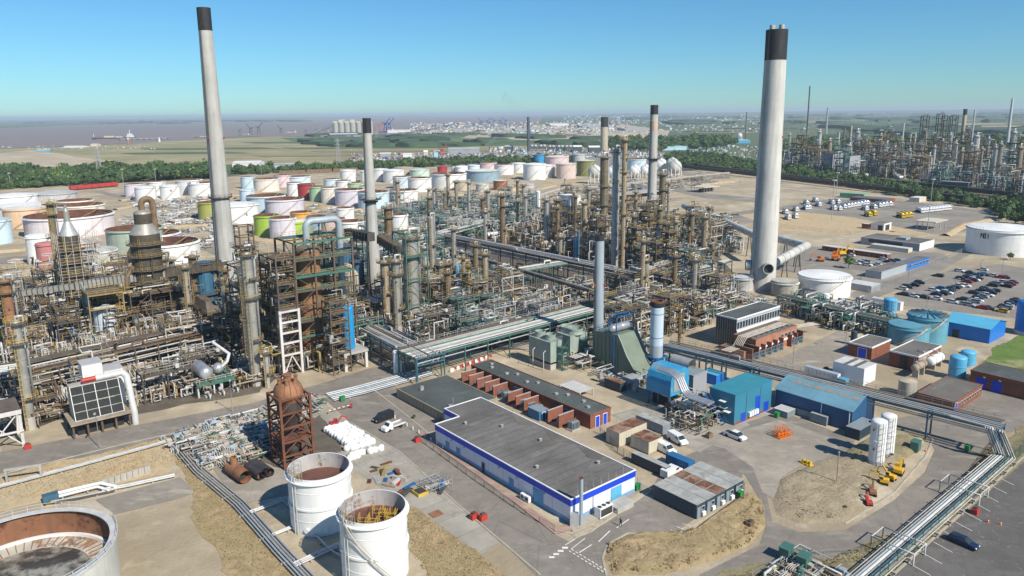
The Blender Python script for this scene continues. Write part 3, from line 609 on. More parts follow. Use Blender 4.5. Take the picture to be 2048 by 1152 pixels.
 # town and port buildings too many to count
rg=np.random.RandomState(5)
def clutter_far(name, boxes):
 m=MB()
 for(x, y, wd, hh, c)in boxes:
  p=G(x, y);s=mpp(p);m.mat(c);k=MB().box(-wd*s/2, -wd*s/2, 0, wd*s/2, wd*s/2, hh*s);m.merge(MB_fix(k, c), (*p, 0), rg.rand())
 o=ob(name, compact(m));o['kind']='stuff'
def MB_fix(k, c):k.mats=[c];return k
CC=['b_white', 'b_roof', 'b_grey', 'b_cream', 'b_brown', 'b_ltblue', 'b_roof', 'b_dark']
bx=[]
for i in range(900):
 x=820+rg.rand()*420;y=247+rg.rand()*24-(x-820)*.012;bx.append((x, y, 1.5+rg.rand()*5, .8+rg.rand()*2.2, CC[rg.randint(8)]))
for i in range(500):
 x=1220+rg.rand()*320;y=230+rg.rand()*36;bx.append((x, y, 1+rg.rand()*5, .6+rg.rand()*1.4, CC[rg.randint(7)]))
for i in range(260):
 x=1565+rg.rand()*480;y=226+rg.rand()*40-(x-1565)*.01;bx.append((x, y, .8+rg.rand()*3, .5+rg.rand()*1, CC[rg.randint(7)]))
for i in range(240):
 x=1120+rg.rand()*160;y=226+1.5+rg.rand()*20;bx.append((x, y, 1+rg.rand()*3, 1+rg.rand()*1.5, CC[rg.randint(7)]))
clutter_far('port_buildings', bx)
bx=[]
for i in range(600):
 x=700+rg.rand()*300;y=308+rg.rand()*17;bx.append((x, y, 1+rg.rand()*4, 1+rg.rand()*2.4, (CC+['b_red', 'b_dk_blue'])[rg.randint(10)]))
for i in range(500):
 x=980+rg.rand()*340;y=296+rg.rand()*20;bx.append((x, y, 1+rg.rand()*5, 1.2+rg.rand()*3.5, (CC+['b_grey', 'b_grey'])[rg.randint(10)]))
for i in range(260):
 x=1330+rg.rand()*220;y=292+rg.rand()*26;bx.append((x, y, 1+rg.rand()*4, 1+rg.rand()*3, CC[rg.randint(8)]))
for i in range(120):
 x=480+rg.rand()*160;y=330+rg.rand()*6;bx.append((x, y, 1+rg.rand()*3, 1+rg.rand()*2, CC[rg.randint(7)]))
for i in range(60):
 x=-20+rg.rand()*330;y=292+rg.rand()*8;bx.append((x, y, 1+rg.rand()*3, 1+rg.rand()*1, CC[rg.randint(7)]))
for i in range(200):
 x=640+rg.rand()*560;y=262+rg.rand()*12;bx.append((x, y, 2+rg.rand()*14, .8+rg.rand()*1.4, ['b_dark', 'b_brown', 'b_dark', 'b_grey'][rg.randint(4)]))
clutter_far('works_beyond_the_belt', bx)
# steel lattice pylons
def pylon(px, py, hpx, label, group):
 p=G(px, py);s=mpp(p);h=hpx*s;t=thing('lattice_pylon', label, 'pylon', W3(p), .3, group);b=h*.085
 for sx in(-1, 1):
  for sy in(-1, 1):ob('leg', MB().mat('galv').beam((sx*b, sy*b, 0), (sx*b*.2, sy*b*.2, h*.98), .35), t)
 m=MB().mat('galv')
 for k in range(9):
  z0, z1=h*k/9, h*(k+1)/9;w0, w1=b*(1-.8*k/9), b*(1-.8*(k+1)/9)
  for sy in(-1, 1):m.beam((-w0, sy*w0, z0), (w1, sy*w1, z1), .2);m.beam((w0, sy*w0, z0), (-w1, sy*w1, z1), .2);m.beam((sy*w0, -w0, z0), (sy*w1, w1, z1), .2)
 ob('lattice', m, t)
 for k in range(3):ob('cross_arm', MB().mat('galv').beam((-h*.09, 0, h*(.72+.1*k)), (h*.09, 0, h*(.72+.1*k)), .35), t)
pylon(201, 362, 68, 'tall lattice pylon rising from the left wood', None);pylon(678, 342, 64, 'tall lattice pylon left of the short banded chimney', None)
# high floodlight masts
def mast(px, py, hpx, group='tall floodlight masts', label='tall slender floodlight mast on open ground', head=1.6):
 p=G(px, py);s=mpp(p);h=hpx*s;t=thing('floodlight_mast', label, 'light mast', W3(p), 0, group)
 ob('pole', MB().mat('galv').tube([(0, 0, 0), (0, 0, h)], .22, 6, True), t);ob('head_ring', MB().mat('galv_w').lathe([(head, h-.5), (head, h), (0, h)], 8), t)
for(x, y, h_, l)in[(22, 378, 32, 'floodlight mast furthest left behind the grey domed tanks'), (248, 378, 40, 'floodlight mast left of the small white tanks'), (312, 366, 28, 'floodlight mast rising behind the cluster of white tanks'),
(523, 350, 24, 'floodlight mast right of the tall left chimney'), (1663, 440, 80, 'tall mast at the near edge of the tanker park'), (1860, 420, 62, 'tall mast at the railway side of the tanker park'), (1854, 470, 58, 'tall mast by the flat roofed control building'), (1672, 395, 50, 'mast in front of the green roofed huts')]:
 mast(x, y, h_, None, l)
 # ---------------------------------------------------------------- storage tanks
def circ(cx, yf, w, ):
 """centre and radius on the ground of a round thing whose front foot is at row yf and whose image width is w"""
 g=G(cx, yf);r=w*mpp(g)/2
 for _ in range(6):
  c=g*(1+r/np.linalg.norm(g));r=w*mpp(c)/2*.985
 return c, r
def rim_height(c, r, px, ytop):
 q=c*(1-r/np.linalg.norm(c));return HT(q, ytop)
def tank(cx, ytop, ybase, w, col, roof, label, group=None, stair=1, depth=.35, mark=None, cat='tank', inner='rust_in'):
 """cx, w: image centre and width; ytop/ybase: rows of the near rim and near foot"""
 c, r=circ(cx, ybase, w);h=rim_height(c, r, cx, ytop);n=64 if w>90 else 40 if w>30 else 24
 k_=(np.array([c[0], c[1], h*.8-H])@FW)/(np.array([c[0], c[1], -H])@FW);r2_=r*k_;c=c*(1-(r-r2_)/np.linalg.norm(c));r=r2_
 t=thing('storage_tank', label, cat, W3(c, .05), 0, group);mk='tank_'+col
 wl=MB().mat(mk);th=.18 if r<15 else .3
 k=max(3, int(h/2.6));prof=[(r, h*i/k)for i in range(k+1)]
 wl.lathe([(r, 0), (r, h)], n)
 if roof=='open':wl.lathe([(r, h), (r-th, h)], n);wl.mat(inner).lathe([(r-th, h), (r-th, h*(1-depth))], n)
 ob('shell', wl, t)
 hp=MB().mat(mk)
 for i in range(1, k):
  if w>40:hp.lathe([(r, h*i/k-.05), (r+.05, h*i/k-.05), (r+.05, h*i/k+.05), (r, h*i/k+.05)], n)
 if hp.v:ob('hoop', hp, t)['kind']='stuff'
 g2=MB().mat('rim_white' if col in('white', 'ltblue', 'pale_blue', 'lilac', 'pinkish', 'cream', 'stained', 'rustwall', 'foul')else mk);gw=.35+r*.02
 g2.lathe([(r, h-.9), (r+gw, h-.85), (r+gw, h-.7), (r, h-.7)], n);ob('wind_girder', g2, t)
 az=math.atan2(-c[1], -c[0])
 if roof=='open':
  f=MB().mat('rust_floor').lathe([(r-th, h*(1-depth)), (r*.9, h*(1-depth)-.15), (0, h*(1-depth)-.1)], n);ob('floating_roof', f, t)
  if r>7:
   a=az+2.4;top=np.array([cos(a)*r, sin(a)*r, h]);bot=np.array([cos(a)*r*.25, sin(a)*r*.25, h*(1-depth)])
   ob('rolling_ladder', MB().mat('yellow_old').beam(top, bot, .8, .15), t)
 else:
  rr=h+r*(.10 if roof=='cone' else .16)
  prof=[(r+.08, h), (0, rr)]if roof=='cone' else[(r*cos(q), h+(rr-h)*sin(q))for q in np.linspace(0, pi/2, 6)]
  ob('roof', MB().mat(mk if col not in('peach', 'pinkish', 'salmon', 'greyblue', 'lime', 'rusty', 'dkolive', 'pink')else 'tank_cream').lathe(prof, n, smooth=True), t)
 if w>26:
  p=MB().mat('yellow_old' if w>60 else 'galv_t');nn=max(10, int(r*2))
  a0=az+(.9 if stair>0 else-.9)
  pts=[(cos(a0+q)*(r+.1), sin(a0+q)*(r+.1), h+1.1)for q in np.linspace(-.35, .35, 7)]
  p.tube(pts, .05, 4, False)
  for q in pts:p.beam(q, (q[0], q[1], h), .07)
  ob('handrail', p, t)
  if stair:
   s=MB().mat('galv_t');sp=min(1.5, h*1.5/r);m_=18;L=[a0-stair*sp*i/m_ for i in range(m_+1)]
   P1=[(cos(a)*(r+.5), sin(a)*(r+.5), h*(1-i/m_))for i, a in enumerate(L)]
   for a, b in zip(P1[:-1], P1[1:]):s.beam(a, b, .12, .5 if w<100 else .22);s.beam((a[0], a[1], a[2]+1), (b[0], b[1], b[2]+1), .06)
   ob('stair', s, t)
 if mark:digits(t, mark, r, h, az)
 return t, c, r, h
SEG={'0':'abcdef', '1':'bc', '2':'abged', '3':'abgcd', '4':'fgbc', '5':'afgcd', '6':'afgedc', '7':'abc', '8':'abcdefg', '9':'abcdfg'}
def digits(t, mark, r, h, az):
 txt, fz, sz, da=mark;m=MB().mat('dark');wd=sz*.3
 for i, ch in enumerate(txt):
  x0=(i-len(txt)/2)*sz*.5;S={'a':(0, 1, 1, 1), 'b':(1, .5, 1, 1), 'c':(1, 0, 1, .5), 'd':(0, 0, 1, 0), 'e':(0, 0, 0, .5), 'f':(0, .5, 0, 1), 'g':(0, .5, 1, .5)}
  for q in SEG[ch]:
   a, b, c2, d=S[q];P=[]
   for u, v in((a, b), (c2, d)):
    an=az+da+(x0+u*wd)/r;P.append((cos(an)*(r+.03), sin(an)*(r+.03), h*fz+v*sz))
   m.beam(P[0], P[1], sz*.12, sz*.12)
 ob('number', m, t)
TK=[
(30, 393, 412, 84, 'white', 'cone', 'grey white domed tank furthest left behind the peach tank'),
(109, 388, 404, 84, 'grey', 'cone', 'pale grey domed tank behind the two low cream open tanks'),
(48, 413, 444, 88, 'white', 'cone', 'white coned tank right behind the peach coloured tank'),
(152, 403, 416, 66, 'cream', 'open', 'cream open tank, the further of two behind the big pink white one'),
(164, 413, 436, 86, 'cream', 'open', 'cream open tank, the nearer of two behind the big pink white one'),
(54, 419, 457, 76, 'peach', 'cone', 'peach orange tank with white coned roof'),
(144, 437, 477, 160, 'pinkish', 'open', 'huge pinkish white open tank behind the scaffolded tower'),
(-12, 443, 491, 70, 'pale_blue', 'cone', 'pale blue tank cut by the left edge of the photo'),
(165, 486, 520, 72, 'pink', 'cone', 'low pink rimmed tank with pale blue roof behind the grey ribbed tank'),
(84, 474, 532, 46, 'white', 'dome', 'slim white tank left of the rose red one'),
(99, 489, 552, 36, 'brick_pink', 'dome', 'slim rose red tank beside the scaffolded tower'),
(194, 505, 549, 82, 'stained', 'cone', 'grey ribbed tank with pale coned roof right of the scaffolded tower'),
(275, 462, 520, 104, 'sage', 'open', 'sage green open tank with red rust rim behind the domed reactor'),
(307, 473, 512, 108, 'lilac', 'open', 'lilac open tank between the sage green and the big white one'),
(336, 492, 530, 126, 'white', 'open', 'big white open tank with red inside right of the domed reactor'),
(271, 369, 395, 38, 'lilac', 'open', 'pale small tank at the left end of the white cluster'),
(316, 364, 392, 34, 'white', 'open', 'white open tank behind the numbered white tank'),
(293, 375, 403, 40, 'white', 'cone', 'white tank with closed roof left in the small cluster'),
(342, 372, 401, 38, 'white', 'cone', 'white tank with number in the middle of the small cluster'),
(380, 361, 392, 52, 'white', 'open', 'broad white open tank behind the cluster of white tanks'),
(406, 367, 395, 54, 'white', 'open', 'white open tank directly left of the tall left chimney'),
(424, 406, 440, 50, 'olive', 'open', 'olive yellow tank half behind the tall left chimney'),
(477, 412, 449, 82, 'white', 'cone', 'white coned tank directly right of the tall left chimney'),
(497, 354, 378, 28, 'pale_blue', 'open', 'small pale blue open tank near the green belt right of the tall chimney'),
(534, 359, 384, 50, 'cream', 'open', 'cream open tank near the green belt'),
(566, 351, 375, 34, 'pink', 'open', 'pale pink tank behind the cream open tank'),
(599, 354, 374, 46, 'ltblue', 'open', 'pale blue white open tank at the railway in the back row'),
(496, 380, 404, 30, 'pale_blue', 'cone', 'small pale blue closed tank behind the big pale blue open one'),
(534, 394, 428, 76, 'pale_blue', 'open', 'big pale blue open tank behind the big lilac white one'),
(571, 401, 438, 76, 'lilac', 'open', 'big lilac white open tank behind the yellow orange one'),
(590, 366, 393, 30, 'white', 'open', 'slim white tank with stair left of the dark red one'),
(614, 369, 400, 34, 'red', 'open', 'dark red tank with a winding stair'),
(637, 374, 404, 34, 'green', 'open', 'mint green tank right of the dark red one'),
(660, 376, 407, 34, 'cream', 'open', 'cream green tank right of the mint green one'),
(700, 381, 413, 58, 'lilac', 'open', 'wide pale lilac tank left of the short banded chimney'),
(665, 359, 380, 34, 'ltblue', 'open', 'small white tank behind the mint green one'),
(688, 362, 384, 32, 'white', 'open', 'small white tank behind the pale lilac one'),
(712, 366, 384, 34, 'green', 'open', 'small grass green tank beside the short banded chimney'),
(697, 341, 364, 32, 'white', 'cone', 'white coned tank, leftmost of the coned row'),
(734, 342, 364, 26, 'white', 'cone', 'white coned tank, second of the coned row behind the banded chimney'),
(762, 339, 363, 32, 'white', 'cone', 'tall white coned tank right of the short banded chimney'),
(788, 341, 366, 42, 'white', 'cone', 'white coned tank in front of the tan one'),
(808, 336, 354, 38, 'tan', 'cone', 'tan coned tank at the green belt'),
(839, 340, 356, 40, 'mint', 'cone', 'mint green coned tank right of the tan one'),
(804, 354, 378, 36, 'ltblue', 'open', 'pale blue open tank left of the white open one of the same size'),
(840, 357, 384, 48, 'white', 'open', 'white open tank below the mint green coned one'),
(897, 349, 378, 74, 'white', 'open', 'big white open tank below the little red one'),
(885, 334, 346, 20, 'red', 'dome', 'little red tank near the green belt'),
(907, 334, 347, 8, 'mint', 'dome', 'tiny mint tank beside the little red one'),
(923, 334, 348, 26, 'white', 'dome', 'small white tank right of the little red one'),
(947, 331, 343, 26, 'ltblue', 'cone', 'pale tank behind the grey blue coned one'),
(735, 373, 398, 30, 'white', 'open', 'white open tank behind the pale blue one at the banded chimney'),
(748, 386, 421, 62, 'pale_blue', 'open', 'pale blue open tank seen on both sides of the short banded chimney'),
(808, 382, 408, 58, 'white', 'open', 'white open tank right of the short banded chimney'),
(965, 343, 364, 68, 'greyblue', 'cone', 'grey blue tank with a wide sandy coned roof'),
(977, 326, 342, 34, 'pink', 'open', 'pale pink open tank behind the grey blue one'),
(1008, 330, 350, 40, 'white', 'open', 'white open tank right of the grey blue one'),
(1037, 327, 346, 30, 'white', 'cone', 'pale tank behind the big white coned one'),
(1093, 331, 356, 34, 'white', 'cone', 'white tank in the shadow of the big white coned one'),
(1069, 329, 361, 46, 'white', 'cone', 'big white coned tank in the middle of the far row'),
(1078, 310, 328, 22, 'dkblue', 'cone', 'vivid blue tank in the far row'),
(1114, 314, 336, 48, 'pink', 'cone', 'rose pink tank right of the vivid blue one'),
(1132, 328, 358, 40, 'salmon', 'cone', 'salmon tank with a diagonal stair'),
(1157, 309, 327, 28, 'grey', 'cone', 'grey tank behind the dark olive one'),
(1172, 322, 353, 38, 'dkolive', 'cone', 'dark olive tank with pale roof left of the white ball tanks'),
(1001, 362, 381, 29, 'rusty', 'cone', 'rusty orange tank in front of the far tank row'),
(1025, 373, 383, 20, 'tan', 'cone', 'low beige tank right of the rusty one'),
(1056, 368.5, 377, 25, 'grey', 'cone', 'low grey tank in front of the big white coned one'),
(924, 363, 382, 32, 'tan', 'cone', 'beige tank left of the pale grey one behind the central unit'),
(965, 368, 384, 27, 'stained', 'cone', 'pale grey tank left of the rusty one'),
(1272, 319, 342, 40, 'pale_blue', 'open', 'pale blue open tank behind the row of white ball tanks'),
(536, 433, 472, 51, 'lime', 'open', 'lime green open tank behind the stepped tower'),
(605, 426, 456, 45, 'orange', 'open', 'yellow orange open tank behind the lime ones'),
(635, 434, 460, 40, 'blue', 'open', 'sky blue open tank between the orange and the peach one'),
(668, 440, 470, 49, 'salmon', 'open', 'peach coloured open tank left of the white one at the chimney'),
(568, 438, 482, 53, 'lilac', 'open', 'pale lilac open tank between two lime green ones'),
(597, 445, 478, 52, 'lime', 'cone', 'lime green tank with pale coned roof'),
(704, 445, 478, 54, 'white', 'open', 'white open tank left of the short chimney foot'),
(691, 417, 440, 36, 'white', 'open', 'small white tank with yellow stair in front of the lilac one'),
(799, 431, 474, 38, 'white', 'open', 'white tank behind the twin brown columns at the pipe racks'),
(2000, 463, 514, 127, 'white', 'cone', 'large white tank with a number at the right edge'),
(1646, 559, 598, 100, 'white', 'cone', 'large white tank with yellow rail beside the great white chimney'),
(1484, 557, 582, 50, 'grey', 'cone', 'grey tank with white roof left of the great chimney foot'),
(1568, 566, 596, 52, 'foul', 'cone', 'stained brown tank right of the great chimney foot'),
(1851, 637, 688, 74, 'sky_', 'cone', 'tall blue green tank with ribbed coned roof'),
(1814, 657, 695, 75, 'sky_', 'cone', 'low blue tank with mossy flat roof'),
(647, 961, 1073, 124, 'white', 'open', 'tall white open tank, further of the foreground pair'),
(754, 1048, 1182, 135, 'white', 'open', 'tall white open tank with scaffold inside, nearer of the foreground pair'),
]
M('tank_sky_', (.12, .33, .42), .5, var=.15, sc=.2, streak=.35)
for T in TK:
 cx, yt, yb, wd, col, roof, lab=T;kw={}
 if 'number at the right' in lab:kw=dict(mark=('1401', .66, 2.4, -.5), stair=0)
 elif wd>37 and roof=='cone' and col=='white' and cx==477:kw=dict(mark=('175', .42, 1.8, .4))
 elif cx==342:kw=dict(mark=('160', .62, 1.5, .1))
 if yb>1000:kw=dict(stair=0 if cx<700 else-1, depth=.27 if cx<700 else .24, inner='tank_rustwall')
 if cx==336:kw['inner']='rust_floor'
 t, c, r, h=tank(cx, yt, yb, wd, col, roof, lab, **kw)
 if yb>1000:
  az=math.atan2(-c[1], -c[0]);b=MB().mat('tank_white').lathe([(r, h*.45), (r+.22, h*.45), (r+.22, h*.48), (r, h*.48)], 64);ob('stiffening_ring', b, t)
  m=MB().mat('galv_w')
  for da in(-.95, -.82):a=az+da;m.tube([(cos(a)*(r+.25), sin(a)*(r+.25), 0), (cos(a)*(r+.25), sin(a)*(r+.25), h+.3)], .09, 6)
  ob('riser_pipe', m, t)
  for da in(-.5, .1):a=az+da;ob('manhole', MB().mat('tank_white').lathe([(.45, 0), (.45, .35), (0, .35)], 12, (0, 0, 0), axis='x'), t, (cos(a)*r, sin(a)*r, 1.2), a)
  s=MB().mat('galv');a=az-1.1;x, y=cos(a)*(r-.3), sin(a)*(r-.3)
  for dx in(0, 1.3):
   for dy in(0, 1.3):s.beam((x+dx, y+dy, h-4), (x+dx, y+dy, h+2.2), .08)
  for k in range(7):
   z=h-3.6+k*.95;s.beam((x, y, z), (x+1.3, y, z), .06);s.beam((x, y+1.3, z), (x+1.3, y+1.3, z), .06);s.beam((x, y, z), (x, y+1.3, z), .06);s.beam((x, y, z), (x+1.3, y, z+.95), .05)
  ob('scaffold', s, t)
  if cx>700:
   m=MB().mat('galv').lathe([(r*.75, h*.72), (0, h*.74)], 24);ob('inner_deck', m, t);s=MB().mat('yellow');rg=np.random.RandomState(3)
   for k in range(9):
    a, q=rg.rand()*6.3, r*(.1+.5*rg.rand());x, y=cos(a)*q, sin(a)*q;z=h*.74
    for dx, dy in((0, 0), (1.6, 0), (1.6, 1.6), (0, 1.6)):s.beam((x+dx, y+dy, z), (x+dx, y+dy, z+1.4), .08)
    for dz in(.7, 1.4):s.beam((x, y, z+dz), (x+1.6, y, z+dz), .07);s.beam((x, y, z+dz), (x, y+1.6, z+dz), .07);s.beam((x+1.6, y, z+dz), (x+1.6, y+1.6, z+dz), .07)
   ob('guard_rail', s, t)
 if cx in(1851, ):
  rb=MB().mat('steel_bg')
  for i in range(18):a=i*pi/9;rb.beam((cos(a)*r, sin(a)*r, h+.15), (cos(a)*r*.12, sin(a)*r*.12, h+r*.1+.12), .3, .25)
  ob('roof_rib', rb, t)
  # huge open rusty tank cut by the lower left corner
c0=G(36, 1110, 9.);c0=np.array([c0[0], c0[1]]);r0=11.8
c0=G(35, 1108, 7.);r0=(175)*(np.array([c0[0], c0[1], 7-H])@FW)/FPX
t=thing('storage_tank', 'huge open rusty tank with white rim in the lower left corner', 'tank', W3(c0))
h=7.;ob('shell', MB().mat('tank_stained').lathe([(r0, -.2), (r0, h)], 96).mat('tank_rustwall').lathe([(r0, h), (r0-.3, h)], 96).mat('inner_rust').lathe([(r0-.3, h), (r0-.3, h-5.2)], 96), t)
ob('rim_plate', MB().mat('galv_w').lathe([(r0+.2, h-.2), (r0+.2, h+.08), (r0-.9, h+.08), (r0-.9, h-.05), (r0-.3, h-.1)], 96), t)
M('stained_roof', (.5, .47, .4), .8, var=.3, sc=.3, rust=.62, rsc=.22, rcol=(.25, .13, .06));M('wet_roof', (.06, .06, .055), .25, var=.6, sc=.15, rust=.55, rsc=.16, rcol=(.35, .33, .28))
f=MB().mat('rim_white').lathe([(r0-.4, h-4.2), (r0-1., h-4.1), (r0-1., h-4.6)], 96).mat('stained_roof').lathe([(r0-1., h-4.6), (r0*.70, h-4.7)], 96).mat('wet_roof').lathe([(r0*.70, h-4.7), (0, h-4.75)], 96);ob('floating_roof', f, t)
f=MB().mat('rust_vessel')
for i in range(60):
 a=i*pi/30+.02;f.beam((cos(a)*(r0-1.2), sin(a)*(r0-1.2), h-4.55), (cos(a)*r0*.71, sin(a)*r0*.71, h-4.62), .12, .1)
ob('roof_seam', f, t)['kind']='stuff'
f=MB().mat('galv_w')
for i in range(40):
 a=i*pi/20;f.beam((cos(a)*(r0+.2), sin(a)*(r0+.2), h), (cos(a)*(r0+.25), sin(a)*(r0+.25), h+1.1), .06)
 b=(i+1)*pi/20
 for dz in(.55, 1.1):f.beam((cos(a)*(r0+.25), sin(a)*(r0+.25), h+dz), (cos(b)*(r0+.25), sin(b)*(r0+.25), h+dz), .05)
ob('handrail', f, t)
# spherical gas tanks
def ball(cx, cy, rp, ybase, label):
 g=G(cx, ybase);s=mpp(g);r=rp*s*1.0;zc=HT(g, cy);c=g
 t=thing('sphere_tank', label, 'ball tank', W3(c), .2, 'white ball tanks');ob('shell', MB().mat('tank_stained' if rp>13.2 else 'tank_white').sphere((0, 0, zc), r, 28, 14), t)
 for i in range(10):a=i*pi/5;ob('leg', MB().mat('rim_white').tube([(cos(a)*r*.96, sin(a)*r*.96, 0), (cos(a)*r*.96, sin(a)*r*.96, zc)], .4, 6), t)
 ob('top_platform', MB().mat('galv_w').lathe([(r*.2, zc+r*.98), (r*.2, zc+r*1.1), (0, zc+r*1.1)], 10), t)
 P=[(cos(a)*r*1.03*cos(e), sin(a)*r*1.03*cos(e), zc+r*1.03*sin(e))for a, e in zip(np.linspace(-2.6, -.6, 12), np.linspace(1.4, -.4, 12))]
 ob('stair', MB().mat('galv').tube(P, .3, 4), t)
for x, y, rp, yb, l in[(1189, 343, 13.5, 367, 'white ball tank right of the dark olive tank'), (1224, 344, 12, 363, 'white ball tank behind the tall grey column'), (1269, 341, 11.5, 356, 'white ball tank, left of the close pair right of the tall columns'), (1291, 340, 11, 355, 'white ball tank, right of the close pair'),
(1321, 330, 13, 351, 'white ball tank half behind the sand banded chimney'), (1344, 329, 13.5, 353, 'white ball tank behind the stained one at the right end'), (1349, 334, 13.8, 356, 'grey stained ball tank at the right end of the row')]:ball(x, y, rp, yb, l)
ball(1479, 271, 5, 281, 'small white ball tank at the blue works beyond the wood')
# ---------------------------------------------------------------- chimneys
def chimney(xt, yt, wt, xb, yb, wb, mat, label, band=None, rings=(), name='chimney', flues=0, n=32, cap=None):
 g=G(xb, yb);s=mpp(g);h=HT(g, yt);x0, _=pr(*g, 0);rb=wb*s/2
 dt=(np.array([g[0], g[1], h-H])@FW)/FPX;rt=wt*dt/2
 t=thing(name, label, 'chimney', W3(g));fz=lambda y:HT(g, y);bz=fz(band)if band else h
 rr=lambda z:rb+(rt-rb)*z/h
 ob('shaft', MB().mat(mat).lathe([(rr(z), z)for z in(0, bz*.25, bz*.5, bz*.75, bz)]+([]if band else[(rt*.8, h), (rt*.8, h-3)]), n, smooth=False), t)
 if band:ob('painted_top', MB().mat('black').lathe([(rr(bz)+.03, bz), (rr(bz)+.03, h), (rt*.8, h), (rt*.8, h-4), (0, h-4)], n), t)
 for y, wr in rings:
  z=fz(y);R=rr(z);ob('platform', MB().mat('steel_dk').lathe([(R, z-.3), (R+wr, z), (R+wr, z+.15), (R, z+.15)], n), t)
  m=MB().mat('steel_dk')
  for i in range(16):
   a, b=i*pi/8, (i+1)*pi/8;m.beam((cos(a)*(R+wr), sin(a)*(R+wr), z), (cos(a)*(R+wr), sin(a)*(R+wr), z+1.2), .1)
   for dz in(.6, 1.2):m.beam((cos(a)*(R+wr), sin(a)*(R+wr), z+dz), (cos(b)*(R+wr), sin(b)*(R+wr), z+dz), .08)
  ob('handrail', m, t)
 if wt>14 and mat!='b_dark':
  m=MB().mat(mat)
  for k in range(1, int(h/7)):m.lathe([(rr(k*7)+.01, k*7-.06), (rr(k*7)+.03, k*7), (rr(k*7)+.01, k*7+.06)], n)
  ob('lift_joint', m, t)['kind']='stuff';a=math.atan2(-g[1], -g[0])-.7;m=MB().mat('steel_dk')
  for d in(-.25, .25):m.beam((cos(a)*(rb+.3)-sin(a)*d, sin(a)*(rb+.3)+cos(a)*d, 2), (cos(a)*(rt+.3)-sin(a)*d, sin(a)*(rt+.3)+cos(a)*d, h), .09)
  ob('ladder', m, t)
  for k in range(3):ob('warning_light', MB().mat('red_p').lathe([(.3, 0), (.3, .6), (0, .7)], 8, (cos(a+k*2)*(rr(h*.6)+.3), sin(a+k*2)*(rr(h*.6)+.3), h*.6)), t)
 for i in range(flues):
  a=i*2*pi/flues+.4;ob('flue', MB().mat('tank_foul').lathe([(rt*.26, h-3), (rt*.26, h+rt*.42), (rt*.2, h+rt*.42), (rt*.2, h)], 12, (cos(a)*rt*.6, sin(a)*rt*.6, 0)), t)
 return t, g, h, rb, rt
M('chim_band', (.55, .42, .3), .8, var=.3, sc=.1, streak=.7)
chimney(420.5, 15, 25, 462, 640, 41, 'chim_conc', 'tallest slim pale chimney with black top left in the photo', 61, [(395, .9)])
chimney(738.5, 236, 15.5, 750, 590, 29, 'chim_conc', 'shorter pale chimney with black top and green platform left of centre', 266, [(399, 2.2), (404, .8)])
t, gR, hR, rbR, rtR=chimney(1553, 60, 41, 1524, 577, 50, 'chim_conc_pale', 'great thick white chimney with black top and four flues', 121, [], flues=4, n=48)
chimney(1313, 210, 15, 1303, 425, 19, 'chim_conc', 'pale chimney with dark top and sand coloured band behind the centre unit', 229, [(317, 2.6), (320, 1.2)])
gb_=G(1303, 425);z0_, z1_=HT(gb_, 262), HT(gb_, 243);rb_=8.*(np.array([gb_[0], gb_[1], 40-H])@FW)/FPX
ob('sand_band', MB().mat('chim_band').lathe([(rb_, z0_), (rb_*.99, z1_)], 32), bpy.data.objects[[o.name for o in bpy.data.objects if o.name.startswith('chimney')][-1]])
chimney(1211, 234, 14, 1208, 304, 15.5, 'tank_tan', 'distant brown concrete chimney with dark top and flues', 254, [], flues=3)
tb=chimney(1057, 234, 5.5, 1057, 304, 6, 'b_dark', 'thin black distant chimney trailing faint brown smoke', None, [])
chimney(1198, 470, 18.5, 1196, 716, 21, 'chim_grey', 'grey metal stack with black cap beside the green boiler house', 481, [])
chimney(1930, 218, 7, 1922, 302, 8, 'chim_band', 'concrete chimney with black top in the refinery at the right', 230, [(267, 2)])
for(xt, yt, w, xb, yb, wb, c, l)in[(1617, 172, 2.4, 1610, 318, 2.6, 'steel_dk', 'tall thin dark flare mast at the left of the right refinery'), (1655, 215, 3.5, 1652, 268, 4, 'galv', 'slim grey stack right of the dark flare mast'), (1493, 224, 1.6, 1490, 286, 1.8, 'steel_dk', 'thin flare mast left of the great white chimney'),
(1947, 219, 3, 1941, 303, 3, 'galv_w', 'thin white stack right of the concrete chimney'), (2023, 197, 4, 2012, 308, 7, 'galv_w', 'white tapered stack at the far right'), (1810, 246, 3, 1802, 312, 3.5, 'galv_w', 'thin pale leaning stack in the middle of the right refinery'),
(1822, 265, 3, 1817, 318, 3.5, 'galv_w', 'first of two thin stacks left of the dark lattice towers'), (1832, 265, 3, 1826, 322, 3.5, 'galv_w', 'second of two thin stacks left of the dark lattice towers'), (1678, 264, 3.2, 1675, 312, 3.6, 'galv_w', 'thin white stack behind the grey heater boxes'), (1702, 252, 4.6, 1698, 310, 5, 'chim_band', 'stout buff stack above the grey heater boxes'), (1690, 256, 3.4, 1686, 300, 3.4, 'ins_brown', 'brown topped stack left of the stout buff one')]:
 chimney(xt, yt, w, xb, yb, wb, c, l, None, [], 'stack', n=12)
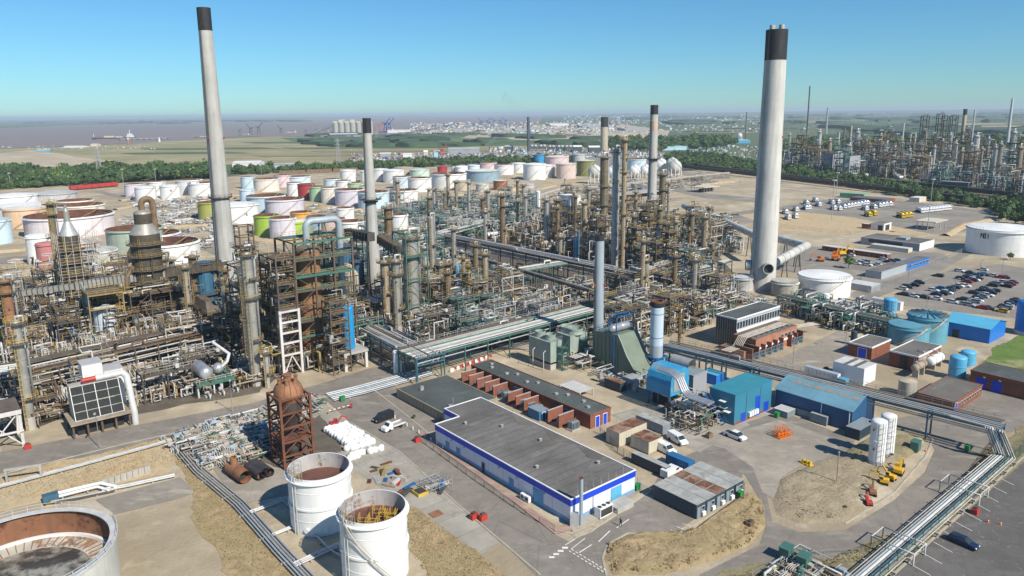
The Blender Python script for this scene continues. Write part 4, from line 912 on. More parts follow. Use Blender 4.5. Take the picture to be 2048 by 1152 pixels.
 # light blue gas turbine stack on its blue frame
g=G(1311, 745);hz=HT(g, 712);s=mpp(g)
t=thing('turbine_stack', 'pale blue exhaust stack with rusty cap on blue steel frame', 'chimney', W3(g));ht=HT(g, 603);R=13*s
ob('shaft', MB().mat('chim_blue').lathe([(R*.98, hz), (R, hz+5), (R, ht-1.2)], 36).mat('chim_grey').lathe([(R*1.01, hz), (R*1.01, hz+3.4)], 36), t)
ob('cap', MB().mat('black').lathe([(R*1.02, ht-1.4), (R*1.12, ht-1), (R*1.12, ht-.2), (R, ht-.2)], 36).mat('rust_in').lathe([(R*1.05, ht-.2), (R*1.1, ht+.3), (R*.8, ht+.3), (R*.75, ht-3), (0, ht-3)], 36), t)
for z in(.35, .78):ob('hoop', MB().mat('steel_bg').lathe([(R*1.01, hz+(ht-hz)*z), (R*1.03, hz+(ht-hz)*z+.1), (R*1.01, hz+(ht-hz)*z+.2)], 36), t)
for i in range(4):a=pi/4+i*pi/2+TH;ob('leg', MB().mat('steel_bl').beam((cos(a)*R*1.7, sin(a)*R*1.7, 0), (cos(a)*R*1.7, sin(a)*R*1.7, hz), .35), t)
m=MB().mat('steel_bl');
for z in(hz, hz-2.6):
 for i in range(4):a, b=pi/4+i*pi/2+TH, pi*.75+i*pi/2+TH;m.beam((cos(a)*R*1.7, sin(a)*R*1.7, z), (cos(b)*R*1.7, sin(b)*R*1.7, z), .35)
ob('frame', m, t);ob('inlet_duct', MB().mat('steel_bl').lathe([(R*1.4, 0), (R*1.4, hz-3), (R*.98, hz)], 4, rot=pi/4+TH), t)
# smoke plumes
def plume(px, py, dx, dy, r0, r1, name, colr, dens, base, label):
 g=G(*base);z0=HT(g, py);sc_=mpp(g);m=MB();m.mats=['smoke_'+name];n=9
 mt=bpy.data.materials.new('smoke_'+name);mt.use_nodes=True;nn=mt.node_tree.nodes;nn.remove(nn['Principled BSDF']);v=nn.new('ShaderNodeVolumePrincipled')
 v.inputs['Color'].default_value=(*colr, 1);mt.node_tree.links.new(v.outputs[0], nn['Material Output'].inputs['Volume'])
 no=nn.new('ShaderNodeTexNoise');no.inputs['Scale'].default_value=.05;no.inputs['Detail'].default_value=4;tc=nn.new('ShaderNodeTexCoord');mt.node_tree.links.new(tc.outputs['Object'], no.inputs['Vector'])
 mr=nn.new('ShaderNodeMapRange');mr.inputs[1].default_value=.42;mr.inputs[2].default_value=.7;mr.inputs[3].default_value=dens*.3;mr.inputs[4].default_value=dens*2;mt.node_tree.links.new(no.outputs['Fac'], mr.inputs[0]);mt.node_tree.links.new(mr.outputs[0], v.inputs['Density']);MATS['smoke_'+name]=mt
 pts=[((dx*sc_*(i/n)), 0, -dy*sc_*(i/n)**.8)for i in range(n+1)];rr=[(r0+(r1-r0)*i/n)*sc_ for i in range(n+1)];k=10;vs=[];rg=np.random.RandomState(4)
 for i, p in enumerate(pts):
  for j in range(k):a=2*pi*j/k;q=rr[i]*(1+.3*rg.rand());vs.append((p[0]+cos(a)*q*.5, sin(a)*q, p[2]+cos(a)*q))
 if dx>0:vs=[vs[i*k+(k-j)%k]for i in range(n+1)for j in range(k)]
 m.add(vs, [[i*k+j, i*k+(j+1)%k, (i+1)*k+(j+1)%k, (i+1)*k+j]for i in range(n)for j in range(k)], True);m.add(vs[:k], [list(range(k))[::-1]]);m.add(vs[-k:], [list(range(k))])
 o=ob(name, m, loc=W3(g, z0));tag(o, label, None, None, 'stuff')
plume(1057, 232, -48, -40, 2, 9, 'smoke_plume', (.8, .5, .25), .006, (1057, 304), 'faint brown smoke drifting from the thin black chimney')
plume(975, 292, 24, -14, 3, 8, 'steam_plume', (1, 1, 1), .012, (970, 306), 'white steam beside the dark power hall')
# ---------------------------------------------------------------- process plant kit
PAL={'brown':['steel_br', 'ins_tan', 'galv_w', 'galv_t', 'galv_w', 'steel_dk', 'yellow_old', 'galv', 'ins_brown', 'galv_t', 'galv'],
'grey':['galv', 'galv_w', 'ins_clad', 'galv_t', 'steel_br', 'steel_gr', 'ins_clad', 'galv', 'ins_tan', 'chim_grey', 'galv_t'],
'green':['steel_gr', 'galv_w', 'galv', 'galv_t', 'steel_gr', 'ins_clad', 'galv_w', 'steel_dk', 'steel_bg'],
'white':['galv_w', 'galv_w', 'tank_white', 'galv', 'galv_t', 'galv', 'ins_clad', 'white_steel'],
'blue':['steel_bl', 'galv', 'galv_w', 'steel_bg', 'galv_t', 'galv']}
def walk(rg, pal, S=9., hh=8., n=6):
 m=MB();c=pal[rg.randint(len(pal))];r=[.07, .09, .12, .16, .22, .3][rg.randint(6)];m.mat(c)
 p=np.array([(rg.rand()-.5)*S, (rg.rand()-.5)*S, .4]);pts=[p.copy()];ax=2
 for i in range(n):
  q=pts[-1].copy();na=rg.choice([k for k in(0, 1, 2)if k!=ax])
  if i==0:na=2
  if na==2:q[2]=.4+rg.rand()*hh
  else:q[na]=np.clip(q[na]+(rg.rand()-.5)*S*1.6, -S/2, S/2)
  if abs(q[na]-pts[-1][na])>r*2.5:pts.append(q);ax=na
 if len(pts)<3:return walk(rg, pal, S, hh, n)
 m.tube(pts, r, 6, False)
 if rg.rand()<.5:
  i=rg.randint(1, len(pts));a=(pts[i]+pts[i-1])/2;m.mat('yellow_old' if rg.rand()<.2 else c).box(a[0]-r*2, a[1]-r*2, a[2]-r*2, a[0]+r*2, a[1]+r*2, a[2]+r*2)
 return m
def chunk(rg, pal, S=9., hh=8., n=9):
 m=MB()
 for _ in range(n):w_=walk(rg, pal, S, hh, rg.randint(3, 8));m.merge(w_)
 k=rg.randint(4)
 if k==0:
  c=pal[rg.randint(len(pal))];y=(rg.rand()-.5)*S;z=1.5+rg.rand()*hh*.6;m.mat(c)
  for i in range(6):x=-S*.35+i*S*.14;m.tube([(x, y, .2), (x, y, z), (x, y+1.2, z)], .13, 6, False)
  m.tube([(-S*.45, y+1.2, z), (S*.45, y+1.2, z)], .2, 6, False)
 if k==1:
  c=pal[rg.randint(len(pal))];m.mat(c);z=.8+rg.rand()*hh*.7
  for i in range(5):y=-1+i*.5;m.tube([(-S*.6, y, z), (-1+i*.3, y, z), (-1+i*.3, y, z+1), (1.5-i*.3, y, z+1), (1.5-i*.3, y, z), (S*.6, y, z)], .12, 6, False)
 if k==2:
  m.mat('steel_dk' if rg.rand()<.5 else 'steel_br')
  for sx in(-1, 1):
   for sy in(-1, 1):m.beam((sx*S*.3, sy*S*.2, 0), (sx*S*.3, sy*S*.2, hh*.7), .22)
   m.beam((sx*S*.3, -S*.2, hh*.68), (sx*S*.3, S*.2, hh*.68), .25);m.beam((-S*.3, sx*S*.2, hh*.68), (S*.3, sx*S*.2, hh*.68), .25);m.beam((-S*.3, sx*S*.2, hh*.35), (S*.3, sx*S*.2, hh*.35), .2)
 return compact(m)
CH={}
def chunks(palname, hh):
 k=(palname, round(hh))
 if k not in CH:rg=np.random.RandomState(abs(hash(palname))%1000 if 0 else sum(map(ord, palname))+int(hh));CH[k]=[chunk(rg, PAL[palname], 9., hh)for _ in range(12)]
 return CH[k]
def toplant(p):return np.array([p@U, p@V])
def pipework(pts, n, hh, pal, seed, name='pipework', sc=1.):
 rg=np.random.RandomState(seed);m=MB();T=chunks(pal, hh)
 for p in scatter(pts, n, rg):
  q=toplant(p);m.merge(T[rg.randint(len(T))], (q[0], q[1], 0), rg.randint(4)*pi/2, sc*(.8+.4*rg.rand()))
 o=ob(name, compact(m), None, (0, 0, .05), TH);o['kind']='stuff';return o
def rail(m, pts, h=1.1, close=False, step=2.):
 L=list(pts)+([pts[0]]if close else[])
 for a, b in zip(L[:-1], L[1:]):
  a=np.array(a, float);b=np.array(b, float);n=max(1, int(np.linalg.norm(b-a)/step))
  for dz in(h, h*.5):m.beam(a+(0, 0, dz), b+(0, 0, dz), .07)
  for i in range(n):q=a+(b-a)*i/n;m.beam(q, q+(0, 0, h), .07)
 return m
def frame(name, label, cat, p, a, b, levels, nx=2, ny=1, steel='steel_br', deck='grating', railm='yellow_old', group=None, brace=True, rz=TH, fill=None, seed=0, decks=None, post_w=.3, deck_full=False):
 t=thing(name, label, cat, W3(p), rz, group);Z=levels[-1]
 pm=MB().mat(steel).box(-post_w/2, -post_w/2, 0, post_w/2, post_w/2, Z).mesh('post')
 for i in range(nx+1):
  for j in range(ny+1):ob('post', pm, t, (a*i/nx, b*j/ny, 0))
 for li, z in enumerate(levels):
  bm=MB().mat(steel)
  for j in range(ny+1):bm.box(-.1, b*j/ny-.1, z-.42, a+.1, b*j/ny+.1, z-.03)
  for i in range(nx+1):bm.box(a*i/nx-.1, -.1, z-.41, a*i/nx+.1, b+.1, z-.04)
  ob('beams', bm, t)['kind']='stuff'
  if decks is None or decks[li]:
   fb=1. if deck_full or li%3==2 else .42;ob('deck', MB().mat(deck).box(.03, b*(1-fb)+.03 if li%2 else .03, z, a-.03, b-.03 if li%2 else b*fb-.03, z+.07), t)
   ob('handrail', rail(MB().mat(railm), [(0, 0, z), (a, 0, z), (a, b, z), (0, b, z)], 1.15, True), t)
 if brace:
  zz=[0]+list(levels);m=MB().mat(steel)
  for k in range(len(zz)-1):
   z0, z1=zz[k], zz[k+1]
   if k%2==0:m.beam((0, -.05, z0), (a/nx, -.05, z1), .16);m.beam((-.05, b/ny, z0), (-.05, 0, z1), .16)
   else:m.beam((a/nx, -.05, z0), (0, -.05, z1), .16);m.beam((-.05, 0, z0), (-.05, b/ny, z1), .16)
  ob('brace', m, t)
 if fill:
  rg=np.random.RandomState(seed);m=MB()
  zz=[0]+list(levels[:-1])+[levels[-1]]
  for k, z in enumerate(zz):
   for _ in range(max(1, int(a*b/26))):
    m.merge(walk(rg, PAL[fill], min(a, b), 3.2, 6), (a*(.2+.6*rg.rand()), b*(.2+.6*rg.rand()), z));m.merge(walk(rg, PAL[fill], min(a, b), 2.5, 6), (a*(.2+.6*rg.rand()), b*(.2+.6*rg.rand()), z))
  ob('pipework', compact(m), t)['kind']='stuff'
 return t
def vessel_prof(r, h, dome=.5):
 return[(r, 0), (r, h-r*dome)], [(r*cos(q), h-r*dome+r*dome*sin(q))for q in np.linspace(0, pi/2, 6)]
def column(xt, yt, yb, wpx, mat, label, plats=(), railm='yellow_old', name='process_column', cat='column', ladder=True, overhead=True, group=None, skirt='concrete', nring=0, pt=None, top_mat=None, dome=.6):
 xb=xt+(1091-xt)*(yb-yt)/(7900-yt);g=G(xb, yb)if pt is None else pt;h=HT(g, yt);r=wpx*mpp(g)/2*(1+.0)
 t=thing(name, label, cat, W3(g), TH, group);n=20 if wpx>12 else 12
 pr1, pr2=vessel_prof(r, h, dome);sk=min(h*.12, 3.5)
 m=MB().mat(mat).lathe([(r, sk)]+pr1[1:], n).mat(top_mat or mat).lathe(pr2, n, smooth=True);ob('shell', m, t)
 ob('skirt', MB().mat(skirt if r>.8 else mat).lathe([(r*1.06, 0), (r*1.02, sk)], n), t)
 bands=MB().mat(mat);nb=max(2, int(h/5))
 for i in range(1, nb):z=sk+(h-sk)*i/nb;bands.lathe([(r, z-.12), (r+.07, z-.08), (r+.07, z+.08), (r, z+.12)], n)
 ob('band', bands, t)['kind']='stuff'
 for i, f in enumerate(plats):
  z=h*f;a0=(i*2.1)%6.28;R=r+1.3;P=[a0+q for q in np.linspace(-1.7, 1.7, 9)];pm=MB().mat('grating')
  inn=[(cos(a)*r, sin(a)*r)for a in P];out=[(cos(a)*R, sin(a)*R)for a in P]
  if r>1.6 or f>.93:P=list(np.linspace(0, 2*pi, 13));inn=[(cos(a)*r, sin(a)*r)for a in P];out=[(cos(a)*R, sin(a)*R)for a in P]
  for k in range(len(P)-1):
   pm.add([(*inn[k], z), (*out[k], z), (*out[k+1], z), (*inn[k+1], z), (*inn[k], z-.2), (*out[k], z-.2), (*out[k+1], z-.2), (*inn[k+1], z-.2)], [[0, 1, 2, 3], [7, 6, 5, 4], [1, 5, 6, 2]])
  po=ob('platform', pm, t);ob('handrail', rail(MB().mat(railm), [(x, y, z)for x, y in out], 1.1, False, 1.5), po)
 if ladder:
  lm=MB().mat(railm);a=-2.2;x, y=cos(a)*(r+.35), sin(a)*(r+.35)
  for d in(-.25, .25):lm.beam((x+d, y-d*.5, 0), (x+d, y-d*.5, h), .08)
  for k in range(int(h/1.2)):lm.beam((x-.25, y+.12, .6+k*1.2), (x+.25, y-.12, .6+k*1.2), .08)
  ob('ladder', lm, t)
 if overhead and r>.5:
  pr_=max(.12, r*.22);x=r+pr_*1.6;ob('overhead_pipe', MB().mat('galv').tube([(0, 0, h-.3), (0, 0, h+pr_*3.5), (x, 0, h+pr_*3.5), (x, 0, h*.25), (x, 3, h*.25)], pr_, 8, False), t)
 rg=np.random.RandomState(int(xt*3+yt));nz=MB().mat('steel_br')
 for _ in range(int(h/3)):a=rg.rand()*6.28;z=sk+rg.rand()*(h-sk)*.9;nz.beam((cos(a)*r, sin(a)*r, z), (cos(a)*(r+.6), sin(a)*(r+.6), z), .35)
 ob('nozzle', nz, t)['kind']='stuff'
 return t, g, h, r
 # ---- equipment prototypes (moved to their first place when first used)
def p_drum(L, r, mat, leg=1.2, name='horizontal_drum', hd=.5):
 t=thing(name, 'x', 'drum');q=np.linspace(-pi/2, pi/2, 9);z=leg+r
 prof=[(r*cos(a), -L/2+r*hd*sin(a))for a in q[:5]]+[(r*cos(a), L/2+r*hd*sin(a))for a in q[4:]]
 ob('shell', MB().mat(mat).lathe(prof, 18, (0, 0, z), True, 'x'), t)
 for s in(-1, 1):ob('saddle', MB().mat('concrete').box(s*L*.3-.25, -r*.8, 0, s*L*.3+.25, r*.8, leg+r*.35), t)
 ob('nozzle_pipe', MB().mat('galv').tube([(L*.2, 0, z+r*.9), (L*.2, 0, z+r+.8), (L*.2, r+.8, z+r+.8), (L*.2, r+.8, .3)], .14, 6).tube([(-L*.25, 0, z+r*.9), (-L*.25, 0, z+r+.6), (-L*.45, 0, z+r+.6)], .12, 6), t)
 ob('strap', MB().mat('steel_dk').lathe([(r+.02, -L*.3), (r+.06, -L*.3), (r+.06, -L*.28), (r+.02, -L*.28)], 18, (0, 0, z), False, 'x').lathe([(r+.02, L*.28), (r+.06, L*.28), (r+.06, L*.3), (r+.02, L*.3)], 18, (0, 0, z), False, 'x'), t);return t
def p_exch(mat):
 t=thing('heat_exchanger', 'x', 'heat exchanger')
 for k in range(2):
  z=1.1+k*1.5;ob('shell', MB().mat(mat).lathe([(0, -3), (.55, -3), (.55, 2.2), (.75, 2.2), (.75, 2.5), (.55, 2.5), (.55, 3.2), (0, 3.3)], 12, (0, 0, z), False, 'x'), t)
  ob('channel_head', MB().mat('steel_br').lathe([(0, -3.6), (.6, -3.5), (.68, -3), (.0, -3)], 12, (0, 0, z), False, 'x'), t)
 ob('saddle', MB().mat('concrete').box(-2, -.5, 0, -1.6, .5, 3).box(1.4, -.5, 0, 1.8, .5, 3), t);ob('nozzle_pipe', MB().mat('galv').tube([(-2.4, 0, 3), (-2.4, 0, 4.2), (-2.4, 2.6, 4.2)], .18, 6).tube([(2, 0, 3), (2, 0, 3.8), (4, 0, 3.8), (4, 0, 0)], .15, 6), t);return t
def p_pump():
 t=thing('pump_set', 'x', 'pump');ob('base_plate', MB().mat('concrete').box(-1.3, -.5, 0, 1.3, .5, .3), t);ob('motor', MB().mat('steel_bl').lathe([(0, .1), (.32, .1), (.32, 1.1), (0, 1.15)], 10, (0, 0, .8), False, 'x'), t)
 ob('casing', MB().mat('galv_t').lathe([(0, -.9), (.2, -.9), (.42, -.7), (.42, -.3), (.15, -.2), (0, .1)], 10, (0, 0, .8), False, 'x'), t);ob('suction_pipe', MB().mat('galv').tube([(-.6, 0, 1.1), (-.6, 0, 2.2), (-.6, 1.6, 2.2)], .12, 6).tube([(-.9, 0, .8), (-2.2, 0, .8), (-2.2, 0, 0)], .15, 6), t);return t
def p_fan():
 t=thing('fin_fan_cooler', 'x', 'air cooler');a, b=10., 5.
 for x in(0, a/2, a):
  for y in(0, b):ob('leg', MB().mat('steel_br').box(x-.14, y-.14, 0, x+.14, y+.14, 6), t)
 ob('bundle_box', MB().mat('galv').box(-.3, -.2, 6, a+.3, b+.2, 6.9), t);ob('header', MB().mat('steel_br').box(-.3, -.6, 6.1, a+.3, -.25, 6.8), t)
 for k in range(2):ob('fan_ring', MB().mat('galv_t').lathe([(2.1, 6.9), (2.1, 7.5), (1.95, 7.5), (1.95, 7.0), (0, 7.0)], 18, (a*(.25+.5*k), b/2, 0)), t)
 ob('handrail', rail(MB().mat('yellow_old'), [(-.3, -.2, 6.9), (a+.3, -.2, 6.9), (a+.3, b+.2, 6.9), (-.3, b+.2, 6.9)], 1.1, True), t);return t
def p_vert(r, h, mat):
 t=thing('upright_vessel', 'x', 'vessel');pa, pb=vessel_prof(r, h, .6);ob('shell', MB().mat(mat).lathe([(r*.6, .9), (r, 1.3)]+pa[1:], 16).lathe(pb, 16, smooth=True), t)
 for i in range(4):a=i*pi/2;ob('leg', MB().mat('steel_dk').beam((cos(a)*r*.9, sin(a)*r*.9, 0), (cos(a)*r*.9, sin(a)*r*.9, 1.6), .2), t)
 ob('nozzle_pipe', MB().mat('galv').tube([(0, 0, h), (0, 0, h+.8), (r+.5, 0, h+.8), (r+.5, 0, .3)], .13, 6), t);ob('platform', rail(MB().mat('grating').lathe([(r, h*.7), (r+.9, h*.7), (r+.9, h*.7+.08), (r, h*.7+.08)], 12).mat('yellow_old'), [(cos(q)*(r+.9), sin(q)*(r+.9), h*.7)for q in np.linspace(0, 6.28, 9)], 1.), t);return t
def p_cabin():
 t=thing('equipment_hut', 'x', 'hut');ob('wall', MB().mat('b_cream').box(0, 0, 0, 4, 3, 2.6), t);ob('roof', MB().mat('b_roof').box(-.15, -.15, 2.6, 4.15, 3.15, 2.75), t);ob('door', MB().mat('steel_bl').box(1, -.05, 0, 1.9, -.005, 2.05), t);return t
def p_lamp():
 t=thing('street_lamp', 'x', 'street lamp');ob('pole', MB().mat('galv').tube([(0, 0, 0), (0, 0, 7.4), (0, -.9, 7.6)], .07, 6), t);ob('lamp_head', MB().mat('galv_w').box(-.15, -1.5, 7.5, .15, -.8, 7.65), t);return t
PROTO={'drum_w':p_drum(7, 1.3, 'tank_white'), 'drum_g':p_drum(8, 1.2, 'ins_clad', 3), 'drum_t':p_drum(6, 1., 'ins_tan', 2), 'exch_t':p_exch('ins_tan'), 'exch_g':p_exch('galv'), 'pump':p_pump(), 'fan':p_fan(),
'vert_g':p_vert(1., 7, 'galv'), 'vert_w':p_vert(1.2, 5, 'tank_white'), 'vert_b':p_vert(.9, 9, 'ins_olive'), 'hut':p_cabin(), 'lamp':p_lamp()}
USED=set()
def place(key, p, z=0., rz=TH, label=None, group=None, scale=None):
 pr0=PROTO[key]
 if key not in USED:
  USED.add(key);t=pr0;t.location=W3(p, z);t.rotation_euler=(0, 0, rz)
  if scale:t.scale=(scale, )*3
 else:t=dup(pr0, W3(p, z), rz, scale=scale)
 t['label']=label
 if group:t['group']=group
 elif 'group' in t:del t['group']
 return t
FR={}
def fproto(key, *a, **k):FR[key]=frame(*a, **k)
def fplace(key, p, rz=TH, label=None, group=None):
 pr0=FR[key]
 if 'F'+key not in USED:USED.add('F'+key);t=pr0;t.location=W3(p);t.rotation_euler=(0, 0, rz)
 else:t=dup(pr0, W3(p), rz)
 t['label']=label
 if group:t['group']=group
 return t
O0=(0, 0)
fproto('b1', 'deck_structure', 'x', 'steel frame', O0, 9, 6, [5, 9.5], 2, 1, 'steel_br', 'grating', 'yellow_old', fill='brown', seed=1)
fproto('b2', 'deck_structure', 'x', 'steel frame', O0, 7, 6, [5, 9, 13], 1, 1, 'steel_br', 'grating', 'yellow', fill='brown', seed=2)
fproto('b3', 'deck_structure', 'x', 'steel frame', O0, 12, 6, [6], 2, 1, 'steel_dk', 'grating', 'galv_t', fill='brown', seed=3)
fproto('b4', 'deck_structure', 'x', 'steel frame', O0, 6, 5, [4.5, 9, 13.5, 18], 1, 1, 'steel_dk', 'grating', 'yellow_old', fill='brown', seed=4)
fproto('g1', 'deck_structure', 'x', 'steel frame', O0, 9, 6, [4.5, 8], 2, 1, 'steel_gr', 'grating_g', 'galv', fill='green', seed=5)
fproto('g2', 'deck_structure', 'x', 'steel frame', O0, 7, 7, [5, 9, 13], 1, 1, 'steel_gr', 'grating_g', 'galv_w', fill='green', seed=6)
fproto('g3', 'deck_structure', 'x', 'steel frame', O0, 12, 6, [6], 2, 1, 'steel_gr', 'grating', 'galv', fill='white', seed=7)
fproto('w1', 'deck_structure', 'x', 'steel frame', O0, 9, 6, [5, 9], 2, 1, 'galv', 'grating', 'galv_w', fill='white', seed=8)
fproto('w2', 'deck_structure', 'x', 'steel frame', O0, 10, 7, [6, 10], 2, 1, 'galv_t', 'grating', 'yellow_old', fill='grey', seed=9)
def unit(pts, seed, frames, nf, eq, ne, pal, npw, hh, where, avoid=[], sc=1.):
 """fill one process area; positions on a loose grid so that things do not cross"""
 rg=np.random.RandomState(seed);P=np.array([G(*q)for q in pts]);Q=np.array([toplant(p)for p in P]);lo, hi=Q.min(0), Q.max(0);cells=[]
 u=lo[0]+3
 while u<hi[0]:
  v=lo[1]+3
  while v<hi[1]:
   w_=U*(u+5.5)+V*(v+3.5)
   if inpoly(w_, P)and all(np.hypot(*(w_-a[:2]))>a[2]for a in avoid):cells.append((u+rg.rand()*1.2, v+rg.rand()*1.2))
   v+=8.6*sc
  u+=13.2*sc
 rg.shuffle(cells);fr=cells[:nf];rest=cells[nf:nf+ne]
 for i, (u, v)in enumerate(fr):
  k=frames[i%len(frames)];col={'b':'rust brown', 'g':'green', 'w':'pale grey'}[k[0]];lv={'b1':'two', 'b2':'three', 'b3':'one', 'b4':'four', 'g1':'two', 'g2':'three', 'g3':'one', 'w1':'two', 'w2':'two'}[k]
  fplace(k, U*u+V*v, TH, '%s steel frame with %s decks %s'%(col, lv, where), '%s %s deck frames %s'%(col, lv, where)).scale=(sc, sc, sc*(.85+.5*rg.rand()))
 for i, (u, v)in enumerate(rest):
  for j in range(3):
   k=eq[(i*3+j)%len(eq)];nm={'drum_w':('white drum on saddles', 'white drums'), 'drum_g':('grey drum on tall saddles', 'grey drums'), 'drum_t':('tan lagged drum on saddles', 'tan drums'), 'exch_t':('stacked tan heat exchangers', 'tan exchangers'), 'exch_g':('stacked grey heat exchangers', 'grey exchangers'), 'pump':('small pump with blue motor', 'pumps'),
   'fan':('air cooler bank on tall legs', 'air coolers'), 'vert_g':('grey upright vessel with platform', 'grey upright vessels'), 'vert_w':('short white upright vessel', 'white upright vessels'), 'vert_b':('olive upright vessel with platform', 'olive upright vessels'), 'hut':('cream equipment hut with blue door', 'huts')}[k]
   if k=='fan' and j:continue
   p=U*(u+4)+V*(v+1+j*2.9);place(k, p, 0, TH if k!='fan' else TH, '%s %s'%(nm[0], where), '%s %s'%(nm[1], where))
   if k=='fan':break
 if npw:pipework(pts, int(npw*(1.45 if sc==1 else 1)), hh, pal, seed, sc=sc*(.88 if sc==1 else 1))
 # ---- pipe racks
def rack(pa, pb, z, wd, side, levels, npipe, pal, label, steel='steel_gr', bay=7., world=False, rmax=.32, seed=0, deck=None, cat='pipe rack', name='pipe_rack'):
 A=G(*pa, z);B=G(*pb, z);d=B-A;L=np.linalg.norm(d);d=d/L;rz=math.atan2(d[1], d[0]);y0, y1=(0, wd)if side>0 else(-wd, 0)
 t=thing(name, label, cat, W3(A), rz);n=max(1, int(L/bay));rg=np.random.RandomState(seed+5)
 pm=MB().mat(steel).box(-.16, -.16, 0, .16, .16, z).mesh('post')
 cb=MB().mat(steel)
 for k in range(levels):cb.box(-.14, y0, z-.35-1.9*k, .14, y1, z-.02-1.9*k)
 cm=cb.mesh('crossbeam');br=MB().mat(steel);br.beam((0, y0, 0), (0, y1, z-2), .12);bm=br.mesh('brace')
 for i in range(n+1):
  x=L*i/n
  for y in(y0+.2, y1-.2):ob('post', pm, t, (x, y, 0))
  ob('crossbeam', cm, t, (x, 0, 0))
  if i%3==1:ob('brace', bm, t, (x, 0, 0))
 for y in(y0, y1):ob('side_beam', MB().mat(steel).box(-.2, y-.12, z-.45, L+.2, y+.12, z+.02), t)
 for k in range(levels):
  zz=z-1.9*k;pos=np.linspace(y0+.5, y1-.5, npipe if k==0 else max(2, npipe//2))
  for y in pos:
   if rg.rand()<.1:continue
   r=rmax*(.35+.65*rg.rand());x0, x1=(0 if rg.rand()<.85 else L*rg.rand()*.4), (L if rg.rand()<.85 else L*(.6+.4*rg.rand()));c=PAL[pal][rg.randint(len(PAL[pal]))]
   pts=[(x0, y, zz+r), (x1, y, zz+r)]
   if rg.rand()<.35 and x1-x0>16:xm=x0+(x1-x0)*(.2+.6*rg.rand());pts=[pts[0], (xm, y, zz+r), (xm, y, zz+r+1.1), (xm+3, y, zz+r+1.1), (xm+3, y, zz+r), pts[1]]
   ob('pipe', MB().mat(c).tube(pts, r, 8), t)
 if deck:ob('walkway', MB().mat('grating').box(0, y1-1, z+.75, L, y1+.1, z+.82), t);ob('handrail', rail(MB().mat(deck), [(0, y1+.1, z+.8), (L, y1+.1, z+.8)], 1.1), t)
 return t, A, d, L
 # ---------------------------------------------------------------- pipe racks of the plant
rack((832, 718), (1361, 579), 7.5, 9, 1, 2, 13, 'grey', 'long green pipe rack running from the small white tank to the great chimney unit', 'steel_gr', 8, seed=1, deck='galv')
rack((832, 718), (718, 659), 7.5, 9, -1, 2, 13, 'grey', 'grey pipe rack behind the small white upright tank', 'steel_bg', 7, seed=2)
rack((1342, 566), (868, 470), 9., 7, -1, 3, 10, 'white', 'long rack crossing behind the grey stack toward the tank farm', 'steel_dk', 9, seed=3, deck='galv')
rack((1244, 598), (905, 500), 8.5, 1.6, 1, 1, 2, 'grey', 'single big grey pipe on high trestles across the middle yard', 'steel_dk', 16, seed=4, rmax=.75)
rack((1039, 543), (1136, 527), 8.5, 7, 1, 1, 9, 'white', 'short rack linking the two long racks in the middle yard', 'steel_gr', 7, seed=5)
rack((745, 505), (985, 441), 8., 7, 1, 2, 11, 'white', 'pipe rack of pale pipes leading up behind the centre columns', 'steel_gr', 9, seed=6)
rack((800, 470), (905, 476), 8., 4, 1, 1, 5, 'white', 'short stretch of rack left of the long back rack', 'steel_gr', 9, seed=16)
rack((1326, 692), (2001, 858), 6.8, 3.8, 1, 2, 6, 'grey', 'long dark rack passing over the road behind the sheds to the right', 'steel_bg', 12, seed=7, deck='galv_t', rmax=.22)
rack((1556, 592), (1800, 650), 5.5, 4.5, 1, 2, 7, 'grey', 'low rack between glass fronted hall and the blue tanks', 'steel_gr', 7, seed=8)
rack((62, 742), (520, 638), 9., 8, 1, 3, 10, 'brown', 'high rack with dark decking in front of the left towers', 'steel_br', 6, seed=9, deck='yellow_old')
rack((-60, 760), (62, 742), 8., 8, 1, 2, 9, 'white', 'rack of pale pipes at the left edge', 'steel_br', 6, seed=10)
rack((60, 575), (262, 535), 7., 5, 1, 1, 6, 'white', 'rack of white pipes in front of the slim red tank', 'steel_br', 8, seed=11, rmax=.5)
rack((20, 700), (10, 560), 7., 5, -1, 1, 6, 'white', 'white pipes running back beside the left reactor', 'steel_br', 8, seed=12, rmax=.4)
rack((1320, 560), (1465, 522), 7., 4, 1, 1, 5, 'white', 'green rack left of the great chimney', 'steel_gr', 8, seed=13)
rack((1400, 600), (1470, 580), 5., 5, 1, 1, 6, 'white', 'low pipes leading to the foot of the great chimney', 'steel_gr', 6, seed=17)
rack((1060, 560), (860, 520), 6., 5, -1, 1, 6, 'grey', 'lower rack on the far side of the middle yard', 'steel_gr', 8, seed=14)
rack((905, 440), (1130, 376), 7., 4, 1, 1, 6, 'white', 'pale pipes behind the brown column at the back units', 'galv_t', 10, seed=15)
rack((1180, 375), (1460, 345), 6., 4, 1, 1, 5, 'white', 'rack in front of the ball tanks', 'galv_t', 12, seed=18)
rack((1080, 470), (1200, 440), 7., 4, 1, 2, 6, 'grey', 'rack left of the tall twin columns', 'steel_br', 8, seed=19)
rack((1250, 560), (1400, 505), 6., 5, 1, 2, 7, 'grey', 'rack right of the tall twin columns', 'steel_br', 8, seed=20)
rack((1500, 740), (1290, 690), 5., 3, -1, 1, 5, 'grey', 'low pipes behind the teal building', 'steel_bg', 8, seed=21)
# rack deck over the left rack
A=G(62, 742, 9.1);B=G(520, 638, 9.1);d=(B-A);L=np.linalg.norm(d)
t=thing('walkway_roof', 'dark plate decking on top of the high left rack', 'deck', W3(A, 10.1), math.atan2(d[1], d[0]))
for i in range(int(L/6)):ob('plate', MB().mat('grating').box(i*6+.03, 3.2, 0, i*6+5.97, 7.6, .1), t)
ob('handrail', rail(MB().mat('steel_dk'), [(0, 7.6, .1), (L, 7.6, .1)], 1.1), t)
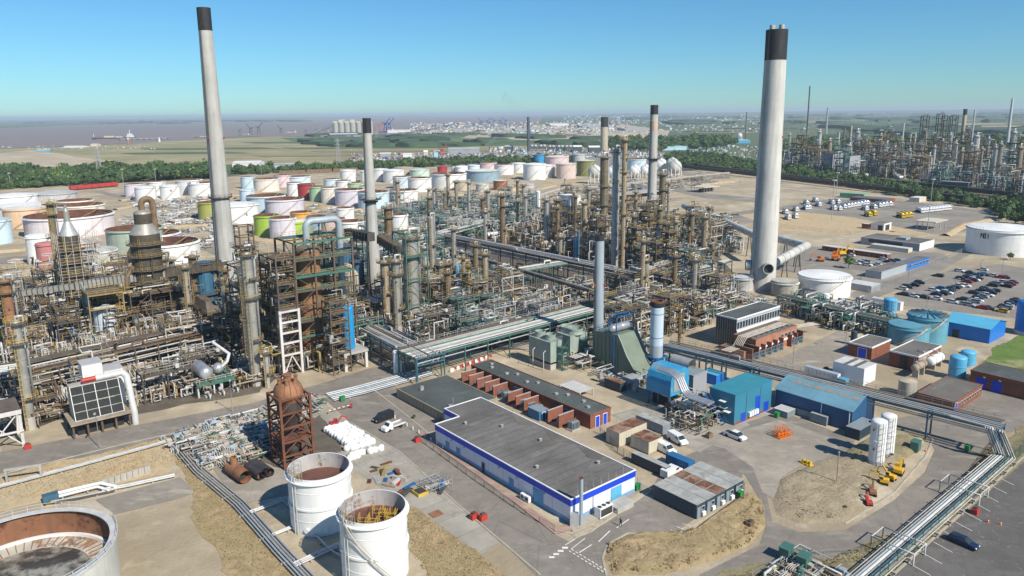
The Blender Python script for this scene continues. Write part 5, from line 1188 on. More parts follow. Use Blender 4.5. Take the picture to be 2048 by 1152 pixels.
# ---------------------------------------------------------------- columns
CL=[
(99, 402, 655, 13, 'ins_olive', 'tall slim olive column with yellow top platform at the far left', (.45, .72, .9, .98)),
(8, 558, 730, 20, 'rust_vessel', 'rust brown column cut by the left edge', (.3, .6, .85, .98)),
(31, 640, 858, 18, 'ins_clad', 'grey column with yellow ladders in the left foreground', (.3, .52, .8, .98)),
(491, 500, 770, 22, 'ins_clad', 'olive lagged column left of the tall steel tower', (.35, .5, .66, .8, .97)),
(484, 552, 740, 14, 'ins_olive', 'narrower olive column beside the lagged column', (.5, .9)),
(530, 700, 775, 10, 'galv', 'short grey column with yellow platform by the road', (.4, .95)),
(456, 560, 690, 10, 'ins_clad', 'slim grey column behind the rack left of the olive columns', (.5, .95)),
(790, 517, 668, 17, 'ins_clad', 'grey column with white overhead pipe right of the short chimney', (.35, .6, .8, .97)),
(768, 520, 650, 16, 'ins_tan', 'tan column close to the short chimney foot', (.5, .75, .97)),
(819, 470, 650, 30, 'ins_clad', 'stout grey column inside the green lattice frame', (.97, )),
(848, 492, 610, 11, 'galv', 'smooth pale column right of the green lattice frame', (.97, )),
(861, 432, 580, 13, 'ins_clad', 'tall grey column with rusty head right of the green frame', (.62, .93)),
(906, 455, 575, 8, 'ins_clad', 'slim column with rusty head at the start of the long rack', (.55, .97)),
(914, 529, 605, 7, 'cyan_blue', 'small light blue column in the centre unit', (.5, )),
(950, 487, 590, 8, 'ins_brown', 'brown column right of the small light blue one', (.5, .97)),
(880, 528, 600, 9, 'ins_clad', 'short grey column left of the small light blue one', (.97, )),
(938, 528, 610, 6, 'yellow_old', 'short yellowish column in the centre unit', (.5, .95)),
(926, 512, 600, 6, 'ins_tan', 'short tan column behind the small light blue one', (.6, .95)),
(775, 413, 520, 15, 'ins_brown', 'dark brown column in front of the white tank', (.5, .8, .97)),
(794, 360, 440, 7, 'ins_tan', 'thin column with two platforms at the edge of the tank farm', (.6, .95)),
(857, 376, 442, 5, 'galv_t', 'thin grey mast column in the back unit', (.95, )),
(895, 345, 440, 6, 'ins_tan', 'thin tan column in front of the big white open tank', (.5, .95)),
(937, 362, 440, 6, 'galv', 'thin grey column in the back green unit', (.5, .95)),
(1004, 388, 505, 9, 'ins_brown', 'brown column rising in front of the rusty tank', (.4, .6, .8, .97)),
(1076, 381, 437, 9, 'tank_white', 'clean white column in the back unit', ()),
(1092, 402, 480, 10, 'ins_clad', 'grey column, first of the group right of the clean white one', (.6, .95)),
(1103, 415, 482, 9, 'galv', 'pale column, second of the group right of the clean white one', (.9, )),
(1115, 398, 484, 9, 'ins_olive', 'olive column, third of the group right of the clean white one', (.5, .75, .97)),
(1148, 382, 470, 6, 'galv', 'thin pale column at the white topped heater', (.5, .95)),
(1157, 462, 525, 5, 'cyan_blue', 'thin light blue column left of the yellow brown one', ()),
(1152, 480, 525, 5, 'cyan_blue', 'shorter thin light blue column in the middle unit', ()),
(1169, 404, 505, 9, 'ins_tan', 'yellow brown column left of the tall twin columns', (.5, .98)),
(1209, 312, 462, 16, 'ins_olive', 'stout olive column with side pipe behind the grey stack', (.35, .6, .98)),
(1233, 297, 540, 14, 'galv', 'tallest smooth grey column, left of the twin pair', (.97, )),
(1250, 275, 545, 9, 'ins_tan', 'tall thin column with many yellow platforms, right of the twin pair', (.2, .32, .44, .55, .65, .75, .85, .93, .98)),
(1326, 345, 480, 13, 'ins_olive', 'olive column with dark head beside the sand banded chimney', (.5, .75, .97)),
(1338, 362, 480, 5, 'galv', 'thin pale column right of the dark headed one', (.95, )),
(1384, 424, 500, 11, 'ins_olive', 'ribbed grey column at the start of the big duct', (.3, .6, .95)),
(1290, 470, 540, 7, 'ins_clad', 'grey column with yellow top right of the twin columns', (.97, )),
(1316, 476, 530, 7, 'ins_clad', 'short grey column right of the yellow topped one', (.95, )),
(1360, 624, 705, 5, 'rust_steel', 'thin rust red column by the pale blue stack', (.5, )),
(1277, 662, 700, 10, 'galv', 'small grey vessel left of the pale blue stack', ()),
(1352, 440, 520, 8, 'ins_clad', 'grey column in the unit left of the ribbed one', (.6, .95)),
(1268, 430, 520, 9, 'ins_olive', 'dark lagged column right of the twin columns', (.5, .8, .97)),
(1120, 470, 540, 8, 'ins_clad', 'grey column at the front of the middle unit', (.5, .95)),
(970, 420, 490, 7, 'galv', 'pale column in the green unit', (.6, .95)),
(1035, 400, 470, 6, 'ins_tan', 'tan column between green unit and clean white column', (.6, .95)),
(680, 600, 690, 9, 'ins_tan', 'tan column inside the steel tower right of the rusty vessel', (.5, .95)),
]
GC={}
for(x, yt, yb, wd, mat, lab, pl)in CL:GC[x]=column(x, yt, yb, wd, mat, lab, pl, 'yellow' if('yellow' in lab or x in(99, 31))else 'yellow_old')
rg=np.random.RandomState(77);FP=[('in the unit before the middle yard', [(790, 640), (800, 585), (900, 575), (1050, 610), (920, 650)], 9), ('in the green unit near the tank farm', [(820, 460), (860, 425), (1040, 410), (1060, 440), (980, 470)], 10), ('in the unit round the tall twin columns', [(1020, 490), (1100, 445), (1290, 440), (1340, 480), (1300, 530), (1180, 525)], 16), ('behind the pale blue stack', [(1220, 660), (1240, 620), (1400, 600), (1400, 640)], 6), ('behind the high left rack', [(40, 690), (80, 640), (420, 620), (500, 680), (300, 700)], 10), ('left of the great chimney', [(1290, 545), (1360, 490), (1440, 480), (1430, 520)], 7)]
for wh, pl_, n_ in FP:
 for i, q in enumerate(scatter(pl_, n_, rg)):
  if any(np.hypot(*(q-GC[x][1]))<5 for x in GC):continue
  c=['ins_clad', 'ins_tan', 'galv', 'ins_brown', 'ins_olive'][i%5];nm=['grey', 'tan', 'pale metal', 'rusty brown', 'olive'][i%5];s_=mpp(q);h_=13+15*rg.rand();x0_, _=pr(*q);yt_=pr(*q, h_)[1]
  column(x0_, yt_, 0, (1.3+1.7*rg.rand())/s_, c, '%s mid height column %s'%(nm, wh), (.5, .8, .97), group='%s mid height columns %s'%(nm, wh), pt=q)
  # ---------------------------------------------------------------- special towers
  # domed regenerator on the left
t, g, h, r=column(289, 466, 668, 54, 'ins_dark', 'broad domed regenerator vessel ringed with platforms and a bent top pipe', (.42, .53, .66, .79, .9), 'yellow_old', 'regenerator', 'reactor vessel', True, False, skirt='steel_br', dome=.05)
hs=h;r2=r*.58;ob('cone', MB().mat('ins_clad').lathe([(r, hs-.1), (r2, hs+3.2)], 24), t);ob('upper_shell', MB().mat('ins_dark').lathe([(r2, hs+3.2), (r2, hs+6.5)], 24), t)
ob('dome', MB().mat('ins_clad').lathe([(r2*1.02*cos(q), hs+6.5+r2*.5*sin(q))for q in np.linspace(0, 1.5, 7)], 24, smooth=True), t)
q=[(cos(a)*1.7+1.7, 0, hs+9.5+sin(a)*1.7)for a in np.linspace(pi, 0, 9)]
ob('top_pipe', MB().mat('ins_brown').tube([(0, 0, hs+7.5)]+q+[(3.4, 0, hs+2), (3.4, 0, hs-12)], 1.0, 14, False), t)
ob('side_pipe', MB().mat('ins_brown').tube([(-r, -1, 6), (-r-2.5, -1, 9), (-r-2.5, -1, hs*.6), (-r, -1, hs*.7)], .7, 10), t)
for k in range(4):ob('bracket', MB().mat('steel_dk').beam((cos(k*1.57)*r, sin(k*1.57)*r, hs*.5), (cos(k*1.57)*(r+2.2), sin(k*1.57)*(r+2.2), hs*.78), .25).beam((cos(k*1.57)*(r+2.2), sin(k*1.57)*(r+2.2), hs*.78), (cos(k*1.57)*r, sin(k*1.57)*r, hs*.8), .25), t)
frame('deck_structure', 'dark steel base frame round the foot of the domed regenerator', 'steel frame', g-U*8-V*8, 18, 16, [6, 11, 16], 3, 2, 'steel_br', 'grating', 'yellow_old', fill='brown', seed=31)
# scaffolded reactor
t, g, h, r=column(138, 470, 668, 36, 'ins_dark', 'tall reactor wrapped in scaffold with silver cone top', (.3, .5, .62, .74, .86), 'yellow', 'reactor', 'reactor vessel', True, False, skirt='steel_br', dome=.05)
ob('cone', MB().mat('galv').lathe([(r*.95, h), (r*.3, h+4.6)], 20), t);ob('neck', MB().mat('ins_clad').lathe([(.95, h+4.4), (.95, h+8), (.5, h+9), (.5, h+10), (0, h+10)], 12), t)
sc=MB().mat('galv_t');a_, b_=r*2+6, r*2+5;nz=int(h/2.1)
t2=thing('scaffold_tower', 'dense tube scaffold with boarded lifts round the tall reactor', 'scaffold', W3(g-U*a_*.35-V*b_*.5), TH)
for i in range(7):
 for j in(0, 1, 2, 3):
  if 0<i<5 and 0<j<3:continue
  sc.beam((a_*i/6, b_*j/3, 0), (a_*i/6, b_*j/3, h+1), .15)
for k in range(1, nz):
 z=k*2.1
 for j in(0, 3):sc.beam((0, b_*j/3, z), (a_, b_*j/3, z), .1);sc.beam((0, b_*j/3, z+1), (a_, b_*j/3, z+1), .07)
 for i in(0, 6):sc.beam((a_*i/6, 0, z), (a_*i/6, b_, z), .1)
 if k%2:sc.beam((a_*(k%6)/6, 0, z), (a_*(k%6+1)/6, 0, z+2.1), .08)
ob('tubes', sc, t2)['kind']='stuff'
for k in range(1, nz, 2):ob('board_lift', MB().mat('galv_t').box(a_*.68, 0, k*2.1, a_, b_*.95, k*2.1+.06), t2)
frame('deck_structure', 'brown steel base frame round the scaffolded reactor', 'steel frame', g-U*7-V*7, 16, 14, [6, 11], 2, 2, 'steel_br', 'grating', 'yellow', fill='brown', seed=32)
# white and blue drum vessel in a cage, blue pipes beside it
t, g, h, r=column(208, 612, 694, 42, 'tank_white', 'white and blue paint peeled upright drum in a yellow caged frame', (.98, ), 'yellow', 'upright_drum', 'drum', False, False, skirt='rust_vessel', dome=.15)
M('peeled', (.6, .68, .74), .6, var=.1, sc=.3, streak=.3, rust=.35, rsc=.5, rcol=(.08, .35, .62))
for c_ in t.children:
 if c_.name.startswith('shell'):c_.data.materials[0]=MATS['peeled']
for k in range(8):a=k*pi/4;ob('cage_rib', MB().mat('steel_br').beam((cos(a)*(r+.15), sin(a)*(r+.15), 1), (cos(a)*(r+.15), sin(a)*(r+.15), h), .14), t)
frame('deck_structure', 'yellow steel cage round the white and blue drum', 'steel frame', g-U*(r+1.5)-V*(r+1.5), 2*r+3, 2*r+3, [5, h+.5, h+5], 1, 1, 'yellow_old', 'grating', 'yellow', seed=33, decks=[0, 0, 1], brace=False)
for i, (x, yt, yb, wd, c)in enumerate([(164, 565, 692, 3, 'galv'), (168, 572, 693, 3, 'cyan_blue'), (173, 585, 694, 5, 'cyan_blue'), (179, 600, 694, 4, 'galv_w'), (272, 632, 680, 7, 'cyan_blue'), (277, 636, 680, 4, 'galv_w'), (146, 655, 712, 11, 'bright_blue')]):
 column(x, yt, yb, wd, c, ['thin pipe stack left of the blue ones', 'thin blue riser pipe', 'thicker blue riser pipe', 'pale riser pipe right of the blue ones', 'short light blue vessel behind the rack', 'thin pale vessel beside the short light blue one', 'stubby deep blue vessel behind the rack'][i], (), name='riser' if i<4 else 'upright_vessel', cat='riser pipe' if i<4 else 'vessel', ladder=False, overhead=False)
 # blue boiler towers with brown duct
def boiler(x, yt, yb, wd, label, mat='blue_boiler'):
 t, g, h, r=column(x, yt, yb, wd, mat, label, (.5, .98), 'steel_dk', 'boiler', 'boiler', False, False, skirt=mat, dome=.1)
 for k in range(10):a=k*pi/5;ob('stiffener', MB().mat('steel_bg').beam((cos(a)*(r+.1), sin(a)*(r+.1), 1), (cos(a)*(r+.1), sin(a)*(r+.1), h), .16), t)
 return t, g, h, r
tb_, gb, hb, rb=boiler(407, 522, 648, 32, 'dark blue cylindrical boiler under the brown duct');frame('deck_structure', 'dark blue lattice frame beside the left blue boiler', 'steel frame', gb+U*4-V*3, 9, 8, [6, 12, 18], 1, 1, 'steel_bg', 'grating', 'steel_dk', fill='blue', seed=34)
boiler(690, 488, 600, 22, 'blue cylindrical boiler left of the short chimney, tallest of three');boiler(672, 505, 600, 20, 'blue boiler, leftmost of three by the short chimney');boiler(716, 520, 600, 20, 'lower blue boiler at the short chimney')
def duct(pa, pb, za, zb, wd, hh, mat, label, ribs=12, name='flue_duct'):
 A=G(*pa, za);B=G(*pb, zb);a=np.array([*A, za]);b=np.array([*B, zb]);t=thing(name, label, 'duct', (0, 0, 0));ob('casing', MB().mat(mat).beam(a, b, wd, hh), t)
 m=MB().mat('steel_dk')
 for i in range(ribs+1):c=a+(b-a)*i/ribs;d=(b-a)/np.linalg.norm(b-a)*.12;m.beam(c-d, c+d, wd+.35, hh+.35)
 ob('stiffener', m, t)['kind']='stuff';n=4
 for i in range(n):c=a+(b-a)*(i+.5)/n;ob('leg', MB().mat('steel_dk').beam((c[0], c[1], 0), (c[0], c[1], c[2]-hh/2), .35), t)
 return t
zd=HT(G(420, 650), 535);duct((330, 545), (452, 528), zd, zd+.5, 2.6, 2.9, 'ins_dark', 'brown box duct leading into the tallest chimney', 12);duct((150, 572), (330, 546), zd-1, zd, 2.6, 2.4, 'ins_clad', 'grey lattice sided duct passing in front of the regenerator', 22)
duct((0, 592), (150, 572), zd-2, zd-1, 2.4, 1.6, 'ins_clad', 'far left stretch of the grey duct', 14)
z2=HT(G(750, 600), 470);duct((695, 465), (742, 474), z2, z2, 3, 3, 'black', 'black duct leading into the short chimney from the left', 8);duct((762, 478), (800, 500), z2, z2-2, 3, 3, 'ins_brown', 'dark ribbed duct right of the short chimney', 10)
# furnace blocks
def furnace(F, Lx, Rx, top, mat, label, roof=None, hip=0.25):
 p=G(*F);a=ext(p, U, Rx);b=ext(p, V, Lx);h=HT(p, top);t=thing('furnace', label, 'furnace', W3(p), TH)
 ob('casing', MB().mat(mat).box(0, 0, 0, a, b, h*.75), t);m=MB().mat(roof or mat);i=hip
 m.add([(0, 0, h*.75), (a, 0, h*.75), (a, b, h*.75), (0, b, h*.75), (a*i, b*i, h), (a*(1-i), b*i, h), (a*(1-i), b*(1-i), h), (a*i, b*(1-i), h)], [[0, 1, 5, 4], [1, 2, 6, 5], [2, 3, 7, 6], [3, 0, 4, 7], [4, 5, 6, 7]]);ob('roof', m, t)
 m=MB().mat('steel_br')
 for k in range(7):x=a*k/6;m.box(x-.1, -.22, 0, x+.1, -.02, h*.75)
 for k in range(7):y=b*k/6;m.box(-.22, y-.1, 0, -.02, y+.1, h*.75)
 for k in range(1, 4):m.box(-.25, -.25, h*.75*k/3.1-.1, a+.1, -.03, h*.75*k/3.1+.1);m.box(-.25, -.2, h*.75*k/3.1-.1, -.03, b, h*.75*k/3.1+.1)
 ob('buckstay', m, t)['kind']='stuff';ob('handrail', rail(MB().mat('yellow_old'), [(0, 0, h*.75), (a, 0, h*.75), (a, b, h*.75), (0, b, h*.75)], 1.1, True), t);return t
furnace((688, 612), 660, 720, 533, 'tank_foul', 'rusty white furnace with rounded roof between steel tower and blue boilers');furnace((420, 690), 385, 452, 610, 'ins_brown', 'brown furnace block behind the rack in the left unit', 'grating');furnace((350, 672), 320, 392, 595, 'ins_brown', 'brown furnace with sloped ducts right of the regenerator', 'grating')
furnace((1140, 470), 1115, 1162, 392, 'ins_clad', 'grey heater with clean white top box', 'tank_white', .05);furnace((1205, 498), 1165, 1215, 445, 'rust_vessel', 'red brown heater block left of the tall twin columns', 'grating');furnace((1310, 480), 1268, 1322, 425, 'ins_brown', 'dark brown heater at the foot of the sand banded chimney', 'steel_dk', .3)
# tall steel tower with rusty vessel (right) and stair tower (left)
pB=G(604, 744);aB=ext(pB, U, 716);bB=min(13, ext(pB, V, 560));hB=HT(pB, 478);lv=[hB*f for f in(.12, .27, .38, .5, .61, .72, .84, .97)]
frame('steel_tower', 'tall rusty steel tower of eight decks round the big brown vessel', 'steel tower', pB, aB, bB, lv, 3, 2, 'steel_br', 'grating_g', 'yellow_old', seed=41, post_w=.5)
for i in(1, 5, 7):z=lv[i];tag(ob('edge_beam', MB().mat('steel_gr').box(-.2, -.5, z-.5, aB+.2, -.2, z+.1), None, W3(pB), TH), 'green edge beam along deck %s of the tall steel tower'%('two', 'six', 'eight')[(1, 5, 7).index(i)], 'beam')
cV=pB+U*aB*.36+V*bB*.42
t, g, h, r=column(0, 488, 0, 46, 'rust_vessel', 'big rust brown vessel standing inside the tall steel tower', (), 'yellow_old', 'reactor', 'reactor vessel', False, False, pt=cV, skirt='rust_vessel', dome=.5, top_mat='ins_olive')
for k in range(6):a=-2.4+k*.5;ob('manhole', MB().mat('rust_steel').lathe([(.55, 0), (.55, .4), (0, .4)], 12, (0, 0, 0), axis='x'), t, (cos(a)*r, sin(a)*r, h*(.18+.1*k)), a)
zt=hB*.97;P0=[(0, 0, h-1), (0, 0, zt+3)]+[(1.8-1.8*cos(a), 0, zt+3+1.8*sin(a))for a in np.linspace(.4, pi/2, 4)]+[(8.5+1.8*sin(a), 0, zt+3+1.8*cos(a))for a in np.linspace(0, pi/2, 5)]+[(10.3, 0, zt-20)]
tt=thing('overhead_line', 'fat grey bent pipe on top of the tall steel tower', 'pipe', W3(cV), TH);ob('pipe', MB().mat('chim_grey').tube(P0, 1.0, 16), tt);ob('support', MB().mat('steel_dk').beam((4, -.8, zt), (4, .8, zt+5), .2).beam((4, .8, zt), (4, -.8, zt+5), .2).beam((6, -.8, zt), (6, .8, zt+5), .2), tt)
pA=G(568, 752);aA=ext(pA, U, 602);bA=min(12, ext(pA, V, 530));hA=HT(pA, 520)
frame('steel_tower', 'narrower steel tower with white painted lower legs left of the big vessel', 'steel tower', pA, aA, bA, [hA*f for f in(.12, .24, .36, .47, .58, .68, .79, .9, 1.)], 1, 2, 'steel_br', 'grating', 'yellow_old', fill='brown', seed=42, post_w=.4)
tw=thing('portal_structure', 'white fireproofed portal legs with cross beams at the foot of the steel tower', 'steel frame', W3(pA-V*.6), TH);hw=HT(pA, 622)
for x in(-.2, aA+.2):ob('leg', MB().mat('white_steel').box(x-.35, -.4, 0, x+.35, .3, hw), tw)
for k in(.32, .5, .66, .82, .98):ob('beam', MB().mat('white_steel').box(0, -.3, hw*k-.25, aA, .2, hw*k+.25), tw)
ob('brace', MB().mat('white_steel').beam((0, 0, .5), (aA/2, 0, hw*.3), .3).beam((aA, 0, .5), (aA/2, 0, hw*.3), .3), tw)
column(585, 585, 745, 22, 'galv', 'grey vessel inside the narrower steel tower', (), ladder=False, pt=pA+U*aA*.5+V*5)
# stepped frame on the olive column
pC=G(502, 748);hC=HT(pC, 540);frame('deck_structure', 'dark steel frame between olive columns and steel tower', 'steel frame', pC+V*4, 8, 8, [hC*f for f in(.2, .4, .6, .8, 1.)], 1, 1, 'steel_dk', 'grating', 'galv_t', fill='brown', seed=43)
g8=GC[491][1];h8=GC[491][2];tc_=thing('cage_top', 'open dark steel cage on top of the olive lagged column', 'steel cage', W3(g8, h8), TH)
for x in(-1.8, 1.8):
 for y in(-1.8, 1.8):ob('post', MB().mat('steel_br').box(x-.15, y-.15, -.5, x+.15, y+.15, 6.5), tc_)
for z in(1, 3.6, 6.4):ob('ring_beam', MB().mat('steel_br').box(-2, -2, z, 2, -1.8, z+.25).box(-2, 1.8, z, 2, 2, z+.25).box(-2, -1.8, z, -1.8, 1.8, z+.25).box(1.8, -1.8, z, 2, 1.8, z+.25), tc_)
ob('platform', rail(MB().mat('grating').box(-3, -2.6, .8, 2.6, 2.6, .9).mat('steel_dk'), [(-3, -2.6, .9), (2.6, -2.6, .9), (2.6, 2.6, .9), (-3, 2.6, .9)], 1.1, True), tc_)
# bright blue column on a concrete table, with lattice lift tower
pT=G(692, 744);aT=ext(pT, U, 733);hT=HT(pT, 706);tt=thing('concrete_table', 'stained white table frame carrying the bright blue column', 'table frame', W3(pT), TH)
for x in(0, aT):
 for y in(0, 6):ob('leg', MB().mat('white_steel').box(x-.4, y-.4, 0, x+.4, y+.4, hT-.8), tt)
ob('top_slab', MB().mat('concrete').box(-.6, -.6, hT-.8, aT+.6, 6.6, hT), tt);ob('brace', MB().mat('steel_dk').beam((0, -.1, .3), (aT, -.1, hT-1), .2).beam((aT, -.1, .3), (0, -.1, hT-1), .2), tt)
cb=pT+U*aT*.45+V*3;hb2=HT(cb, 610);s_=mpp(cb);t=thing('process_column', 'bright sky blue column standing on the white table frame', 'column', W3(cb, hT), TH);rr_=11.5*s_;hh_=hb2-hT
ob('shell', MB().mat('bright_blue').lathe([(rr_, 0), (rr_, hh_-.8)], 28).lathe([(rr_*cos(q), hh_-.8+.8*sin(q))for q in np.linspace(0, 1.57, 5)], 28, smooth=True), t);ob('top_rail', rail(MB().mat('galv_w'), [(-2, -2, hh_), (2, -2, hh_), (2, 2, hh_), (-2, 2, hh_)], 1.4, True), t)
ob('ladder', MB().mat('bright_blue').beam((-rr_-.3, -.3, 0), (-rr_-.3, -.3, hh_), .08).beam((-rr_-.3, .3, 0), (-rr_-.3, .3, hh_), .08), t);ob('side_platform', MB().mat('rust_steel').box(-rr_-2.4, -2, hh_*.42, -rr_, 1, hh_*.42+.1).box(-rr_-2.4, -2, hh_*.25, -rr_, 1, hh_*.25+.1), t)
pL=G(668, 752);hL=HT(pL, 607);frame('lattice_tower', 'rusty lattice tower left of the bright blue column', 'steel tower', pL, 5.5, 5, [hL*f for f in(.16, .3, .44, .58, .72, .86, 1.)], 1, 1, 'steel_br', 'grating', 'yellow_old', fill='white', seed=44)
# green lattice frame round the stout grey column
pG=GC[819][1]-U*4.2-V*4.2;frame('lattice_tower', 'green lattice frame round the stout grey column', 'steel tower', pG, 8.4, 8.4, [HT(pG, 612), HT(pG, 560), HT(pG, 515), HT(pG, 468)], 1, 1, 'steel_gr', 'grating_g', 'yellow_old', seed=45, decks=[0, 1, 1, 1])
# pale roofed shelter
pS=G(752, 640);tS=thing('shelter', 'open steel shelter with bright sheet roof in the middle of the left unit', 'shelter', W3(pS), TH);z=HT(pS, 606)
for x in(0, 6, 12):
 for y in(0, 9):ob('post', MB().mat('steel_br').box(x-.15, y-.15, 0, x+.15, y+.15, z), tS)
for i in range(8):ob('roof_sheet', MB().mat('galv_w' if i==3 else 'galv').box(-.5+i*1.65, -.6, z, 1.11+i*1.65, 9.6, z+.12), tS)
ob('fascia', MB().mat('ins_tan').box(-.5, -.75, z-.9, 12.7, -.62, z), tS)
# drum table by the road
pD=G(398, 796);zD=HT(pD, 768);tD=thing('support_table', 'green steel table frame carrying the silver drums by the road', 'table frame', W3(pD), TH);aD=ext(pD, U, 468)
for i in range(4):
 for y in(0, 9):ob('leg', MB().mat('galv_w' if y==0 else 'steel_br').box(aD*i/3-.22, y-.22, 0, aD*i/3+.22, y+.22, zD-.5), tD)
ob('deck', MB().mat('grating_g').box(-.4, -.4, zD-.1, aD+.4, 9.4, zD), tD);ob('edge_beam', MB().mat('steel_gr').box(-.4, -.7, zD-.9, aD+.4, -.42, zD+.05), tD);ob('handrail', rail(MB().mat('galv_w'), [(-.4, -.4, zD), (aD+.4, -.4, zD), (aD+.4, 9.4, zD)], 1.1), tD)
M('silver', (.55, .56, .57), .32, m=.6, var=.15, sc=.4, streak=.2)
tt=thing('horizontal_drum', 'large silver drum on the green table frame by the road', 'drum', W3(pD+U*aD*.28+V*4, zD), TH+pi/2);q=np.linspace(-pi/2, pi/2, 13);r=1.75;L=7
ob('shell', MB().mat('silver').lathe([(r*cos(a), -L/2+r*.7*sin(a))for a in q[:7]]+[(r*cos(a), L/2+r*.7*sin(a))for a in q[6:]], 28, (0, 0, r+.5), True, 'x'), tt)
for s in(-2, 2):ob('saddle', MB().mat('concrete').box(s-.2, -1.2, 0, s+.2, 1.2, .9), tt)
tt=thing('knock_out_pot', 'silver round ended pot with bent white pipe beside the large drum', 'vessel', W3(pD+U*aD*.72+V*3.5, zD), TH);ob('shell', MB().mat('silver').sphere((0, 0, 1.9), 1.5, 22, 12, 1.), tt);ob('leg', MB().mat('steel_dk').box(-1, -.2, 0, -.7, .2, 1).box(.7, -.2, 0, 1, .2, 1), tt)
ob('bent_pipe', MB().mat('galv_w').tube([(.3, -.8, 2), (2.2, -1, 3.6), (3.2, 0, 5.2), (.5, 4, 8)], .42, 12), tt)
for i in range(3):tag(dup(PROTO['pump'], W3(pD+U*(2+i*3.6)+V*.5, 0), TH+pi/2, 'rusty pump under the green table frame', 'pumps under the table frame', 1.5), None, 'pump')
# louvred air cooler with white frame by the road
pF=G(150, 880);aF=ext(pF, U, 262);z0=HT(pF, 852);z1=HT(pF, 792);tF=thing('louvred_cooler', 'air cooler with slanted dark panel grid in a white frame by the road', 'air cooler', W3(pF), TH)
for i in range(5):
 for y in(.3, 8):ob('leg', MB().mat('steel_br').box(aF*i/4-.2, y-.2, 0, aF*i/4+.2, y+.2, z0), tF)
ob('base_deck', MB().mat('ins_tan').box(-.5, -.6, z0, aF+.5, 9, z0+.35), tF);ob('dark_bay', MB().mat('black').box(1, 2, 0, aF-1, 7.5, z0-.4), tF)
M('panel_black', (.03, .032, .032), .95, var=.3, sc=2.)
def slant(x, f, o=0):return(x, 1.2+3.2*f-o*.8, z0+.4+(z1-z0)*f+o*.5)
for i in range(4):
 for j in range(4):
  x0_, x1_=.8+(aF-1.6)*i/4+.12, .8+(aF-1.6)*(i+1)/4-.12;f0, f1=j/4+.02, (j+1)/4-.02
  ob('louvre_panel', MB().mat('panel_black').add([slant(x0_, f0), slant(x1_, f0), slant(x1_, f1), slant(x0_, f1)], [[0, 1, 2, 3]]), tF)
m=MB().mat('galv_w')
for i in range(5):x=.8+(aF-1.6)*i/4;m.beam(slant(x, 0, .12), slant(x, 1, .12), .16 if i%2==0 else .1)
for j in range(5):m.beam(slant(.8, j/4, .12), slant(aF-.8, j/4, .12), .14 if j in(0, 4)else .09)
ob('frame', m, tF);ob('casing', MB().mat('galv_t').add([(.8, 1.3, z0+.3), (.8, 8, z0+.3), (.8, 8, z1+.3), (.8, 4.5, z1+.3), (aF-.8, 1.3, z0+.3), (aF-.8, 8, z0+.3), (aF-.8, 8, z1+.3), (aF-.8, 4.5, z1+.3)], [[3, 2, 1, 0], [4, 5, 6, 7], [2, 3, 7, 6], [1, 2, 6, 5]]), tF)
ob('handrail', rail(MB().mat('galv_w'), [(.8, 8, z1+.4), (aF-.8, 8, z1+.4)], 1.1), tF);ob('header_pipe', MB().mat('galv_w').tube([(aF*.55, 5.4, z1+1.2), (aF+.6, 5.4, z1+1.2), (aF+1.2, 4.6, z1+.4), (aF+1.2, .6, 3), (aF+1.2, .6, 0)], .75, 12).mat('red_p').tube([(aF*.3, 5.4, z1+1.2), (aF*.55, 5.4, z1+1.2)], .6, 12), tF)
for(x0_, y0_, x1_, y1_, hh_, l)in[(aF*.38, 9.3, aF*.75, 14, 4.6, 'tall windowless white box behind the louvred cooler'), (aF*.76, 9.3, aF*1.12, 14, 2.2, 'lower white box with slatted roof behind the louvred cooler')]:
 tW=thing('plant_box', l, 'plant box', W3(pF+U*x0_+V*y0_), TH);w_, d_=x1_-x0_, y1_-y0_;ob('wall', MB().mat('b_white').box(0, 0, 0, w_, d_, z1-1+hh_), tW);ob('roof', MB().mat('b_roof').box(-.1, -.1, z1-1+hh_, w_+.1, d_+.1, z1-.8+hh_), tW)
 ob('opening', MB().mat('black').box(w_*.5, -.06, z1-3, w_*.5+1, -.01, z1-1.), tW)
 # white braced table frame at the left edge
pW=G(48, 893);aW=9;tW=thing('support_table', 'white painted steel table with cross braces at the left edge by the road', 'table frame', W3(pW-U*14), TH);zW=HT(pW, 822)
for x in(0, 7, 14):
 for y in(0, 9):ob('leg', MB().mat('white_steel').box(x-.3, y-.3, 0, x+.3, y+.3, zW), tW)
ob('deck', MB().mat('grating').box(-.4, -.4, zW, 14.4, 9.4, zW+.4), tW);ob('edge_beam', MB().mat('white_steel').box(-.4, -.75, zW-.5, 14.4, -.42, zW+.45).box(-.4, -.7, zW*.45, 14.4, -.42, zW*.45+.4), tW)
ob('brace', MB().mat('white_steel').beam((0, -.1, .5), (7, -.1, zW), .25).beam((7, -.1, .5), (0, -.1, zW), .25).beam((7, -.1, .5), (14, -.1, zW), .25).beam((14, -.1, .5), (7, -.1, zW), .25), tW);pipework([(0, 800), (50, 790), (50, 850), (0, 860)], 5, 4, 'white', 77)
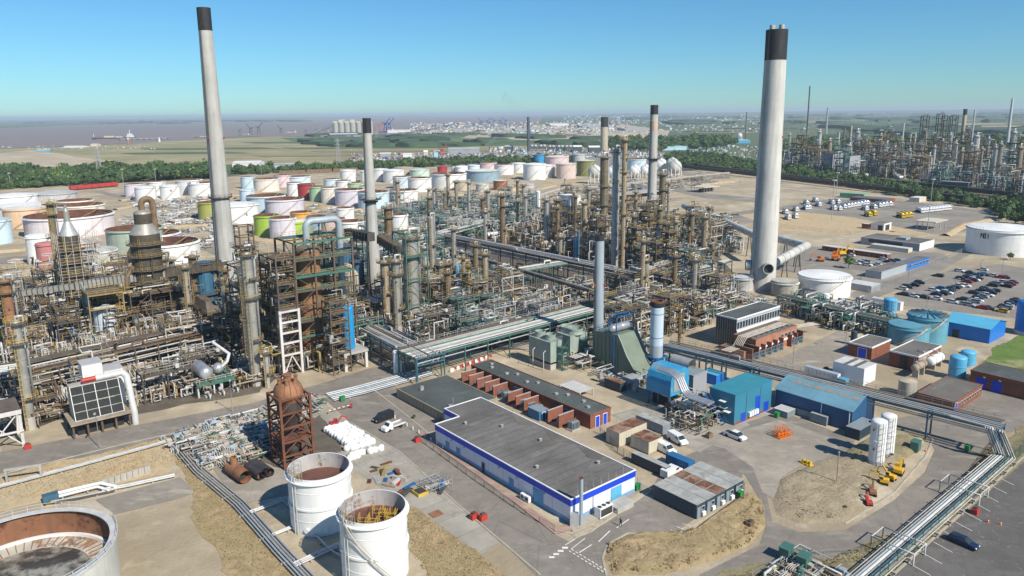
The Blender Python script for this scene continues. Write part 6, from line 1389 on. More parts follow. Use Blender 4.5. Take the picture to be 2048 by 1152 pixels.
# ---------------------------------------------------------------- filling of the process areas
AV=[(*GC[x][1], GC[x][3]+1.5)for x in GC]
unit([(60, 850), (260, 812), (400, 790), (520, 765), (545, 740), (420, 700), (300, 720), (100, 750), (0, 780), (0, 860)], 101, ['b3', 'b1', 'w2'], 7, ['exch_t', 'pump', 'drum_t', 'vert_g', 'pump', 'exch_g'], 14, 'brown', 75, 4.5, 'in the left unit beside the road', AV+[(*pF, 5), (*(pF+U*7+V*5), 10), (*pD, 8), (*(pD+U*5+V*4), 8)])
unit([(0, 775), (0, 620), (120, 610), (250, 590), (440, 600), (520, 640), (545, 735), (420, 690), (300, 712), (100, 745)], 102, ['b2', 'b1', 'b4', 'b3', 'w2'], 34, ['drum_t', 'exch_t', 'fan', 'vert_b', 'pump', 'drum_g'], 22, 'brown', 170, 9, 'behind the high left rack', AV)
unit([(0, 620), (0, 575), (250, 550), (440, 560), (440, 600), (250, 592), (120, 612)], 103, ['w1', 'b1', 'w2'], 14, ['drum_w', 'pump', 'exch_g', 'hut'], 10, 'white', 50, 5, 'at the back of the left unit', AV)
unit([(455, 700), (440, 590), (560, 560), (720, 560), (760, 650), (720, 735), (560, 760)], 104, ['b2', 'b4', 'b1', 'g1'], 20, ['exch_t', 'drum_t', 'vert_b', 'pump', 'fan'], 12, 'brown', 110, 9, 'behind the tall steel tower', AV+[(*(pB+U*aB/2+V*bB/2), 12), (*(pA+U*3+V*5), 8)])
unit([(770, 650), (770, 580), (870, 560), (1000, 590), (1100, 620), (900, 668)], 105, ['g1', 'b1', 'w2', 'b3'], 24, ['exch_t', 'drum_t', 'pump', 'fan', 'vert_g', 'exch_g', 'drum_w'], 22, 'brown', 90, 6, 'in the unit before the middle yard', AV)
unit([(700, 580), (640, 520), (760, 480), (860, 500), (1000, 545), (860, 560), (770, 585)], 106, ['g2', 'g1', 'g3'], 20, ['exch_g', 'drum_w', 'fan', 'vert_g', 'pump'], 16, 'green', 80, 7, 'around the short banded chimney', AV)
unit([(800, 470), (760, 440), (860, 415), (1060, 400), (1080, 440), (1000, 480), (900, 478)], 107, ['g1', 'g3', 'g2', 'w1'], 46, ['exch_g', 'drum_w', 'fan', 'vert_w', 'pump', 'drum_g'], 32, 'green', 230, 8, 'in the green unit near the tank farm', AV)
unit([(1000, 490), (1090, 440), (1180, 410), (1300, 430), (1360, 470), (1340, 540), (1200, 530)], 108, ['b2', 'b1', 'b4', 'w2', 'b3'], 46, ['exch_t', 'drum_g', 'fan', 'vert_b', 'pump', 'drum_t'], 30, 'brown', 240, 10, 'in the unit round the tall twin columns', AV)
unit([(1260, 545), (1350, 560), (1480, 500), (1440, 455), (1370, 450), (1350, 480)], 109, ['b1', 'g1', 'w2', 'b2'], 22, ['exch_t', 'drum_g', 'hut', 'vert_b', 'pump', 'drum_w'], 14, 'grey', 110, 8, 'left of the great chimney', AV)
unit([(1190, 672), (1200, 620), (1340, 585), (1470, 590), (1430, 640), (1340, 672), (1290, 700)], 110, ['w2', 'b1', 'b2', 'w1'], 17, ['exch_g', 'drum_g', 'exch_t', 'vert_g', 'pump', 'drum_w'], 14, 'grey', 105, 7, 'behind the pale blue stack', AV)
unit([(900, 680), (1050, 640), (1180, 650), (1180, 670), (1050, 665), (940, 705)], 111, ['w1', 'g3'], 5, ['exch_g', 'drum_g', 'pump'], 4, 'grey', 24, 4, 'under the long green rack', AV)
pipework([(1375, 615), (1400, 592), (1470, 596), (1540, 606), (1530, 614), (1420, 628)], 34, 3, 'grey', 201, sc=.8);pipework([(1560, 605), (1720, 625), (1780, 650), (1760, 670), (1600, 640)], 40, 5, 'green', 202);pipework([(1050, 700), (1180, 680), (1190, 735), (1140, 740)], 8, 3, 'grey', 203)
pipework([(800, 660), (840, 650), (1050, 595), (1200, 560), (1330, 560), (1330, 580), (1100, 640), (860, 690)], 60, 5, 'grey', 204);pipework([(230, 445), (330, 420), (440, 425), (470, 470), (400, 520), (300, 470)], 70, 1.2, 'white', 205, sc=1.3)
pipework([(240, 390), (440, 400), (440, 420), (280, 420)], 50, 1.2, 'white', 206, sc=1.3);pipework([(1100, 380), (1400, 350), (1440, 365), (1200, 400)], 60, 3, 'grey', 207);pipework([(560, 410), (720, 420), (900, 395), (880, 410), (700, 440)], 30, 1., 'white', 208)
rg=np.random.RandomState(21);m=MB();A=G(62, 752);B=G(540, 662)
for i in range(330):
 q=A+(B-A)*rg.rand()-V*(rg.rand()*9-1)*(.4 if i%2 else 1);h_=3+rg.rand()*6.5;m.mat(['galv', 'galv_w', 'galv_t', 'steel_dk', 'ins_tan', 'galv'][rg.randint(6)]);r_=.08+.12*rg.rand();d_=V*(1+3*rg.rand())
 m.tube([(*q, 0), (*q, h_), (*(q+d_), h_)]if i%3 else[(*q, .5), (*q, h_), (*(q+U*1.2), h_), (*(q+U*1.2), .5)], r_, 6, False)
ob('riser_bank', compact(m))['kind']='stuff'
# ---------------------------------------------------------------- the second refinery to the right
rg=np.random.RandomState(9)
unit([(1575, 345), (1575, 322), (1800, 316), (2100, 322), (2100, 395), (2000, 392), (1800, 362)], 120, ['b2', 'b4', 'g2', 'b4', 'b2', 'w2'], 70, ['drum_g', 'vert_g', 'fan', 'drum_w'], 26, 'green', 260, 9, 'in the second refinery at the right', [], 1.75)
SL=[(1580, 268, 318), (1592, 283, 320), (1640, 262, 318), (1660, 280, 325), (1700, 290, 335), (1716, 262, 322), (1733, 280, 330), (1748, 300, 340), (1762, 270, 322), (1775, 285, 330), (1790, 296, 345), (1850, 262, 322), (1870, 292, 350), (1886, 280, 340), (1902, 268, 330), (1912, 285, 350), (1943, 290, 350), (1955, 270, 330), (1965, 296, 362), (1978, 275, 345), (1992, 292, 372), (2003, 286, 372), (2030, 262, 345), (2042, 292, 378), (1624, 300, 332), (1690, 310, 345), (1820, 300, 345), (1838, 310, 352), (1925, 300, 352), (1860, 310, 350)]
for i, (x, yt, yb)in enumerate(SL):
 c=['galv', 'ins_clad', 'galv_w', 'ins_tan', 'galv'][i%5];column(x, yt, yb, 5.5+(i*7%6), c, '%s column number among the far columns of the second refinery'%['pale', 'grey', 'white', 'tan', 'pale'][i%5]if 0 else '%s column in the second refinery at the right'%['pale', 'grey', 'white', 'tan', 'pale'][i%5], (.5, .95), group='%s columns of the second refinery'%['pale', 'grey', 'white', 'tan', 'pale'][i%5])
for i, (x, yt, w_)in enumerate([(1842, 232, 11), (1872, 228, 10), (1883, 232, 9), (1900, 231, 10)]):
 g=G(x, 322);h=HT(g, yt);s=mpp(g);a=w_*s;frame('lattice_tower', ['dark lattice tower, first from the left in the second refinery', 'dark lattice tower, second from the left and tallest', 'dark lattice tower, third from the left', 'dark lattice tower, fourth from the left near the concrete chimney'][i], 'steel tower', g-U*a/2-V*a/2, a, a, [h*f for f in(.15, .3, .42, .54, .66, .78, .9, 1.)], 1, 1, 'steel_dk', 'grating', 'steel_dk', fill='brown', seed=60+i, post_w=.8)
for(cx, yt, yb, wd, col, lab)in[(1622, 300, 318, 40, 'ltblue', 'white drum tank with dark green band in the second refinery'), (1720, 290, 303, 36, 'green', 'left pale green tank behind the second refinery'), (1775, 290, 302, 30, 'green', 'right pale green tank behind the second refinery'), (1690, 298, 308, 24, 'grey', 'pale tank behind the stout buff stack'),
(1950, 300, 316, 64, 'green', 'long pale green tank right of the concrete chimney'), (1800, 312, 322, 40, 'greyblue', 'grey blue tank behind the thin leaning stack'), (2010, 302, 318, 40, 'sage', 'sage green tank beside the white tapered stack'), (1750, 275, 283, 24, 'white', 'small white topped tank beyond the green ones')]:
 tank(cx, yt, yb, wd, col, 'cone', lab, stair=0)
for(F, L_, R_x, tp, wall, roof, lab)in[((1635, 345), 1600, 1650, 334, 'b_red', 'b_cream', 'red brick hut at the railway left of the heater boxes'), ((1664, 345), 1642, 1684, 308, 'b_grey', 'steel_dk', 'first grey heater box of the second refinery'), ((1697, 352), 1684, 1718, 312, 'b_grey', 'steel_dk', 'second grey heater box of the second refinery'), ((1668, 350), 1650, 1672, 342, 'b_red', 'b_red', 'small red hut by the tracks'), ((1692, 352), 1680, 1696, 344, 'b_red', 'b_red', 'small orange hut by the tracks'), ((1730, 358), 1700, 1736, 349, 'b_white', 'b_white', 'long white roofed store by the tracks'),
((1752, 340), 1728, 1758, 326, 'b_green', 'b_green', 'light green plant house in the second refinery'), ((1935, 378), 1880, 1940, 366, 'b_dark', 'b_grey', 'long dark low shed by the tracks')]:
 p=G(*F);a, b, h=ext(p, U, R_x), ext(p, V, L_), HT(p, tp);t=thing('plant_building', lab, 'building', W3(p), TH);ob('wall', MB().mat(wall).box(0, 0, 0, a, b, h), t);ob('roof', MB().mat(roof).box(-.3, -.3, h, a+.3, b+.3, h+.4), t);ob('door', MB().mat('dark').box(a*.3, -.1, 0, a*.3+2, -.02, 3), t)
 # railway: dark wagon trains
for j, (pa, pb, n_, c, l)in enumerate([((1335, 332), (1990, 408), 46, 'dark', 'dark coal wagon in the long upper train'), ((1400, 335), (1760, 378), 26, 'steel_dk', 'dark coal wagon in the lower train'), ((1350, 322), (2090, 400), 50, 'dark', 'dark coal wagon on the far track')]):
 A, B=G(*pa, 2.), G(*pb, 2.);rz=math.atan2(*(B-A)[::-1]);L=np.linalg.norm(B-A)/n_;t0=None
 for i in range(n_):
  p=A+(B-A)*(i+.5)/n_
  if t0 is None:
   t0=thing('rail_wagon', l, 'wagon', W3(p, 2.), rz, l.replace('wagon', 'wagons'));ob('body', MB().mat(c).box(-L*.46, -1.4, 1, L*.46, 1.4, 3.8), t0);ob('underframe', MB().mat('rust_steel').box(-L*.4, -1.1, .1, L*.4, 1.1, .98), t0)
  else:dup(t0, W3(p, 2.), rz)
A, B=G(140, 382), G(236, 373);rz=math.atan2(*(B-A)[::-1]);t0=None
for i in range(7):
 p=A+(B-A)*(i+.5)/7;L=np.linalg.norm(B-A)/7
 if t0 is None:t0=thing('rail_wagon', 'red covered wagon on the siding by the grey domed tanks', 'wagon', W3(p, .5), rz, 'red wagons on the siding');ob('body', MB().mat('red_p').box(-L*.48, -1.6, 1, L*.48, 1.6, 4.4), t0);ob('underframe', MB().mat('steel_dk').box(-L*.4, -1.1, .1, L*.4, 1.1, .98), t0)
 else:dup(t0, W3(p, .5), rz)
A, B=G(560, 350), G(720, 343)
for i in range(3):tag(ob('rail_wagon_row', MB().mat('ins_brown').beam((*(A+(B-A)*i/3+V*3), 3), (*(A+(B-A)*(i+.95)/3+V*3), 3), 3, 4)), 'brown row of wagons on the siding, %s third'%('left', 'middle', 'right')[i], 'train')
# loading shelters in front of the ball tanks
for(F, L_, R_x, tp, c, lab)in[((1225, 402), 1195, 1345, 393, 'b_roof', 'long grey roofed tank wagon loading shed'), ((1408, 386), 1380, 1436, 376, 'b_cream', 'pale green roofed loading shelter'), ((1285, 384), 1250, 1290, 370, 'b_roof', 'small grey loading shelter left of the sand banded chimney')]:
 p=G(*F);a, b, h=ext(p, U, R_x), min(14, ext(p, V, L_)), HT(p, tp);t=thing('loading_shelter', lab, 'shelter', W3(p), TH)
 for i in range(6):
  for y in(0, b):ob('post', MB().mat('galv').box(a*i/5-.15, y-.15, 0, a*i/5+.15, y+.15, h), t)
 ob('roof', MB().mat(c).box(-1, -1, h, a+1, b+1, h+.5), t);ob('wagon_row', MB().mat('steel_dk').box(1, b*.3, .5, a-1, b*.5, 3.2), t)
 # ---------------------------------------------------------------- buildings near the camera
M('fascia_blue', (.008, .055, .55), .45, var=.06, sc=.3, streak=.12);M('lilac_wall', (.66, .70, .78), .6, var=.06, sc=.2, streak=.15);M('dado_blue', (.20, .34, .52), .6, var=.1, sc=.4, streak=.2);M('door_blue', (.07, .30, .55), .5, var=.1)
M('felt', (.17, .158, .145), .9, var=.5, sc=.07, kind='asphalt', bump=.15);M('felt_green', (.085, .10, .095), .9, var=.3, sc=.12, kind='asphalt', bump=.15);M('felt_brown', (.16, .145, .125), .9, var=.3, sc=.12, kind='asphalt', bump=.15)
M('tan_clad', (.36, .30, .21), .7, var=.12, sc=.3, kind='clad', streak=.3);M('brick', (.25, .095, .06), .9, var=.25, sc=.5, kind='brick');M('brick_lt', (.42, .19, .12), .9, var=.25, sc=.5, kind='brick')
M('teal_wall', (.035, .20, .30), .5, var=.08, sc=.3, kind='clad', streak=.15);M('teal_roof', (.035, .24, .31), .45, var=.12, sc=.2, streak=.25);M('navy_wall', (.015, .085, .20), .5, var=.12, sc=.3, kind='clad', streak=.15)
M('blue_roof', (.16, .33, .42), .55, var=.2, sc=.2, kind='clad', streak=.2, rust=.08);M('roof_light', (.27, .28, .26), .6, var=.2, sc=1.);M('shed_blue', (.01, .17, .58), .5, var=.08, sc=.3, kind='clad');M('shed_cyan', (.10, .42, .62), .5, var=.1, sc=.2, streak=.15)
M('white_clad', (.72, .74, .76), .5, var=.05, sc=.3, kind='clad', streak=.1);M('grey_clad', (.38, .42, .45), .5, var=.1, sc=.3, kind='clad', streak=.15);M('boiler_green', (.16, .20, .15), .6, var=.15, sc=.2, streak=.3);M('cooler_green', (.30, .36, .31), .7, var=.1, sc=.3, streak=.35)
M('cont_dk', (.035, .06, .08), .55, var=.15, sc=.4, kind='clad', streak=.2);M('cont_blue', (.02, .15, .33), .5, var=.15, sc=.4, kind='clad', streak=.2, rust=.1);M('cont_grey', (.24, .28, .31), .6, var=.15, sc=.4, kind='clad', streak=.3);M('cont_cream', (.60, .55, .43), .6, var=.12, sc=.4, kind='clad', streak=.3)
M('cont_roof', (.38, .38, .35), .7, var=.3, sc=.5, streak=.2, rust=.28, rsc=.35);M('cont_roof_rust', (.30, .19, .13), .8, var=.3, sc=.5, rust=.6, rsc=.3);M('shutter', (.10, .26, .33), .5, var=.1)
def bld(F, Lx, Rx, top, wall, roof, label, name='building', cat='building', parapet=.25, lx=None, z0=0., amax=400, bmax=400):
 p=G(*F);a, b, h=min(amax, ext(p, U, Rx)), min(bmax, ext(p, V, Lx)), HT(p, top);t=thing(name, label, cat, W3(p), TH)
 ob('wall', MB().mat(wall).box(0, 0, z0, a, b, h), t)
 r=MB().mat(roof).box(.02, .02, h, a-.02, b-.02, h+.06);ob('roof', r, t)
 if parapet:ob('parapet', MB().mat('rim_white' if parapet>0 else wall).box(-.12, -.12, h-.2, a+.12, .12, h+abs(parapet)).box(-.12, b-.12, h-.2, a+.12, b+.12, h+abs(parapet)).box(-.12, .12, h-.2, .12, b-.12, h+abs(parapet)).box(a-.12, .12, h-.2, a+.12, b-.12, h+abs(parapet)), t)
 return t, p, a, b, h
def on(t, name, face, s0, s1, z0, z1, mat, d=.06, a=0, b=0):
 m=MB().mat(mat)
 if face=='R':m.box(s0, -d, z0, s1, -.004, z1)
 else:m.box(-d, s0, z0, -.004, s1, z1)
 return ob(name, m, t)
def door(t, face, s, wd, mat='door_blue', h=2.1, frame_='rim_white', z=0.05):
 o=on(t, 'door', face, s, s+wd, z, z+h, mat, .09);m=MB().mat(frame_)
 for e in((s-.1, s), (s+wd, s+wd+.1)):
  if face=='R':m.box(e[0], -.12, z, e[1], -.004, z+h+.1)
  else:m.box(-.12, e[0], z, -.004, e[1], z+h+.1)
 if face=='R':m.box(s, -.12, z+h, s+wd, -.004, z+h+.1)
 else:m.box(-.12, s, z+h, -.004, s+wd, z+h+.1)
 ob('frame', m, o);return o
def window(t, face, s, wd, z, h, mat='glass'):
 o=on(t, 'window', face, s, s+wd, z, z+h, 'rim_white', .05)
 m=MB().mat(mat)
 if face=='R':m.box(s+.06, -.07, z+.06, s+wd-.06, -.052, z+h-.06)
 else:m.box(-.07, s+.06, z+.06, -.052, s+wd-.06, z+h-.06)
 ob('pane', m, o);return o
def sx(p, d, px):return ext(p, d, px)
def ac(p, label, n=1, rz=TH, fans=False):
 t=thing('air_conditioner', label, 'air conditioner', W3(p, .08), rz);ob('casing', MB().mat('rim_white').box(0, 0, .1, 1.1*n, .6 if not fans else 1.5, 1.2 if not fans else 2.), t)
 for i in range(n):ob('fan_grille', MB().mat('dark').lathe([(.38, 0), (.38, .03), (0, .03)], 14, (.55+1.1*i, -.03, .65), axis='y')if not fans else MB().mat('dark').lathe([(.42, 2.01), (.42, 2.06), (0, 2.05)], 14, (.55+1.1*i, .75, 0)), t)
 if fans:ob('coil', MB().mat('dark').box(.15, -.03, .4, 1.1*n-.15, -.005, 1.8), t)
 return t
 # 1 long blue and white building
p=G(1141, 1048);a, b, h=sx(p, U, 1269), sx(p, V, 872), HT(p, 1000);t=thing('switch_house', 'long low blue and white building with grey flat roof beside the crossroads', 'building', W3(p), TH)
xa=a*.38;ob('wall', MB().mat('lilac_wall').box(0, 0, .9, a, b, h-1.25).box(xa, b+.001, 0, a, b+6, h-1.25), t);ob('plinth', MB().mat('dado_blue').box(-.04, -.04, 0, a, b, .9), t)
ob('fascia', MB().mat('fascia_blue').box(-.1, -.1, h-1.25, a+.1, b+.1, h).box(xa-.1, b+.1, h-1.25, a+.1, b+6.1, h), t)
ob('roof', MB().mat('felt').box(.2, .2, h, a-.2, b-.2, h+.05).box(xa+.2, b-.2, h+.002, a-.2, b+5.8, h+.052), t)
ob('parapet', MB().mat('rim_white').box(-.14, -.14, h, .12, b+.14, h+.16).box(.12, -.14, h, a+.14, .12, h+.16).box(a-.12, .12, h, a+.14, b+6.1, h+.15).box(.12, b-.1, h, xa, b+.14, h+.155).box(xa-.1, b+.14, h, xa+.12, b+6.1, h+.15).box(xa+.12, b+5.9, h, a-.12, b+6.1, h+.155), t)
for k in range(1, 21):ob('roof_seam', MB().mat('dark').box(.3, b*k/21, h+.05, a-.3, b*k/21+.07, h+.062), t)
for k in range(1, 9):on(t, 'panel_joint', 'L', b*k/9, b*k/9+.06, .9, h-1.25, 'dado_blue', .02)
for x_, y_ in((.3, .9), (.7, .5), (.2, .3), (.8, .15), (.6, .75)):ob('roof_vent', MB().mat('galv').lathe([(.3, h+.05), (.3, h+.5), (.42, h+.55), (0, h+.75)], 10, (a*x_, b*y_, 0)), t)
for y in(.12, .36, .62):ob('roof_fold', MB().mat('felt_brown').add([(a-.4, b*y, h+.06), (a-3.2, b*(y+.1), h+.09), (a-.4, b*(y+.25), h+.07), (a-.35, b*(y+.12), h+.3)], [[0, 3, 1], [1, 3, 2]]), t)
for x, w_, c in((898.5, 1.1, 'door_blue'), (920, 1.1, 'door_blue'), (970, .9, 'dark'), (1027, 1.2, 'door_blue'), (1086, 2.6, 'door_blue')):door(t, 'L', sx(p, V, x), w_, c, 2.1 if w_<2 else 3., 'dado_blue')
door(t, 'R', sx(p, U, 1222), 2.6, 'cyan_blue', 3., 'dado_blue')
for x in(905, 930, 1000, 1035, 1090):on(t, 'wall_light', 'L', sx(p, V, x), sx(p, V, x)+.3, 3, 3.25, 'galv', .25)
for i in range(7):ob('lightning_rod', MB().mat('galv').beam((2+i*2, .25, h), (2+i*2, .25, h+1.7), .06), t)
ob('downpipe', MB().mat('galv_w').beam((a*.33, -.12, .1), (a*.33, -.12, h-1.3), .12), t)
ac(p+V*(sx(p, V, 1050))-U*1.2, 'white cooling unit, left of the pair at the long blue and white wall', 1, TH-pi/2);ac(p+V*(sx(p, V, 1059))-U*1.2, 'white cooling unit, right of the pair at the long blue and white wall', 1, TH-pi/2)
ac(p+U*sx(p, U, 1180)*1.0-V*2.6, 'white chiller with three roof fans by the sunlit end wall', 3, TH, True)
q=p+U*sx(p, U, 1208)-V*3.4;t=thing('concrete_plinth', 'low concrete block by the sunlit end of the blue and white building', 'plinth', W3(q), TH);ob('block', MB().mat('concrete').box(0, 0, 0, 4.4, 2.6, 1.1), t);ob('cover_slab', MB().mat('concrete').box(-.08, -.08, 1.1, 4.48, 2.68, 1.2), t)
q=G(1162, 1052);hq=HT(q, 955);t=thing('flue_pipe', 'slim grey flue standing at the corner of the blue and white building', 'flue', W3(q));ob('tube', MB().mat('chim_grey').lathe([(.33, 0), (.33, hq)], 16), t);ob('rim', MB().mat('rust_steel').lathe([(.36, hq-.2), (.36, hq+.05), (.28, hq+.05), (.28, hq-1), (0, hq-1)], 16), t);ob('base_box', MB().mat('galv').box(-2., -.5, 0, -.4, .9, 2.3), t)
for z in(.35, .7):ob('flange', MB().mat('galv').lathe([(.33, hq*z), (.38, hq*z), (.38, hq*z+.12), (.33, hq*z+.12)], 16), t)
def bin_(p, label, c='tank_lime'):
 t=thing('wheeled_bin', label, 'bin', W3(p, .08), TH);M('bin_green', (.02, .22, .05), .5);ob('body', MB().mat('bin_green').box(0, 0, .15, 1.2, .9, 1.2), t);ob('lid', MB().mat('bin_green').box(-.05, -.05, 1.2, 1.25, .95, 1.32), t)
 for x in(.1, 1.1):ob('wheel', MB().mat('tyre').lathe([(.1, 0), (.1, .08), (0, .08)], 8, (x, .4, .1), axis='y'), t)
bin_(G(1273, 985), 'green wheeled bin at the far corner of the blue and white building');bin_(G(682, 805), 'green waste bin by the white ground pipes');bin_(G(1554, 838), 'green wheeled bin by the small grey container');bin_(G(1937, 905), 'green skip bin beneath the rack end');bin_(G(1480, 1000), 'green bin on the mound edge by the cabins')
# 2 tan clad building
t, p, a, b, h=bld((891, 848), 794, 993, 829, 'tan_clad', 'felt_green', 'tan clad building with dark flat roof behind the blue and white one', parapet=-.15)
for i in range(14):on(t, 'panel_rib', 'L', b*i/14, b*i/14+.12, 0, h-.2, 'ins_tan', .08)
for x, y in((.25, .75), (.3, .8), (.2, .12)):ob('roof_vent', MB().mat('galv').box(a*x, b*y, h+.06, a*x+.9, b*y+.7, h+.6), t)
ob('mast', MB().mat('galv').beam((a*.25, b*.1, h), (a*.25, b*.1, h+2.6), .1), t)
# 3 long red brick building with bays
t, p, a, b, h=bld((1180.5, 859), 943, 1221, 831, 'brick', 'felt_green', 'long red brick building with dark flat roof and transformer bays', parapet=-.2)
for f_ in(.07, .14, .26, .31, .5, .55, .68, .73, .87, .92):ob('roof_vent', MB().mat('galv').box(a*(.35 if int(f_*100)%2 else .6), b*f_, h+.06, a*(.35 if int(f_*100)%2 else .6)+.9, b*f_+.7, h+.5), t)
door(t, 'R', a*.25, 1.2, 'fascia_blue', 2.6);door(t, 'R', a*.62, 1.2, 'fascia_blue', 2.6);door(t, 'L', b*.56, 1.4, 'fascia_blue', 2.6);door(t, 'L', b*.16, 1.4, 'fascia_blue', 2.4, 'dado_blue')
def bay(q, label, lab2, n=2):
 t=thing('blast_wall', label, 'wall', W3(q), TH);ob('wall', MB().mat('brick').box(-5.2, 0, 0, -.4, .3, 3.2), t);ob('coping', MB().mat('concrete').box(-5.25, -.05, 3.2, -.35, .35, 3.3), t)
 t=thing('transformer', lab2, 'transformer', W3(q-U*4-V*3.2), TH);ob('tank', MB().mat('cont_grey').box(0, 0, .4, 2.2, 1.5, 2.1), t);ob('base', MB().mat('concrete').box(-.3, -.3, 0, 2.5, 1.8, .38), t)
 for k in range(5):ob('radiator_fin', MB().mat('cont_grey').box(.15+k*.42, -.45, .6, .3+k*.42, -.02, 1.95), t)
 for k in range(3):ob('bushing', MB().mat('ins_brown').lathe([(.14, 2.1), (.1, 2.8), (0, 2.8)], 8, (.4+k*.7, .8, 0)), t)
for i, x in enumerate([955, 970, 986, 1002, 1018, 1048, 1064, 1080, 1128, 1150]):
 bay(p+V*sx(p, V, x), ['brick fire wall at the far left bay', 'second brick fire wall', 'third brick fire wall', 'fourth brick fire wall', 'fifth brick fire wall', 'brick fire wall right of the small gap', 'brick fire wall before the blue hut', 'brick fire wall at the blue hut', 'brick fire wall next to the last', 'brick fire wall nearest the sunlit end'][i]+' of the long brick building', 'grey transformer in bay %s from the far end of the long brick building'%['one', 'two', 'three', 'four', 'five', 'six', 'seven', 'eight', 'nine', 'ten'][i])
q=p+V*sx(p, V, 1115)-U*6;t=thing('blue_hut', 'small blue hut among the transformer bays', 'hut', W3(q), TH);ob('wall', MB().mat('cont_blue').box(0, 0, 0, 3, 4, 2.4), t);ob('roof', MB().mat('cont_grey').box(-.1, -.1, 2.4, 3.1, 4.1, 2.5), t);door(t, 'R', 1, .9, 'navy_wall', 2)
# 4 containers and cabins
def container(F, Lx, Rx, top, wall, roof, label, ribs=True, dr='R', end=None, amax=14, bmax=14, z=.09):
 p=G(*F);a, b, h=min(amax, sx(p, U, Rx)), min(bmax, sx(p, V, Lx)), HT(p, top);t=thing('container', label, 'container', W3(p, z), TH);ob('wall', MB().mat(wall).box(0, 0, .1, a, b, h), t);ob('roof', MB().mat(roof).box(-.04, -.04, h, a+.04, b+.04, h+.06), t)
 m=MB().mat(wall)
 for k in range(int(a/.55)):m.box(.2+k*.55, -.05, .25, .4+k*.55, -.003, h-.15)
 for k in range(int(b/.55)):m.box(-.05, .2+k*.55, .25, -.003, .4+k*.55, h-.15)
 ob('corrugation', m, t)['kind']='stuff'
 for x, y in((0, 0), (a, 0), (0, b), (a, b)):ob('corner_post', MB().mat(wall).box(x-.08, y-.08, 0, x+.08, y+.08, h+.02), t)
 return t, p, a, b, h
container((1238, 896), 1213, 1292, 868, 'cont_cream', 'cont_roof_rust', 'cream container with grey and rusty roof, nearest the blue and white building', bmax=7);container((1297, 910), 1262, 1324, 886, 'cont_cream', 'cont_roof_rust', 'cream container with orange rusted roof', bmax=7)
container((1325, 870), 1272, 1340, 852, 'cont_grey', 'cont_roof', 'dark grey container behind the two rusty roofed ones', bmax=10)
t, p, a, b, h=container((1331, 957), 1263, 1340, 937, 'cont_dk', 'cont_roof', 'long dark blue cabin with pale roof by the white vans');window(t, 'R', a*.35, .8, 1.1, .8)
container((1376, 948), 1332, 1388, 928, 'cont_blue', 'cont_blue', 'bright blue container right of the long dark cabin')
base=G(1392, 1040);va=V;a1=2.55
for i in range(5):
 q=base+U*(i*2.95);t=thing('site_cabin', ['dark site cabin nearest the camera in the row of five', 'second dark site cabin of the row, pale grey roof', 'middle dark site cabin of the row, brown stained roof', 'fourth dark site cabin of the row', 'last dark site cabin of the row, at the mound'][i], 'cabin', W3(q, .12), TH);a, b, h=2.8, 9.9, 2.75
 ob('wall', MB().mat('cont_dk').box(0, 0, .1, a, b, h), t);ob('roof', MB().mat('cont_roof' if i!=2 else 'cont_roof_rust').box(-.03, -.06, h, a+.03, b+.06, h+.08), t)
 m=MB().mat('cont_dk')
 for k in range(17):m.box(-.05, .3+k*.56, .25, -.003, .5+k*.56, h-.15)
 ob('corrugation', m, t)['kind']='stuff';door(t, 'R', .25, .85, 'cont_grey', 2., 'cont_grey');window(t, 'R', 1.5, .9, 1.2, .8);ob('cooling_unit', MB().mat('rim_white').box(1.4, -.5, .3, 2.3, -.06, 1.), t)
 for k in range(3):ob('roof_seam', MB().mat('galv').box(0, b*(k+1)/4-.05, h+.08, a, b*(k+1)/4+.05, h+.12), t)
 # 5 teal building
t, p, a, b, h=bld((1467.5, 852), 1417, 1541, 791, 'teal_wall', 'teal_roof', 'tall teal clad plant building with teal roof', parapet=-.12)
on(t, 'open_bay', 'L', b*.45, b-.3, 0, h*.42, 'dark', .03);on(t, 'base_course', 'R', .02, a, 0, .7, 'brick', .05)
for s_ in(.3, .68):on(t, 'panel_joint', 'R', a*s_, a*s_+.12, 0, h-.2, 'dark', .04)
door(t, 'R', a*.18, 1.6, 'fascia_blue', 2.3, 'teal_wall');door(t, 'R', a*.56, 1.8, 'fascia_blue', 5, 'teal_wall');door(t, 'R', a*.8, 1.8, 'fascia_blue', 2.6, 'teal_wall')
for k in range(4):ob('cooling_unit', MB().mat('rim_white').box(a*.36+k*1., -.6, .8, a*.36+k*1.+.8, -.06, 1.9), t)
for y, z in((b*.12, h*.42), (b*.38, h*.34), (b*.3, h*.72)):ob('door_canopy', MB().mat('rim_white').box(-1.2, y, z, -.02, y+1.6, z+.12), t)
st=MB().mat('steel_bl')
for k in range(14):st.box(-2.2, 1+k*.45, k*.45, -1.2, 1.4+k*.45, k*.45+.06)
st.beam((-2.2, 1, 1), (-2.2, 7.2, 7.2), .08).beam((-1.2, 1, 1), (-1.2, 7.2, 7.2), .08);ob('stair', st, t);ob('platform', rail(MB().mat('steel_bl').box(-2.4, 7, h*.43, -.05, 10, h*.43+.1), [(-2.4, 7, h*.43), (-2.4, 10, h*.43)], 1.1).beam((-2.3, 7.2, 0), (-2.3, 7.2, h*.43), .15).beam((-2.3, 9.8, 0), (-2.3, 9.8, h*.43), .15), t)
